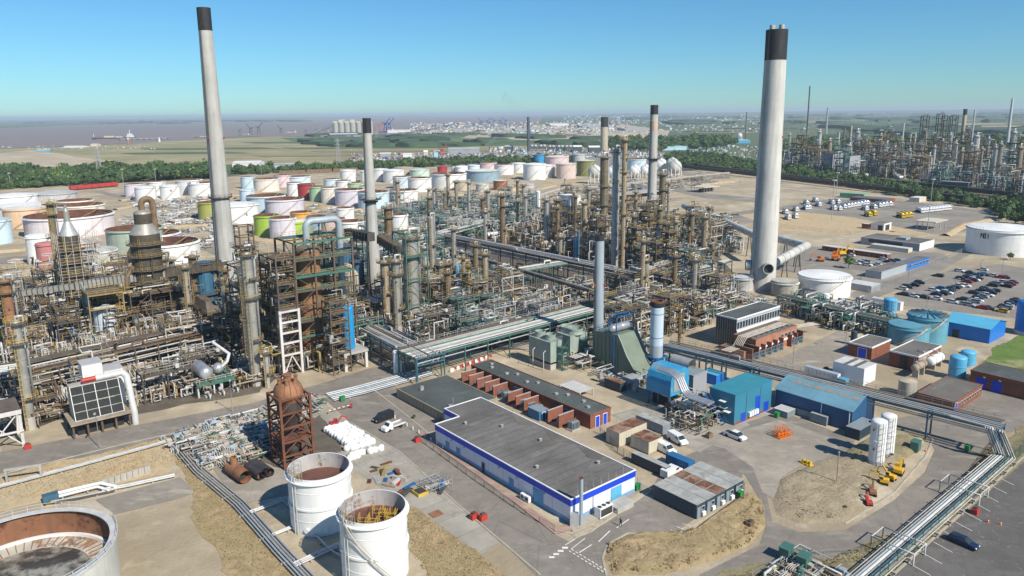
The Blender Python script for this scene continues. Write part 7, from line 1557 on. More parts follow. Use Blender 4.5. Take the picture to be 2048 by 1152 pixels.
# 6 long blue shed
p=G(1701.6, 864);a, b, h=sx(p, U, 1747), sx(p, V, 1550), HT(p, 823);t=gable('shed', 'long dark blue shed with pale blue gabled roof', 'building', p+V*b, b, a, h, 2.2, TH-pi/2, 'navy_wall', 'blue_roof')
for k in range(6):x=b*(.1+.15*k);ob('roof_light', MB().mat('roof_light').add([(x, a*.30, h+2.2*.6+.16), (x+2.4, a*.30, h+2.2*.6+.16), (x+2.4, a*.42, h+2.2*.84+.16), (x, a*.42, h+2.2*.84+.16)], [[3, 2, 1, 0]]), t)
M('roof_white', (.6, .6, .57), .6, var=.2, sc=.4, streak=.3)
ob('roof_sheet', MB().mat('roof_white').add([(-.2, a/2+.05, h+2.36), (b+.2, a/2+.05, h+2.36), (b+.2, a+.2, h+.2), (-.2, a+.2, h+.2)], [[0, 1, 2, 3]]), t);ob('downpipe', MB().mat('rim_white').beam((b*.62, -.1, 0), (b*.62, -.1, h), .15).beam((b*.97, -.1, 0), (b*.97, -.1, h), .15), t);ob('door', MB().mat('cyan_blue').box(b+.01, a*.35, 0, b+.08, a*.42, 2.2), t)
# 7 white box
t, p, a, b, h=bld((1726, 772), 1664, 1750, 738.6, 'white_clad', 'roof_white', 'plain white plant box with striped white roof', parapet=0)
for k in(.25, .55):ob('roof_band', MB().mat('felt_brown').box(0, b*k, h+.06, a, b*k+1.1, h+.09), t)
on(t, 'louvre', 'R', a*.3, a*.6, 1, h*.6, 'rim_white', .06)
t, p, a, b, h=bld((1674, 766), 1608, 1680, 750, 'white_clad', 'grey_clad', 'low pale cabin left of the plain white box', parapet=0, bmax=18);
for k in range(8):on(t, 'panel_joint', 'L', b*k/8, b*k/8+.1, .2, h-.2, 'galv', .03)
container((1690, 776), 1672, 1697, 762, 'sky_tank', 'shed_cyan', 'small light blue container beside the plain white box', bmax=5)
# 8 brick buildings to the right
t, p, a, b, h=bld((1906.6, 828), 1833, 1962, 805, 'brick', 'felt_brown', 'brick workshop with brown felt roof and a row of white windows', parapet=-.15)
for k in range(10):window(t, 'R', a*(.04+.095*k), a*.07, h*.45, h*.28)
for s_ in(.15, .5):on(t, 'shutter', 'L', b*s_, b*s_+b*.25, .2, h*.5, 'dark', .03)
door(t, 'R', .3, 1.2, 'fascia_blue', 2.6)
t, p, a, b, h=bld((1741.8, 721), 1696, 1779, 696, 'brick', 'felt_brown', 'brick building with pale edged roof, left of a pair');door(t, 'L', 1.5, 2.4, 'fascia_blue', 3.)
t, p, a, b, h=bld((1833.5, 745), 1777, 1879, 715, 'brick', 'felt', 'brick building with grey patched roof, right of a pair');on(t, 'roller_door', 'L', b*.35, b*.62, .1, 4, 'dark', .04);ob('downpipe', MB().mat('galv').beam((-.1, .4, 0), (-.1, .4, h), .12), t)
t, p, a, b, h=bld((2098, 812), 1938, 2240, 778, 'brick', 'felt_green', 'brick garage block with blue doors at the right edge', parapet=-.15, amax=10)
for s_, c in((.92, 'fascia_blue'), (.72, 'fascia_blue'), (.30, 'shutter'), (.12, 'shutter')):on(t, 'garage_door', 'L', b*s_-2.5, b*s_, .1, h*.7, c, .05)
for s_ in(.8, .6):on(t, 'lamp', 'L', b*s_, b*s_+.5, h*.75, h*.8, 'yellow', .5)
p=G(1977.5, 688);a, b, h=sx(p, U, 2009), sx(p, V, 1886), HT(p, 659);t=gable('shed', 'vivid blue shed with shallow light blue roof at the right', 'building', p+V*b, b, a, h, 1.6, TH-pi/2, 'shed_blue', 'shed_cyan');ob('door', MB().mat('dark').box(b*.2, -.08, 0, b*.2+2, -.02, 2.6), t)
t, p, a, b, h=bld((1471, 698), 1430, 1556, 639, 'grey_clad', 'felt_green', 'glass fronted hall with white banded clerestory and dark roof', parapet=.2)
for k in range(9):on(t, 'glass_panel', 'L', b*k/9+.08, b*(k+1)/9-.08, .3, h-.3, 'glass', .05)
on(t, 'floor_band', 'R', 0, a, h*.55, h*.62, 'rim_white', .3)
for k in range(16):window(t, 'R', a*k/16+.1, a/16-.2, h*.66, h*.24)
for k in range(10):window(t, 'R', a*k/10+.2, a/10-.4, h*.28, h*.22)
# brick substation with bays and pipe bundles on its roof
t, p, a, b, h=bld((1487, 722), 1440, 1500, 704, 'brick_lt', 'felt_brown', 'low brick block at the left end of the substation', parapet=-.1)
t, p, a, b, h=bld((1510, 716), 1466, 1592, 680, 'brick_lt', 'felt_brown', 'orange brick substation with white band and pipes along its roof', parapet=-.1, bmax=9)
on(t, 'white_band', 'R', 0, a, h*.42, h*.52, 'rim_white', .25)
for k in range(4):window(t, 'R', a*(.6+.09*k), a*.06, h*.62, h*.2)
tp=thing('roof_pipes', 'bundle of pale bent pipes running along the substation roof', 'pipes', W3(p), TH)
for k in range(6):y=b*.25+k*.55;ob('pipe', MB().mat('galv_t').tube([(-9, y+1, h*.55), (-3, y+1, h*.55), (-2., y, h+.6), (a*.9, y, h+.6), (a+2, y, h*.7), (a+14, y-2, h*.6)], .13, 6), tp)
for k in range(8):ob('support', MB().mat('steel_bg').box(a*k/8, b*.2, h+.05, a*k/8+.15, b*.2+3.4, h+.4), tp)
q0=G(1504, 724)
for k in range(9):
 q=q0+U*(k*3.3+(1.5 if k>5 else 0));t2=thing('blast_wall', 'dark brick bay wall %s of the substation, counted from the left'%['one', 'two', 'three', 'four', 'five', 'six', 'seven', 'eight', 'nine'][k], 'wall', W3(q), TH);ob('wall', MB().mat('brick').box(0, 0, 0, .35, 6, 3.8), t2);ob('coping', MB().mat('felt_brown').box(-.1, -.1, 3.8, .45, 6.1, 3.9), t2)
 if k not in(5, 8):
  t2=thing('bay_gate', 'pale blue mesh gate of bay %s of the substation'%['one', 'two', 'three', 'four', 'five', 'six', 'seven', 'eight', 'nine'][k], 'gate', W3(q), TH);m=MB().mat('sky_tank')
  for x in(.5, 1.2, 1.9, 2.6, 3.1):m.box(x, -.04, .1, x+.08, .04, 2.4)
  for z in(.1, 1.2, 2.35):m.box(.4, -.03, z, 3.2, .03, z+.08)
  m.beam((.5, 0, .2), (1.8, 0, 2.3), .07);ob('leaf', m, t2)
t, p, a, b, h=bld((1762, 559), 1730, 1812, 544, 'grey_clad', 'felt', 'long grey cabin block joined to the bright blue entrance', parapet=-.1, amax=34)
t, p2, a2, b2, h2=bld((1799, 546), 1775, 1857, 533, 'shed_blue', 'felt', 'bright blue entrance block at the end of the grey cabins', parapet=-.1, bmax=12)
for k in range(8):window(t, 'R', a2*k/8+.3, a2/8-.6, 1.2, 1.)
t, p, a, b, h=bld((1838, 503), 1721, 1867, 487.5, 'b_grey', 'felt', 'flat roofed control building with dark window band', parapet=.1)
on(t, 'window_band', 'L', b*.28, b*.86, h*.42, h*.85, 'glass', .08);on(t, 'white_end', 'R', 0, a, .3, h-.3, 'rim_white', .1);ob('roof_plant', MB().mat('b_grey').box(a*.3, b*.3, h, a*.6, b*.45, h+1.2), t)
t, p, a, b, h=bld((1816, 506), 1740, 1830, 498, 'b_cream', 'roof_white', 'low annex in front of the control building', parapet=0, amax=5)
t, p, a, b, h=bld((1767, 462), 1741, 1782, 448, 'b_white', 'felt_brown', 'gatehouse with open white portal in the tanker park', parapet=-.1);on(t, 'opening', 'L', b*.1, b*.45, 0, h*.75, 'dark', .04);on(t, 'opening', 'R', a*.2, a*.75, 0, h*.8, 'dark', .04)
t, p, a, b, h=bld((1740, 459), 1723, 1745, 449, 'brick', 'b_white', 'small brick hut left of the gatehouse', parapet=-.1)
t, p, a, b, h=bld((1727, 399), 1679, 1736, 389, 'b_green', 'b_green', 'long green hut row behind the tanker park', parapet=-.1);
for k in range(9):window(t, 'L', b*k/9+.5, b/9-1, h*.4, h*.35)
t, p, a, b, h=bld((1838, 405), 1818, 1852, 396, 'b_cream', 'b_white', 'white flat roofed shed at the railway side of the tanker park', parapet=0)
t, p, a, b, h=bld((1772, 407), 1700, 1790, 400, 'brick', 'felt', 'long brick canopy building behind the tanker trucks', parapet=-.1)
t, p, a, b, h=bld((1694, 567), 1655, 1700, 556, 'b_grey', 'b_ltblue', 'low grey hut with blue roof beside the large white tank', parapet=0)if 0 else bld((1742, 586), 1692, 1760, 573, 'b_grey', 'roof_white', 'low wall sided cabin with blue strip left of the car park', parapet=0)
t, p, a, b, h=bld((1800, 622), 1741, 1806, 606, 'white_clad', 'roof_white', 'long white portable office between the car park and blue tanks', parapet=0, amax=4)
# canopy in tanker park
p=G(1868, 462);t=thing('canopy', 'white roofed drive through canopy in the tanker park', 'canopy', W3(p), TH)
for x in(0, 8, 16):
 for y in(0, 10):ob('post', MB().mat('galv_w').box(x-.2, y-.2, 0, x+.2, y+.2, 5), t)
ob('roof', MB().mat('b_cream').box(-1, -1, 5, 8, 11, 5.5).box(8.3, -1, 5, 17, 11, 5.5), t)
# row of garages behind the machines
p=G(1774, 519);a, b=4., sx(p, V, 1640)*.98;n=13
for k in range(n):q=p+V*(b*k/n);t=thing('lockup_unit', 'pale roofed lock-up in the long row behind the orange machines', 'lock-up', W3(q), TH, 'row of pale roofed lock-ups');ob('wall', MB().mat('brick').box(0, 0, 0, a, b/n-.3, 2.4), t);ob('roof', MB().mat('roof_white').box(-.2, 0, 2.4, a+.2, b/n-.2, 2.6), t)
# small containers by the blue shed
container((1652, 853), 1620, 1668, 836, 'cont_grey', 'cont_roof', 'grey container with green patch by the orange cage', bmax=7);container((1708, 850), 1670, 1712, 838, 'cont_grey', 'tank_tan', 'white container with dirty tan roof', bmax=6);container((1718, 882), 1690, 1750, 862, 'cont_dk', 'cont_grey', 'dark grey container nearest the white silos', bmax=7)
container((1574, 838), 1546, 1590, 826, 'cont_grey', 'galv_w', 'small container with bright roof at the shed wall', bmax=5);container((1640, 845), 1580, 1648, 832, 'cont_grey', 'cont_roof_rust', 'long low grey container along the shed wall', bmax=12)
# grey skip container and silver box near the boiler house
container((1240, 786), 1209, 1252, 768, 'cont_dk', 'cont_roof_rust', 'dark container with rusty roof in front of the green boiler', bmax=7)
t, p, a, b, h=bld((1265, 779), 1245, 1285, 760, 'grey_clad', 'galv', 'small silver hood shaped plant room in front of the green boiler', parapet=0, bmax=5)
# white rib roofed shelter behind the brick building
p=G(1160, 800);t=thing('shelter', 'ribbed white roofed shelter behind the long brick building', 'shelter', W3(p), TH);a, b=sx(p, U, 1186), sx(p, V, 1118);z=HT(p, 786)
for x in(0, a):
 for y in(0, b/2, b):ob('post', MB().mat('galv_w').box(x-.1, y-.1, 0, x+.1, y+.1, z), t)
for k in range(9):ob('roof_sheet', MB().mat('galv_w').box(-.3, b*k/9, z, a+.3, b*(k+1)/9-.12, z+.08), t)
# ---------------------------------------------------------------- cooling towers and boiler house
def ctower(F, Lx, Rx, top, label):
 p=G(*F);a, b, h=sx(p, U, Rx), sx(p, V, Lx), HT(p, top);t=thing('cooling_tower', label, 'cooling tower', W3(p), TH);ob('casing', MB().mat('cooler_green').box(0, 0, h*.28, a, b, h), t);ob('basin', MB().mat('concrete').box(.1, .1, 0, a-.1, b-.1, h*.2), t);ob('air_gap', MB().mat('black').box(.3, .3, h*.2, a-.3, b-.3, h*.28), t)
 for k in range(2):
  c=(a/2, b*(.27+.46*k), 0);ob('fan_stack', MB().mat('cooler_green').lathe([(a*.36, h), (a*.33, h+.8), (a*.35, h+1.7), (a*.33, h+1.7), (a*.31, h+.3), (0, h+.3)], 20, c), t)
 ob('handrail', rail(MB().mat('galv'), [(0, 0, h), (a, 0, h), (a, b, h), (0, b, h)], 1.1, True), t);m=MB().mat('steel_gr')
 for z in np.arange(0, h, 2.2):m.box(a*.55, -2.4, z, a*1.0, -.1, z+.1).beam((a*.55, -2.3, z), (a, -2.3, min(h, z+2.2)), .1)
 for x in(a*.55, a):
  for y in(-2.4, -.15):m.beam((x, y, 0), (x, y, h+1), .12)
 ob('stair_tower', m, t);return t
ctower((1101, 742), 1058, 1124, 686, 'pale green cooling tower with two fans, left one');ctower((1140, 728), 1112, 1174, 673, 'pale green cooling tower with mossy fans, right one')
for x, y in((1066, 735), (1087, 742)):p=G(x, y);t=thing('vent_pole', 'white vent pole in front of the cooling towers, %s one'%('left' if x<1070 else 'right'), 'pole', W3(p), TH);ob('pole', MB().mat('galv_w').tube([(0, 0, 0), (0, 0, 5.4), (.8, 0, 5.9)], .12, 6), t)
p=G(1234, 748);a=sx(p, U, 1256);t=thing('boiler_house', 'olive green boiler with curved sloping side beside the grey stack', 'boiler', W3(p), TH);b1=sx(p, V, 1187);h=HT(p, 672)
a=8.;prof=[(b1, 0), (b1, h*.95), (b1*.35, h), (0, h*1.02), (-1.6, h*.8), (-3.2, h*.55), (-5.4, h*.32), (-8.4, .8), (-8.6, 0)]
n_=len(prof);m=MB().mat('boiler_green');A0=[(0, y, z)for y, z in prof];A1=[(a, y, z)for y, z in prof];m.add(A0, [list(range(n_))]);m.add(A1, [list(range(n_))[::-1]])
for i in range(n_):j=(i+1)%n_;m.add([A0[i], A0[j], A1[j], A1[i]], [[3, 2, 1, 0]])
ob('casing', m, t)
for x in(-.02, a-.2):
 m=MB().mat('cooler_green')
 for(y0, z0), (y1, z1)in zip(prof[3:6], prof[4:7]):m.beam((x+.1, y0, z0+.1), (x+.1, y1, z1+.1), .25, .25)
 ob('flange', m, t);m=MB().mat('boiler_green')
for k in range(7):y=b1*k/6;m.box(-.18, y-.12, .3, -.01, y+.12, h*.93)
ob('stiffener', m, t);ob('handrail', rail(MB().mat('steel_bl'), [(0, 0, h), (0, b1, h*.96), (a, b1, h*.96)], 1.2), t);ob('ladder', MB().mat('steel_bl').beam((-.4, 1, 0), (-.4, 1, h), .15).beam((-.4, 1.8, 0), (-.4, 1.8, h), .15), t)
for k, x in enumerate((1.6, 5.2)):o=ob('steam_drum', MB().mat('silver').lathe([(0, -2.4), (.9, -2), (1.15, -1.4), (1.15, 1.4), (.9, 2), (0, 2.4)], 16, (x, b1*.25, h+1.6), True, 'x'), t)
ob('drum_frame', MB().mat('steel_bl').box(.5, b1*.1, h, .7, b1*.12, h+5).box(a-.5, b1*.1, h, a-.3, b1*.12, h+5).box(.5, b1*.4, h, .7, b1*.42, h+5).box(a-.5, b1*.4, h, a-.3, b1*.42, h+5).box(.5, b1*.1, h+4.8, a-.3, b1*.12, h+5).box(.5, b1*.4, h+4.8, a-.3, b1*.42, h+5).box(.5, b1*.1, h+4.8, .7, b1*.42, h+5), t)
# light blue turbine intake house on legs
M('patchy_blue', (.04, .30, .52), .5, var=.15, sc=.3, rust=.38, rsc=.3, rcol=(.24, .33, .36))
p=G(1338, 822);t=thing('intake_house', 'raised light blue turbine intake house with rounded patchy roof', 'plant building', W3(p), TH);a, b=7.5, sx(p, V, 1290)*.98;z0, z1=HT(p, 795), HT(p, 745)
hh=z1-z0;pf=[(0, z0), (0, z0+hh*.45), (a*.12, z0+hh*.8), (a*.35, z1), (a*.8, z1), (a, z0+hh*.85), (a, z0+hh*.1), (a*.9, z0)];n_=len(pf)
m=MB().mat('patchy_blue');A0=[(x, 0, z)for x, z in pf];A1=[(x, b, z)for x, z in pf];m.add(A0, [list(range(n_))[::-1]]);m.add(A1, [list(range(n_))])
for i in range(n_):j=(i+1)%n_;m.add([A0[i], A0[j], A1[j], A1[i]], [[0, 1, 2, 3]])
ob('casing', m, t)
for x in(.4, a-.6):
 for y in(.5, b/2, b-.7):ob('leg', MB().mat('steel_bg').box(x, y, 0, x+.3, y+.3, z0), t)
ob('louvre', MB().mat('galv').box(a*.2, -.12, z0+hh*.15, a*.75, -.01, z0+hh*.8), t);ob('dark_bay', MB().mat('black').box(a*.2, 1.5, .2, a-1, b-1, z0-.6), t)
t, p, a, b, h=bld((1385, 800), 1352, 1412, 752, 'b_grey', 'cont_grey', 'grey turbine hall block behind the intake house', parapet=-.1, bmax=7);ob('duct', MB().mat('galv').lathe([(1.6, 0), (1.6, 6)], 14, (a*.5, b*.5, h+1.4), axis='y'), t)
t, p, a, b, h=bld((1432, 772), 1399, 1450, 752, 'shed_blue', 'shed_cyan', 'bright blue ribbed roof over the turbine hall', parapet=0, bmax=9)
t, p, a, b, h=bld((1370, 745), 1330, 1385, 728, 'b_grey', 'roof_white', 'low pale roofed annex behind the intake house', parapet=0, bmax=12)
unit([(1345, 850), (1360, 826), (1400, 818), (1415, 838), (1395, 860)], 130, ['w1'], 0, ['exch_g', 'pump'], 2, 'grey', 5, 4, 'between intake house and teal building');pipework([(1360, 815), (1420, 795), (1430, 810), (1385, 835)], 6, 4, 'blue', 131, sc=.8);pipework([(1190, 745), (1290, 735), (1300, 770), (1260, 780)], 6, 2.5, 'blue', 132)
for k in range(4):q=G(1372, 842)+U*k*.7;tag(ob('curved_riser', MB().mat('silver').tube([(0, -6, 6), (0, 0, 6), (0, 1.5, 7), (0, 3, 9.5), (0, 5, 10.5), (0, 9, 10.5)], .3, 8), None, W3(q), TH), 'silver curved riser pipe %s of four beside the intake house'%['one', 'two', 'three', 'four'][k], 'pipe')
# upright white tanks
def silo(xt, yt, yb, w_, mat, label, ring=False):t, g, h, r=column(xt, yt, yb, w_, mat, label, (), 'galv', 'silo', 'silo', ring, False, skirt='galv', dome=.3);return t
silo(1760, 838, 930, 30, 'tank_white', 'tall white silo, left and nearer of a pair', True);silo(1779, 827, 914, 29, 'tank_white', 'tall white silo, right and further of a pair', True)
silo(794, 700, 749, 18, 'tank_white', 'single white upright tank at the corner of the pipe racks');silo(1782, 595, 643, 25, 'cyan_blue', 'slim light blue upright tank beside the domed ribbed tank', True);silo(1918, 710, 757, 31, 'cyan_blue', 'rounded blue tank, left of a pair by the brick buildings');silo(1938, 700, 732, 27, 'cyan_blue', 'rounded blue tank, right of a pair by the brick buildings');silo(2064, 600, 668, 46, 'shed_blue', 'blue tank cut by the right edge of the photo', True);silo(1653, 586, 616, 13, 'tank_white', 'slim white upright vessel in front of the large white tank');silo(1709, 661, 690, 12, 'cont_dk', 'small dark upright vessel by the brick pair')
for(x, y, w_, l)in[(1621, 618, 22, 'dark topped vent drum, left of a pair by the large white tank'), (1637, 622, 22, 'dark topped vent drum, right of a pair by the large white tank')]:
 c, r=circ(x, y, w_);t=thing('vent_drum', l, 'drum', W3(c));ob('shell', MB().mat('tank_grey').lathe([(r, 0), (r, 3), (r*.8, 3), (r*.8, 2)], 20).mat('black').lathe([(r*.8, 2.2), (0, 2.2)], 20), t);ob('rim', MB().mat('black').lathe([(r, 2.8), (r+.25, 3), (r, 3.1)], 20), t)
for(x, y, l, k)in[(1842, 738, 'tan lying drum by the brick buildings', 'drum_t'), (1868, 735, 'grey lying drum by the rounded blue tanks', 'drum_w'), (1836, 752, 'rusty lying drum in front of the brick pair', 'drum_t')]:place(k, G(x, y), 0, TH, l)
c, r=circ(1813, 796, 34);t=thing('round_tank', 'low brown stained round tank left of the brick workshop', 'tank', W3(c));hh=4;ob('shell', MB().mat('tank_foul').lathe([(r, 0), (r, hh)], 24), t);ob('roof', MB().mat('tank_tan').lathe([(r, hh), (0, hh+.5)], 24), t)
# great chimney ducts
def bigpipe(pts, r, label, mat='tank_stained', legs=4):
 P=[(*G(x, y, z), z)for x, y, z in pts];t=thing('gas_duct', label, 'duct', (0, 0, 0));ob('tube', MB().mat(mat).tube(P, r, 20), t);m=MB().mat('galv')
 for A, B in zip(P[:-1], P[1:]):
  A, B=np.array(A), np.array(B);n=max(2, int(np.linalg.norm(B-A)/5));d=(B-A)/np.linalg.norm(B-A)
  for i in range(n):c=A+(B-A)*i/n;m.tube([c-d*.15, c+d*.15], r+.14, 20)
 ob('joint_ring', m, t)['kind']='stuff'
 for A, B in zip(P[:-1], P[1:]):
  A, B=np.array(A), np.array(B)
  for f_ in(.3, .75):c=A+(B-A)*f_;[ob('leg', MB().mat('steel_dk').beam((c[0]+s_, c[1], 0), (c[0]+s_*.3, c[1], c[2]-r), .35), t)for s_ in(-1.4, 1.4)]
 return t
bigpipe([(1428, 432, 12), (1530, 480, 12)], 1.7, 'big round duct from the centre units down to the great chimney');bigpipe([(1552, 524, 9), (1612, 492, 11), (1560, 478, 11)], 1.9, 'big angled round duct on the right of the great chimney')
fr_=math.atan2(-gR[1], -gR[0])
for az_, l in((fr_+.3, 'dark opening hood on the front of the great chimney'), (fr_-1.45, 'dark opening hood on the left of the great chimney')):
 z=HT(gR, 531);rr_=rbR*.97;tag(ob('duct_hood', MB().mat('galv').lathe([(2.2, 0), (2.2, 2.0), (1.95, 2.0), (1.95, .2)], 18, (0, 0, 0), axis='x').mat('black').lathe([(1.95, .5), (0, .5)], 18, (0, 0, 0), axis='x'), None, (gR[0]+cos(az_)*rr_, gR[1]+sin(az_)*rr_, z), az_), l, 'duct opening')
bigpipe([(1368, 412, 6), (1440, 445, 7)], 1.8, 'silver duct running to the ribbed column', 'chim_grey')
# ---------------------------------------------------------------- rusty reactor tower in the foreground
p=G(570, 941);a, b=sx(p, U, 631), sx(p, V, 547);a=b=(a+b)/2;h=HT(p, 802);tR=thing('rusty_tower', 'rusty steel tower carrying a copper brown domed vessel', 'tower', W3(p), TH)
for x in(0, a):
 for y in(0, b):ob('leg', MB().mat('rust_steel').box(x-.25, y-.25, 0, x+.25, y+.25, h), tR)
nl=5
for k in range(nl):
 z0_, z1_=h*k/nl, h*(k+1)/nl
 m=MB().mat('rust_steel')
 for(x0_, y0_), (x1_, y1_)in(((0, 0), (a, 0)), ((a, 0), (a, b)), ((a, b), (0, b)), ((0, b), (0, 0))):m.beam((x0_, y0_, z1_-.2), (x1_, y1_, z1_-.2), .35)
 ob('ring_beam', m, tR)
 for(x0_, y0_), (x1_, y1_)in(((0, 0), (a, 0)), ((a, 0), (a, b)), ((a, b), (0, b)), ((0, b), (0, 0))):
  xm, ym=(x0_+x1_)/2, (y0_+y1_)/2;ob('brace', MB().mat('rust_steel').beam((x0_, y0_, z0_+.2), (xm, ym, z1_-.3), .2).beam((x1_, y1_, z0_+.2), (xm, ym, z1_-.3), .2), tR)
ob('walkway', rail(MB().mat('rust_steel').box(.4, .4, h*.4, a-.4, b-.4, h*.4+.1), [(.4, .4, h*.4), (a-.4, .4, h*.4), (a-.4, b-.4, h*.4)], 1.1), tR)
cv=(a/2, b/2, 0);Rv=min(a, b)*.47;zc=h+.2
ob('vessel', MB().mat('rust_vessel').lathe([(Rv, zc-.6), (Rv, zc)], 32, cv).lathe([(Rv*cos(q), zc+Rv*.95*sin(q))for q in np.linspace(0, 1.45, 9)], 32, cv, True).lathe([(Rv*cos(q), zc-.6-Rv*.8*sin(q))for q in np.linspace(1.5, 0, 8)], 32, cv, True), tR)
M('dark_vessel', (.05, .045, .05), .6, var=.4, sc=.4, streak=.5, rust=.2)
ob('lower_vessel', MB().mat('dark_vessel').lathe([(Rv*.35, 1.5), (Rv*.5, 3), (Rv*.5, h*.55), (Rv*.85, h*.72), (Rv*.85, zc-.7)], 24, cv), tR)
for i in range(14):q=i*pi/7;ob('seam', MB().mat('rust_steel').tube([(a/2+cos(q)*Rv*1.01*cos(e), b/2+sin(q)*Rv*1.01*cos(e), zc+Rv*.96*sin(e))for e in np.linspace(0, 1.4, 6)], .06, 4), tR)
for i in range(6):q=i*pi/3;ob('nozzle', MB().mat('rust_vessel').lathe([(.35, 0), (.35, 1), (.5, 1), (.5, 1.15), (0, 1.15)], 10, (a/2+cos(q)*Rv*.6, b/2+sin(q)*Rv*.6, zc+Rv*.72)), tR)
ob('top_nozzle', MB().mat('rust_vessel').lathe([(.8, 0), (.8, 1), (1, 1), (1, 1.25), (0, 1.3)], 14, (a/2, b/2, zc+Rv*.9)), tR)
# cut vessels lying on the ground
p=G(492, 968);t=thing('cut_vessel', 'tan rust streaked cut cylinder lying open ended on the ground', 'vessel', W3(p, .06), TH+pi/2+.1);m=MB().mat('rust_vessel').lathe([(1.35, 0), (1.35, 6.5)], 24, (0, 0, 1.4), False, 'x').lathe([(1.25, 6.5), (1.25, 0)], 24, (0, 0, 1.4), False, 'x');ob('shell', m, t);ob('end', MB().mat('dark').lathe([(1.25, 1.8), (0, 1.8)], 24, (0, 0, 1.4), False, 'x'), t);ob('strap', MB().mat('rust_steel').lathe([(1.36, 2.5), (1.42, 2.5), (1.42, 2.8), (1.36, 2.8)], 24, (0, 0, 1.4), False, 'x'), t);ob('branch', MB().mat('rust_vessel').lathe([(.7, 0), (.7, 1.6), (.5, 1.6)], 16, (5, 0, 2.4)), t);ob('cradle', MB().mat('rust_steel').box(1, -1, 0, 1.3, 1, .5).box(5, -1, 0, 5.3, 1, .5), t)
p=G(532, 958);t=thing('cut_vessel', 'black lobed cut vessel lying beside the tan cylinder', 'vessel', W3(p, .06), TH+pi/2+.1)
for dy, dz in((-.95, 0), (.95, 0), (0, .35)):ob('lobe', MB().mat('dark_vessel').lathe([(.95, 0), (.95, 6)], 18, (0, dy, .95+dz), False, 'x').lathe([(.85, 6), (.85, 0)], 18, (0, dy, .95+dz), False, 'x').mat('rust_in').lathe([(.85, 1), (0, 1)], 18, (0, dy, .95+dz), False, 'x'), t)
# ---------------------------------------------------------------- ground pipes in the foreground
def gpipes(pts, n, sp, r, label, mats=('galv', 'galv_t'), z=.55, legs=True, cat='pipeline', zs=None):
 P=[G(*q)for q in pts];t=thing('pipeline', label, cat, (0, 0, 0));nr=[]
 for i in range(len(P)):
  d=(P[min(i+1, len(P)-1)]-P[max(i-1, 0)]);d/=np.linalg.norm(d);nr.append(np.array([-d[1], d[0]]))
 for k in range(n):
  off=(k-(n-1)/2)*sp;ob('pipe', MB().mat(mats[k%len(mats)]).tube([(*(q+m_*off), z if zs is None else zs[i])for i, (q, m_)in enumerate(zip(P, nr))], r*(.8+.4*((k*7)%3)/2), 8), t)
 if legs:
  for i in range(len(P)-1):
   L=np.linalg.norm(P[i+1]-P[i]);c_=max(1, int(L/6))
   for j in range(c_):
    q=P[i]+(P[i+1]-P[i])*(j+.5)/c_;w_=nr[i]*((n-1)/2*sp+.4);ob('sleeper', MB().mat('concrete').beam((*(q-w_), z-r-.12), (*(q+w_), z-r-.12), .3, .24), t)
 return t
gpipes([(-80, 1000), (0, 978), (160, 935), (314, 893), (480, 840), (545, 820), (640, 800)], 3, .55, .18, 'three pipes along the verge of the near road', ('ins_clad', 'chim_grey', 'galv_t'));gpipes([(350, 888), (398, 945), (440, 980), (478, 1012)], 5, .55, .16, 'five pipes running down from the manifold');gpipes([(478, 1012), (512, 1050), (560, 1105), (640, 1190)], 5, .55, .17, 'five blue grey pipes running past the white foreground tanks', ('galv', 'chim_grey'))
gpipes([(500, 1030), (592, 995)], 2, .6, .2, 'pair of pipes branching to the further white tank', ('galv_w', ));gpipes([(546, 1075), (602, 1052)], 2, .5, .2, 'second pair of pipes branching to the further white tank', ('galv_w', ));gpipes([(588, 1136), (648, 1108), (692, 1090)], 3, .5, .17, 'pipes branching to the nearer white tank', ('galv_w', 'galv'));gpipes([(628, 1072), (660, 1105), (688, 1122)], 1, .5, .2, 'single pipe between the two white foreground tanks', ('galv', ));gpipes([(560, 1000), (592, 1030)], 1, .5, .22, 'short pipe beside the further white tank', ('galv', ))
gpipes([(660, 798), (720, 784), (800, 762), (860, 745)], 6, 1.15, .2, 'broad white ground pipes leading to the tan building', ('galv', 'chim_blue', 'galv'));gpipes([(420, 850), (500, 828), (560, 812), (630, 795)], 2, .8, .35, 'bright white main behind the manifold', ('galv_w', ));gpipes([(645, 772), (700, 800), (760, 835), (830, 868)], 1, .4, .07, 'thin line across the crossroads', ('galv', ), .1, False)
gpipes([(100, 1003), (150, 990), (200, 978), (225, 985)], 2, 1.5, .36, 'two fat white pipes by the huge rusty tank', ('tank_white', ), .9);gpipes([(205, 985), (260, 975), (350, 955)], 2, .8, .22, 'low pipe pair leading right from the fat white pipes', ('galv_w', ));gpipes([(90, 1012), (160, 1000), (230, 985)], 2, .7, .16, 'thin pipes beneath the fat white pipes', ('steel_dk', 'galv'))
t=thing('concrete_wall', 'broken concrete retaining wall along the sand bank', 'wall', (0, 0, 0));A, B=G(205, 975), G(302, 945)
for k in range(8):ob('panel', MB().mat('concrete').beam((*(A+(B-A)*k/8), .8), (*(A+(B-A)*(k+.93)/8), .8), .25, 1.6), t)
tag(ob('blue_box', MB().mat('steel_bg').box(0, 0, 0, 2.6, 1.6, 1.8).mat('yellow').box(.3, -.3, 0, 2.2, -.02, .5), None, W3(G(88, 1013)), TH), 'small blue equipment box by the huge rusty tank', 'box')
tt=thing('pipe_goalpost', 'concrete goalpost frame over the pipes left of the bank', 'goalpost', W3(G(15, 966)), .35)
for x in(0, 6):ob('post', MB().mat('concrete').box(x-.2, -.2, 0, x+.2, .2, 2.6), tt)
ob('crossbeam', MB().mat('concrete').box(-.3, -.25, 2.6, 6.3, .25, 3.), tt)
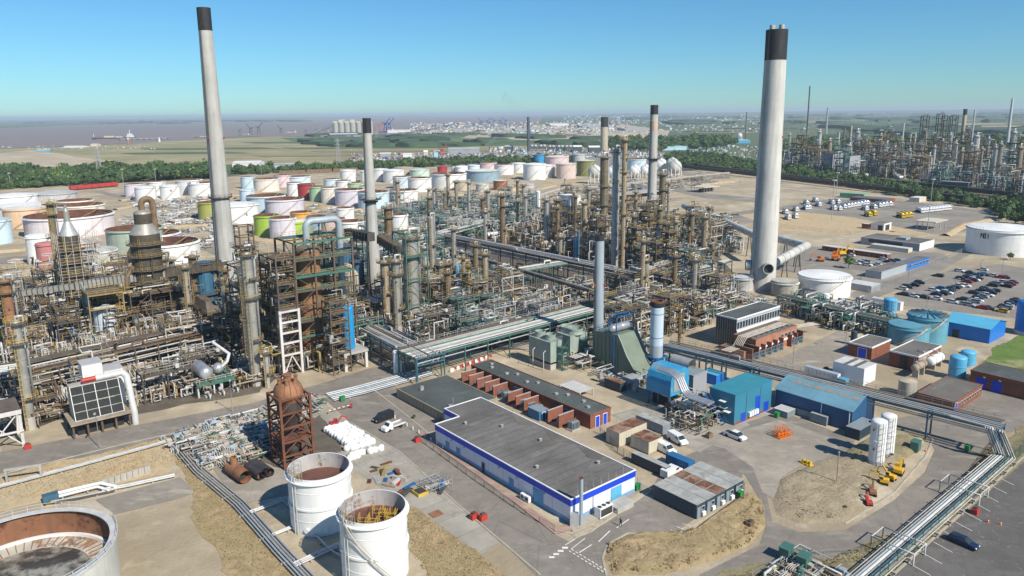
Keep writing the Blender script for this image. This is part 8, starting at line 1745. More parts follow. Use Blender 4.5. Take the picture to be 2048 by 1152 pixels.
pipework([(350, 884), (470, 848), (640, 800), (600, 830), (545, 855), (560, 890), (470, 925), (430, 948)], 62, 1.6, 'grey', 301, sc=.85);pipework([(360, 885), (460, 850), (540, 840), (500, 890), (430, 930)], 30, 2.2, 'white', 302, sc=.6);pipework([(1555, 1140), (1640, 1125), (1700, 1150), (1640, 1200), (1560, 1200)], 10, 1.2, 'grey', 303, sc=.7)
for(x, y, l)in[(1575, 1128, 'green steel cabinet, left of two at the bottom edge'), (1610, 1146, 'green steel cabinet, right of two at the bottom edge'), (1835, 908, 'grey green cabinet beside the white silos')]:
 M('cab_green', (.06, .16, .13), .5, var=.15, sc=.5, streak=.2);p=G(x, y);t=thing('cabinet', l, 'cabinet', W3(p, .1), TH+.1);ob('body', MB().mat('cab_green').box(0, 0, .2, 2.2, 1.6, 2.2), t);ob('top', MB().mat('cab_green').box(-.08, -.08, 2.2, 2.28, 1.68, 2.3), t);ob('door', MB().mat('cab_green').box(.15, -.05, .35, 1.05, -.004, 2.05).box(1.15, -.05, .35, 2.05, -.004, 2.05), t)
for(x, y, l)in[(484, 868, 'blue valve box in the foreground manifold'), (520, 862, 'blue pump box right in the foreground manifold'), (508, 880, 'grey cabinet in the foreground manifold')]:tag(ob('valve_box', MB().mat('steel_bl' if 'blue' in l else 'cont_grey').box(0, 0, .4, 1.3, 1, 1.8).mat('galv').tube([(.6, .5, 1.8), (.6, .5, 2.4), (2, .5, 2.4)], .1, 6), None, W3(G(x, y)), TH), l, 'box')
# pipes beside the right hand fence: drop from the rack and run to the bottom edge
tE=thing('pipeline', 'bundle of pale pipes running from the rack end to the bottom edge along the fence', 'pipeline', (0, 0, 0));A=G(2008, 922);B=G(1742, 1156);A0=G(1990, 858, 7.);d_=(B-A)/np.linalg.norm(B-A);nn_=np.array([-d_[1], d_[0]]);C=A+(B-A)*1.3
for k in range(9):
 o_=nn_*(k-4)*.48;s_=U*(k*.25);q=A0+nn_*(k-4)*.44
 ob('pipe', MB().mat(['galv', 'ins_clad', 'chim_grey', 'galv_w', 'galv', 'steel_bg', 'galv', 'ins_clad', 'galv_t'][k]).tube([(*(q+V*8), 7.1), (*q, 7.1), (*(q-V*.1+d_*.5), 7.), (*(A+o_), 1.2), (*(C+o_), 1.2)], .1+.05*(k%4), 8), tE)
for j in range(14):q=A+(C-A)*(j+.3)/14;ob('sleeper', MB().mat('concrete').beam((*(q-nn_*2.6), .9), (*(q+nn_*2.6), .9), .3, .3).beam((*(q-nn_*2.3), 0), (*(q-nn_*2.3), .8), .3).beam((*(q+nn_*2.3), 0), (*(q+nn_*2.3), .8), .3), tE)
for(x, y, l)in[(1935, 982, 'white pipe goalpost, further one over the pipe bundle'), (1806, 1094, 'white pipe goalpost, nearer one over the pipe bundle')]:
 q=G(x, y);t=thing('pipe_goalpost', l, 'goalpost', W3(q), math.atan2(nn_[1], nn_[0])+pi)
 for yy in(0, 4.5):ob('hoop', MB().mat('galv_w').tube([(-3.4, yy, 0), (-3.4, yy, 2.2), (3.4, yy, 2.2), (3.4, yy, 0)], .12, 6), t)
 ob('tie_bar', MB().mat('galv_w').tube([(-3.4, 0, 2.2), (-3.4, 4.5, 2.2)], .1, 6).tube([(3.4, 0, 2.2), (3.4, 4.5, 2.2)], .1, 6), t)
 # fences
M('mesh_green', (.03, .10, .07), .6, var=.1);M('mesh_grey', (.33, .34, .34), .5, var=.1)
def fence(pts, h, label, mat='mesh_green', sp=3., n=7, name='fence'):
 t=thing(name, label, 'fence', (0, 0, 0));P=[G(*q)for q in pts];pm=MB().mat(mat).box(-.05, -.05, 0, .05, .05, h+.1).mesh('post');m=MB().mat(mat)
 for A, B in zip(P[:-1], P[1:]):
  L=np.linalg.norm(B-A);c=max(1, int(L/sp))
  for i in range(c+1):ob('post', pm, t, W3(A+(B-A)*i/c))
  for z in np.linspace(.15, h, n):m.beam((*A, z), (*B, z), .035)
  if h<3 and L<200:
   for i in range(int(L/.45)):q=A+(B-A)*(i+.5)*.45/L;m.beam((*q, .1), (*q, h), .022)
 ob('mesh_panel', m, t)['kind']='stuff';return t
fence([(2120, 850), (2048, 905), (1960, 985), (1860, 1075), (1775, 1155), (1700, 1230)], 2.6, 'tall green mesh fence between the pipe bundle and the dark car park');fence([(1505, 1152), (1560, 1128), (1640, 1112), (1725, 1108)], 1.1, 'low rail along the pale road at the bottom edge', 'galv', 4, 2);fence([(838, 812), (880, 842), (905, 868)], 1.2, 'dark rail on the path beside the tan building', 'steel_dk', 2, 3)
fence([(838, 880), (950, 962), (1050, 1030), (1108, 1062)], 1.1, 'low rusty guard rail along the front of the blue and white building', 'steel_br', 3, 2);fence([(1112, 1066), (1150, 1074), (1190, 1056), (1235, 1028)], .8, 'low kerb rail round the corner by the slim flue', 'galv_t', 3, 2);fence([(1236, 1000), (1275, 972), (1283, 985)], 1.8, 'grey mesh enclosure by the double door', 'mesh_grey', 2, 6)
fence([(1690, 545), (1740, 590), (1862, 532), (1960, 490)], 2.2, 'pale security fence along the grey cabins', 'mesh_grey', 6, 3);fence([(1560, 455), (1700, 470), (1740, 462)], 2.2, 'fence beyond the yard with orange machines', 'mesh_grey', 8, 3);fence([(1440, 360), (1600, 378), (1800, 404), (1960, 425)], 2.4, 'long fence at the foot of the railway hedge', 'mesh_grey', 12, 3);fence([(1620, 600), (1700, 580), (1722, 562)], 2.4, 'fence from the large white tank to the blue strip cabin', 'steel_gr', 5, 4);fence([(1790, 610), (1900, 622), (2048, 640)], 1.6, 'fence at the near side of the car park', 'mesh_grey', 6, 3);fence([(1200, 868), (1235, 905), (1260, 920)], 1.8, 'mesh fence round the small transformer yard', 'steel_dk', 2, 5)
A, B=G(900, 745), G(980, 715);nb=14
for k in range(nb):q=A+(B-A)*k/nb;tag(ob('plastic_barrier', MB().mat('red_p' if k%2 else 'rim_white').box(0, -.25, 0, 1.9, .25, .45).box(.15, -.15, .45, 1.75, .15, .95), None, W3(q, .06), math.atan2(*(B-A)[::-1])), '%s plastic barrier in the chain before the long green rack'%('red' if k%2 else 'white'), 'barrier', '%s plastic barriers'%('red' if k%2 else 'white'))
# lamps and poles
for(x, y, l)in[(200, 897, 'street lamp at the road before the louvred cooler'), (465, 824, 'street lamp at the road below the drum table'), (680, 760, 'street lamp left of the crossroads'), (1612, 640, 'street lamp by the substation yard'), (1690, 700, 'street lamp before the brick pair'), (1850, 640, 'lamp between the car park and the blue tanks'), (1907, 600, 'lamp at the front of the car park'), (1958, 560, 'lamp in the middle of the car park'), (1764, 545, 'lamp in front of the grey cabins'), (1815, 570, 'lamp at the car park entrance'), (2003, 555, 'lamp at the right of the car park')]:
 place('lamp', G(x, y), 0, .4, l, scale=1.15)
for(x, y, yt, l)in[(1673, 968, 905, 'timber pole standing on the sandy mound'), (1586, 728, 675, 'slim pole in the substation yard'), (1487, 1003, 965, 'short white pole by the last cabin')]:p=G(x, y);h=HT(p, yt);t=thing('timber_pole', l, 'pole', W3(p));ob('pole', MB().mat('ins_tan').tube([(0, 0, 0), (0, 0, h)], .12, 6), t);ob('cap', MB().mat('galv').box(-.15, -.15, h, .15, .15, h+.15), t)
# ---------------------------------------------------------------- vehicles, people, small things
for k, c in dict(c_white=(.75, .75, .75), c_black=(.02, .022, .028), c_silver=(.42, .44, .47), c_red=(.36, .012, .015), c_blue=(.01, .14, .40), c_navy=(.015, .03, .08), c_yellow=(.68, .45, .02), c_orange=(.68, .17, .02), c_digger=(.70, .40, .02)).items():M(k, c, .3, var=.04, m=.1 if k!='c_white' else 0)
def loft(m, prof, w0, w1=None):
 """side outline (x, z) drawn out across the car's width, narrower by w1 at the top"""
 n=len(prof);zs=[z for _, z in prof];lo, hi=min(zs), max(zs);w1=w1 or w0;f=lambda z:w0+(w1-w0)*(z-lo)/(hi-lo);A=[(x, -f(z), z)for x, z in prof];B=[(x, f(z), z)for x, z in prof]
 m.add(A, [list(range(n))]);m.add(B, [list(range(n))[::-1]])
 for i in range(n):j=(i+1)%n;m.add([A[i], A[j], B[j], B[i]], [[3, 2, 1, 0]])
 return m
def wheels(t, xs, y, r=.33):
 for x in xs:
  for s in(-1, 1):o=ob('wheel', MB().mat('tyre').lathe([(0, -.11), (r, -.11), (r, .11), (0, .11)], 12, (x, s*y, r), False, 'y'), t)
def car(col, kind='hatch'):
 t=thing('parked_car', 'x', 'car');L=4.4 if kind!='estate' else 4.7;c='c_'+col;a=L/2
 ob('body', loft(MB().mat(c), [(-a, .35), (-a+.05, .8), (-a+.3, .92), (a-1.3, .92), (a-.25, .72), (a, .55), (a, .3), (a-.4, .22), (-a+.3, .22)], .88, .82), t)
 bk=-a+.15 if kind!='saloon' else-a+.8
 ob('windows', loft(MB().mat('glass'), [(bk, .92), (bk+.35, 1.38), (bk+.8, 1.45), (.45, 1.43), (a-1.15, .92)], .80, .62), t)
 ob('roof', MB().mat(c).add([(bk+.4, -.6, 1.42), (.45, -.6, 1.45), (.45, .6, 1.45), (bk+.4, .6, 1.42), (-.3, -.55, 1.49), (-.3, .55, 1.49)], [[0, 4, 5, 3], [4, 1, 2, 5]]), t);wheels(t, (-a+.85, a-.85), .78)
 for s in(-.6, .6):ob('headlight', MB().mat('rim_white').box(a-.12, s-.17, .5, a+.01, s+.17, .66), t);ob('tail_light', MB().mat('red_p').box(-a-.01, s-.15, .62, -a+.08, s+.15, .8), t)
 return t
CP={}
def put_car(col, p, rz, label, kind='hatch', group=None):
 k=(col, kind)
 if k not in CP:CP[k]=car(col, kind);CP[k].location=W3(p, .1);CP[k].rotation_euler=(0, 0, rz);t=CP[k]
 else:t=dup(CP[k], W3(p, .1), rz)
 t['label']=label
 if group:t['group']=group
 elif 'group' in t:del t['group']
 return t
def van(p, rz, col, label, kind='van'):
 t=thing('parked_van' if kind=='van' else 'pickup_truck' if kind=='pickup' else 'flatbed_truck', label, 'van' if kind=='van' else 'pickup' if kind=='pickup' else 'truck', W3(p, .1), rz);c='c_'+col;a=2.6
 if kind=='van':ob('body', loft(MB().mat(c), [(-a, .4), (-a, 1.85), (-a+.1, 1.95), (.9, 1.95), (1.7, 1.2), (a-.1, .95), (a, .5), (a-.3, .28), (-a+.2, .28)], .95, .86), t);ob('windscreen', MB().mat('glass').add([(.98, -.78, 1.9), (1.66, -.84, 1.26), (1.66, .84, 1.26), (.98, .78, 1.9)], [[0, 1, 2, 3]]), t);ob('side_window', MB().mat('glass').box(.3, -.93, 1.25, 1.2, .93, 1.65), t)
 elif kind=='pickup':
  ob('body', loft(MB().mat(c), [(-a, .5), (-a, 1.05), (-.6, 1.05), (1.3, 1.05), (a-.2, .92), (a, .5), (a-.3, .3), (-a+.2, .3)], .9, .86), t);ob('windows', loft(MB().mat('glass'), [(-.7, 1.05), (-.6, 1.7), (.9, 1.7), (1.5, 1.05)], .82, .68), t);ob('roof', MB().mat(c).box(-.6, -.68, 1.69, .85, .68, 1.74), t);ob('load_bed', MB().mat('dark').box(-a+.1, -.75, 1.0, -.75, .75, 1.07), t)
 else:
  ob('cab', loft(MB().mat(c), [(.7, .4), (.7, 2.), (1.5, 2.), (2., 1.3), (2.9, 1.1), (3., .4)], .95, .85), t);ob('windscreen', MB().mat('glass').add([(1.55, -.78, 1.95), (2., -.84, 1.36), (2., .84, 1.36), (1.55, .78, 1.95)], [[0, 1, 2, 3]]), t)
  ob('flatbed', MB().mat('galv').box(-2.8, -1, .75, .6, 1, .87).mat('b_white').box(-2.8, -1.03, .87, .6, -.98, 1.2).box(-2.8, .98, .87, .6, 1.03, 1.2).box(-2.82, -1, .87, -2.78, 1, 1.2), t);ob('chassis', MB().mat('dark').box(-2.7, -.4, .45, 1, .4, .74), t)
 wheels(t, (-a+.95, a-.9), .84, .36)
 for s in(-.65, .65):ob('headlight', MB().mat('rim_white').box(a-.1+(.4 if kind=='flat' else 0), s-.16, .6, a+.02+(.4 if kind=='flat' else 0), s+.16, .8), t)
 return t
AZ=lambda a, b:math.atan2(*(G(*b)-G(*a))[::-1])
r_=AZ((748, 846), (786, 832));van(G(767, 841), r_+pi, 'black', 'dark blue van with rear doors toward the fence, above the white flatbed');van(G(787, 858), r_+pi, 'white', 'white flatbed truck beside the dark van', 'flat')
van(G(1355, 885), AZ((1343, 878), (1368, 893)), 'white', 'white van on the road right of the cream containers');van(G(1330, 904), AZ((1318, 898), (1345, 912)), 'white', 'white van between cream containers and long dark cabin');van(G(1343, 951), AZ((1330, 958), (1356, 944)), 'white', 'white van nosed up to the end of the bright blue container');van(G(1470, 877), AZ((1453, 870), (1488, 884)), 'white', 'white pickup truck at the corner of the teal building', 'pickup')
put_car('navy', G(1925, 1090), AZ((1897, 1077), (1953, 1101)), 'dark blue car alone in the dark car park bottom right', 'estate')
CARS='w725,880 b775,863 b835,848 b883,826 b735,930 w830,945 s872,948 b925,958 w1027,970 w1005,895 u1060,878 n1035,932 b1085,925 w1120,915 b1140,900 b1165,885 b1190,872 w1225,855 s1255,850 w1280,855 r1305,818 b1250,790 b1285,780 n1315,770 b1345,805 w1365,800 b1395,790 w1235,722 b1045,765 b1330,740 u1410,755 b1450,755 w1440,710 w1540,767 r1595,778 b1640,780 b1530,852 s1575,838 w1610,820 r1690,838 b1650,858 n1710,825 b1560,830 b1370,920 n1430,895 b1465,885 b1490,905 b1520,915 b1545,900 w1480,938 s1440,950 n1400,965 s1365,995 w1390,985 b1260,975 w1175,1000 s1265,1015 s1320,1025 r1435,1050 b1490,1055 y1610,1080 b1640,1045 s1660,1030 n1690,1015 b1720,1000 b1740,985 s1650,1050 w565,620 w270,583 w320,655 w355,645 w390,635 s410,640 w418,668 b600,640 b640,635 n670,630 w515,665' .split()
CN=dict(w='white', b='black', s='silver', r='red', u='blue', n='navy', y='yellow')
for i, s in enumerate(CARS):
 x, y=map(float, s[1:].split(','));p=G(1640+x/4.431, 380+y/4.431+1);cn=CN[s[0]];up=y<700 and x<700
 if cn=='yellow':lb, gp='bright yellow car at the near end of the car park', None
 elif up:lb, gp='%s car parked in the yard beyond the grey cabins'%cn, '%s cars beyond the grey cabins'%cn
 else:
  nc='dark blue' if cn=='navy' else cn;wh=('back' if y<800 else 'front' if y>935 else 'middle')+(' left' if x<1000 else ' right' if x>1400 else '')+' part of the large car park'
  lb, gp='%s car parked in the %s'%(nc, wh), '%s cars in the %s'%(nc, wh)
 put_car(cn, p, TH+pi/2+(pi if i%2 else 0)+.04*(i%5-2), lb, ['hatch', 'estate', 'saloon'][i%3], gp)
def tanker(col, L=9.):
 t=thing('tanker_truck', 'x', 'tanker truck');r=1.15
 ob('tank', MB().mat(col).lathe([(0, -L/2-.3), (r*.8, -L/2-.1), (r, -L/2+.2), (r, L/2-.2), (r*.8, L/2+.1), (0, L/2+.3)], 16, (0, 0, 2.3), True, 'x'), t);ob('chassis', MB().mat('dark').box(-L/2, -.6, .8, L/2+1.2, .6, 1.15), t)
 ob('cab', loft(MB().mat(col if col!='silver' else 'c_white'), [(L/2+.6, .6), (L/2+.6, 2.9), (L/2+2.3, 2.9), (L/2+2.6, 1.7), (L/2+2.6, .6)], 1.2, 1.1), t);ob('windscreen', MB().mat('glass').add([(L/2+2.32, -1, 2.8), (L/2+2.58, -1, 1.8), (L/2+2.58, 1, 1.8), (L/2+2.32, 1, 2.8)], [[0, 1, 2, 3]]), t)
 wheels(t, (-L/2+.8, -L/2+2, -L/2+3.2, L/2-.4, L/2+1.7), 1., .5);return t
TP={}
for kk, col, nm, pts in[('s', 'silver', 'silver tanker truck in the rows of the tanker park', '270,920 345,908 365,905 210,982 265,972 560,910 600,912 635,898 665,893 690,888 715,884 740,880 765,875 790,870 810,868 800,912 865,900 905,888 930,884 955,880 985,878 350,870 445,882 545,865 590,862 190,940 420,850'),
('w', 'c_white', 'clean white tanker truck in the tight row at the railway side', ' ' .join('%d,%d'%(1222+i*23, 932-i*2.6)for i in range(10))), ('y', 'c_yellow', 'yellow tanker truck in the tanker park', '825,960 865,950 1075,970 1105,965 1135,962')]:
 for s in pts.split():
  x, y=map(float, s.split(','));p=G(1520+x/3.841, 180+y/3.841+2);rz=AZ((1700, 420), (1716, 425))-.1
  if kk not in TP:TP[kk]=t=tanker(col);t.location=W3(p, .1);t.rotation_euler=(0, 0, rz)
  else:t=dup(TP[kk], W3(p, .1), rz)
  if kk=='s':e_=' near the great chimney' if x<450 else ' in the near centre row' if y>895 else ' in the far centre row';nm2=nm+e_
  else:nm2=nm
  t['label']=nm2;t['group']=nm2.replace('truck', 'trucks')
  # excavators
def digger(p, rz, col, label, s=1.):
 t=thing('excavator', label, 'excavator', W3(p, .1), rz);t.scale=(s, s, s)
 for y in(-.9, .9):ob('track', loft(MB().mat('tyre'), [(-1.6, .25), (-1.3, .75), (1.3, .75), (1.6, .25), (1.3, 0), (-1.3, 0)], .25).v and MB().mat('tyre').box(-1.6, y-.25, .05, 1.6, y+.25, .7), t)
 ob('body', loft(MB().mat(col), [(-1.7, .85), (-1.7, 1.7), (-1.4, 1.9), (.2, 1.9), (.9, 1.4), (.9, .85)], 1.1, 1.), t);ob('cab', MB().mat(col).box(-.1, .2, 1.5, 1.1, 1.05, 2.75).mat('glass').box(.1, .16, 1.8, 1.14, 1.08, 2.6), t)
 ob('boom', MB().mat(col).beam((.8, -.2, 1.5), (2.6, -.2, 3.6), .4).beam((2.6, -.2, 3.6), (4.2, -.2, 2.9), .35), t);ob('stick', MB().mat(col).beam((4.2, -.2, 2.9), (4.5, -.2, 1.1), .28), t);ob('bucket', MB().mat('dark').box(4., -.7, .3, 4.8, .3, 1.1), t);return t
for(x, y, rz, c, l, s)in[(1766, 968, 2.6, 'c_digger', 'small yellow excavator, nearest of three by the white silos', .6), (1780, 960, 2.2, 'c_digger', 'small yellow excavator, middle of three by the white silos', .6), (1797, 948, .9, 'c_digger', 'yellow excavator with raised arm, furthest of three by the white silos', .75), (1671, 521, 1., 'c_orange', 'large orange excavator in the yard beyond the large white tank', 1.5), (1640, 523, 3., 'c_orange', 'smaller orange machine left of the large orange excavator', 1.), (1684, 512, .2, 'c_digger', 'yellow loader right of the large orange excavator', 1.4), (669, 855, .4, 'red_p', 'red forklift like machine by the white bags', .7), (1745, 990, 1.2, 'rust_vessel', 'small rusty digger on the mound edge', .6), (1737, 1010, 1.4, 'red_p', 'small red digger by the pale road', .5)]:digger(G(x, y), rz, c, l, s)
for i, (x, y)in enumerate([(1607, 927), (1614, 930), (1620, 932)]):tag(ob('yellow_block', MB().mat('c_yellow').prism([(-.5, -.5), (.5, -.5), (.5, .5), (-.5, .5)], 0, .3).prism([(-.25, -.25), (.25, -.25), (.25, .25), (-.25, .25)], .3, .9), None, W3(G(x, y), .1), .4), 'small yellow weight block in the yard, %s of three'%('left', 'middle', 'right')[i], 'block')
t=thing('stillage', 'orange steel cage with reels in the yard by the grey containers', 'cage', W3(G(1560, 880), .1), .5);ob('frame', rail(rail(MB().mat('c_orange').box(0, 0, 0, 4, 2.4, .15), [(0, 0, .1), (4, 0, .1), (4, 2.4, .1), (0, 2.4, .1)], 1.1, True, .8), [(.5, .5, 1.1), (3, .5, 1.1), (3, 2, 1.1), (.5, 2, 1.1)], 1.2, True, .8), t)
for k in range(3):ob('reel', MB().mat('c_orange').lathe([(0, -.3), (.5, -.3), (.5, .3), (0, .3)], 10, (.8+k*1.1, 1.2, .6), False, 'y'), t)
# white bulk bags
rg=np.random.RandomState(12);bm=[]
for v_ in range(4):
 m=MB().mat('rim_white');w_=.46;pr_=[(w_*1.1, 0), (w_*1.3, .2), (w_*1.3, .6), (w_*1.15, .85), (w_*.6, .95), (w_*.2, .98+.05*v_), (0, 1.)];m.lathe(pr_, 8, (0, 0, 0), True);m.v[0]=m.v[0]*(1+rg.rand(len(m.v[0]), 1)*.14);bm.append(m.mesh('bulk_bag'))
A, B, C=G(652, 864), G(690, 853), G(704, 900)
spots=[A+(B-A)*(i+.3*rg.rand())/7+(C-A)*(j+.3*rg.rand())/10 for i in range(8)for j in range(11)]+[G(x, y)for x, y in[(694, 901), (705, 916), (712, 914), (718, 911), (725, 909), (741, 907), (750, 904), (708, 919), (700, 921), (716, 916), (762, 901)]]
for i, q in enumerate(spots):o=bpy.data.objects.new('bulk_bag', bm[i%4]);COL.objects.link(o);o.location=W3(q, .1);o.rotation_euler=(0, 0, rg.rand()*6);s=1.+rg.rand()*.25;o.scale=(s, s, s*(.85+rg.rand()*.3));tag(o, 'white bulk bag in the block of bags by the rusty tower' if i<88 else 'loose white bulk bag in front of the bag block', 'bag', 'white bulk bags in a block' if i<88 else 'loose white bags')
# red and white road barrier
A, B=G(658, 829), G(703, 817);t=thing('boom_barrier', 'red and white boom barrier at the entrance of the storage yard', 'barrier', (0, 0, 0))
for k in range(10):ob('boom_segment', MB().mat('red_p' if k%2 else 'rim_white').beam((*(A+(B-A)*k/10), 1), (*(A+(B-A)*(k+1)/10), 1), .14), t)
ob('post', MB().mat('red_p').beam((*B, 0), (*B, 1.3), .4), t);ob('rest', MB().mat('yellow').beam((*A, 0), (*A, .9), .25), t)
# scrap, timber and hose laid out in the storage yard
SM=['rust_steel', 'ins_tan', 'galv', 'steel_bl', 'red_p', 'yellow_old', 'concrete', 'galv_w', 'steel_dk']
for i in range(34):
 x, y=[(730+rg.rand()*75, 925+rg.rand()*40), (770+rg.rand()*50, 955+rg.rand()*35), (835+rg.rand()*60, 965+rg.rand()*20)][i%3];c=SM[rg.randint(9)];L=.8+rg.rand()*3;nm={'rust_steel':'rusty steel', 'ins_tan':'timber', 'galv':'grey steel', 'steel_bl':'blue steel', 'red_p':'red steel', 'yellow_old':'yellow steel', 'concrete':'concrete', 'galv_w':'pale steel', 'steel_dk':'dark steel'}[c]
 m=MB().mat(c)
 if i%2:m.box(-L/2, -.3, 0, L/2, .3, .25+rg.rand()*.5)
 else:[m.beam((-L/2, k*.2-.3, .1), (L/2, k*.2-.3+rg.rand()*.1, .1), .13)for k in range(4)]
 tag(ob('scrap_stack' if i%2==0 else 'crate', m, None, W3(G(x, y), .1), rg.rand()*3), '%s %s lying in the storage yard by the white tanks'%(nm, 'bars' if i%2==0 else 'box'), 'scrap', '%s %s in the storage yard'%(nm, 'bars' if i%2==0 else 'boxes'))
t=thing('scaffold_cage', 'yellow edged excavation with scaffold poles beside the near road', 'scaffold', W3(G(862, 990), .1), TH);ob('tubes', rail(rail(MB().mat('galv'), [(0, 0, 0), (5, 0, 0), (5, 4, 0), (0, 4, 0)], 1.6, True, .9), [(1, 1, 0), (3, 1, 0), (3, 3, 0), (1, 3, 0)], 2, True, .7), t);ob('pit', MB().mat('yellow').box(-2.5, .5, 0, -.2, 3, .6).mat('dark').box(-2.3, .7, .6, -.4, 2.8, .62), t)
for(x, y, c, l)in[(872, 1029, 'rust_vessel', 'flat rusty plate lying by the near road'), (948, 1038, 'red_p', 'small red generator by the near road'), (966, 1040, 'red_p', 'red pump trailer by the near road'), (1418, 1136-260, 'ins_brown', 'brown hydrant stand at the concrete corner'), (56, 898, 'red_p', 'red fire hose box by the road at the left'), (835, 884, 'red_p', 'red hose box at the end of the guard rail'), (1500, 1054, 'ins_brown', 'small brown box on the grass mound'), (1950, 1028, 'red_p', 'red barrier block by the green fence')]:tag(ob('equipment_box', MB().mat(c).box(-.7, -.5, 0, .7, .5, .12 if 'plate' in l else 1.).mat('steel_dk').box(-.4, -.3, 1., .4, .3, 1.3)if 'plate' not in l else MB().mat(c).box(-1.1, -1, 0, 1.1, 1, .1), None, W3(G(x, y), .1), TH), l, 'box' if 'plate' not in l else 'plate')
for i, (x, y)in enumerate([(1976, 1046), (2001, 1051), (1861, 872), (1851, 903)]):tag(ob('traffic_cone', MB().mat('c_orange').lathe([(.3, 0), (.3, .04), (.16, .05), (.04, .8), (0, .8)], 10).mat('rim_white').lathe([(.125, .32), (.09, .5)], 10), None, W3(G(x, y), .1)), 'orange traffic cone %s'%['left in the dark car park', 'right in the dark car park', 'on the road under the rack', 'by the silo kerb'][i], 'cone')
# walking person near the crossroads
def person(p, rz):
 J=[(0, 0, .95), (0, 0, 1.18), (0, .01, 1.42), (0, .03, 1.52), (0, .05, 1.63), (0, .05, 1.74), (.19, .01, 1.41), (.26, -.06, 1.15), (.25, .06, .92), (-.19, .01, 1.41), (-.26, .08, 1.16), (-.25, .2, .95), (.1, .03, .9), (.11, .17, .5), (.11, .1, .09), (.11, .26, .05), (-.1, 0, .9), (-.11, -.05, .5), (-.11, -.27, .12), (-.11, -.12, .05)]
 E_=[(0, 1), (1, 2), (2, 3), (3, 4), (4, 5), (2, 6), (6, 7), (7, 8), (2, 9), (9, 10), (10, 11), (0, 12), (12, 13), (13, 14), (14, 15), (0, 16), (16, 17), (17, 18), (18, 19)]
 Rr=[.15, .14, .15, .06, .1, .085, .07, .05, .045, .07, .05, .045, .1, .07, .05, .045, .1, .07, .05, .045]
 me=bpy.data.meshes.new('body');me.from_pydata(J, E_, []);o=bpy.data.objects.new('tmp', me);COL.objects.link(o);md=o.modifiers.new('s', 'SKIN')
 for i, v in enumerate(me.skin_vertices[0].data):v.radius=(Rr[i]*(1.15 if i in(1, 2)else 1), Rr[i]);v.use_root=i==0
 o.modifiers.new('u', 'SUBSURF').levels=1;dg=bpy.context.evaluated_depsgraph_get();m2=bpy.data.meshes.new_from_object(o.evaluated_get(dg));bpy.data.objects.remove(o)
 M('skin', (.5, .28, .18), .6);M('cloth', (.02, .025, .06), .9);M('trouser', (.015, .018, .03), .9)
 m2.materials.clear();[m2.materials.append(MATS[k])for k in('cloth', 'trouser', 'skin')]
 for f in m2.polygons:z=f.center[2];f.material_index=2 if z>1.5 or(abs(f.center[0])>.2 and z<1.)else 1 if z<.95 else 0;f.use_smooth=True
 m2.name='body';t=thing('person', 'person in dark work clothes walking across the road marking near the crossroads', 'person', W3(p, .09), rz);ob('body', m2, t);ob('hair', MB().mat('dark').sphere((0, .03, 1.7), .108, 10, 6), t);return t
person(G(1241, 1054), -.9)
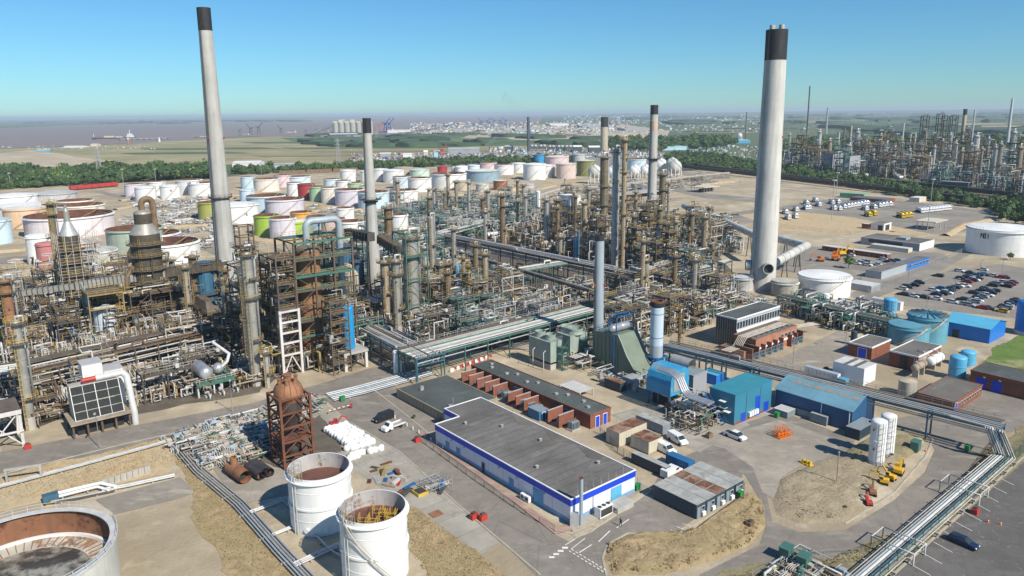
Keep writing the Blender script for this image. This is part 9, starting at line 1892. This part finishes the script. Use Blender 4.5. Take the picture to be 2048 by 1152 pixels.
# bollards and small verge plants near the camera
for i in range(9):q=G(790+i*12, 838+i*7.5);tag(ob('bollard', MB().mat('rim_white').lathe([(.12, 0), (.12, .9), (0, .95)], 8), None, W3(q, .08)), 'white bollard in the line before the tan building', 'bollard', 'white bollards')
def tufts(name, pts, n, seed, mats=('dry_grass', 'scrub', 'tan_soil'), h=(.12, .34)):
 rg=np.random.RandomState(seed);m=MB();T=[]
 for k in range(6):
  c=MB().mat(mats[k%len(mats)])
  for _ in range(7):a=rg.rand()*6.3;x, y=(rg.rand(2)-.5)*.5;d=np.array([cos(a), sin(a), 0])*.12;c.add([(x-d[0], y-d[1], 0), (x+d[0], y+d[1], 0), (x+d[1]*1.2+d[0]*.3, y-d[0]*1.2, 1.)], [[0, 1, 2]])
  T.append(compact(c))
 for p in scatter(pts, n, rg):m.merge(T[rg.randint(6)], (p[0], p[1], .05), rg.rand()*6, h[0]+(h[1]-h[0])*rg.rand())
 o=ob(name, compact(m));o['kind']='stuff'
M('weed', (.09, .13, .03), .9, var=.4, sc=.2)
tufts('dry_tufts', [(340, 890), (400, 960), (470, 1010), (560, 1100), (600, 1152), (700, 1300), (500, 1300), (440, 1110), (390, 1050), (385, 990)], 3000, 1, ('dry_grass', 'tan_soil', 'dry_grass', 'weed'))
tufts('dry_tufts', [(0, 975), (330, 892), (350, 920), (180, 985), (0, 1000)], 1800, 2);tufts('dry_tufts', [(810, 1010), (850, 1030), (960, 1110), (1010, 1152), (1060, 1220), (900, 1220), (820, 1100)], 2500, 3)
tufts('verge_weeds', [(1500, 1190), (1700, 1100), (1830, 1060), (1960, 950), (2010, 880), (1990, 870), (1860, 1040), (1760, 1110), (1640, 1135), (1400, 1160)], 3500, 4, ('weed', 'dry_grass', 'scrub'))
tufts('mound_tufts', [(1213, 1090), (1300, 1074), (1420, 1052), (1500, 990), (1530, 1020), (1500, 1090), (1330, 1145), (1225, 1145)], 1500, 6, ('dry_grass', 'tan_soil', 'dry_grass'), (.5, .75));tufts('mound_tufts', [(1555, 1000), (1600, 960), (1700, 910), (1790, 900), (1740, 985), (1680, 1040), (1600, 1040)], 900, 7, ('tan_soil', 'mound_soil', 'dry_grass'), (.5, .75))
tufts('dry_tufts', [(0, 952), (480, 842), (560, 820), (560, 845), (330, 892), (0, 978)], 1500, 5)
# ---------------------------------------------------------------- air
mt=bpy.data.materials.new('haze');mt.use_nodes=True;nn=mt.node_tree.nodes;nn.remove(nn['Principled BSDF']);v=nn.new('ShaderNodeVolumePrincipled');v.inputs['Color'].default_value=(.74, .88, 1., 1);v.inputs['Density'].default_value=7.5e-5;v.inputs['Anisotropy'].default_value=0.
mt.node_tree.links.new(v.outputs[0], nn['Material Output'].inputs['Volume']);MATS['haze']=mt
ob('haze', MB().mat('haze').box(-95000, -400, -1, 95000, 95000, 118))['kind']='stuff'
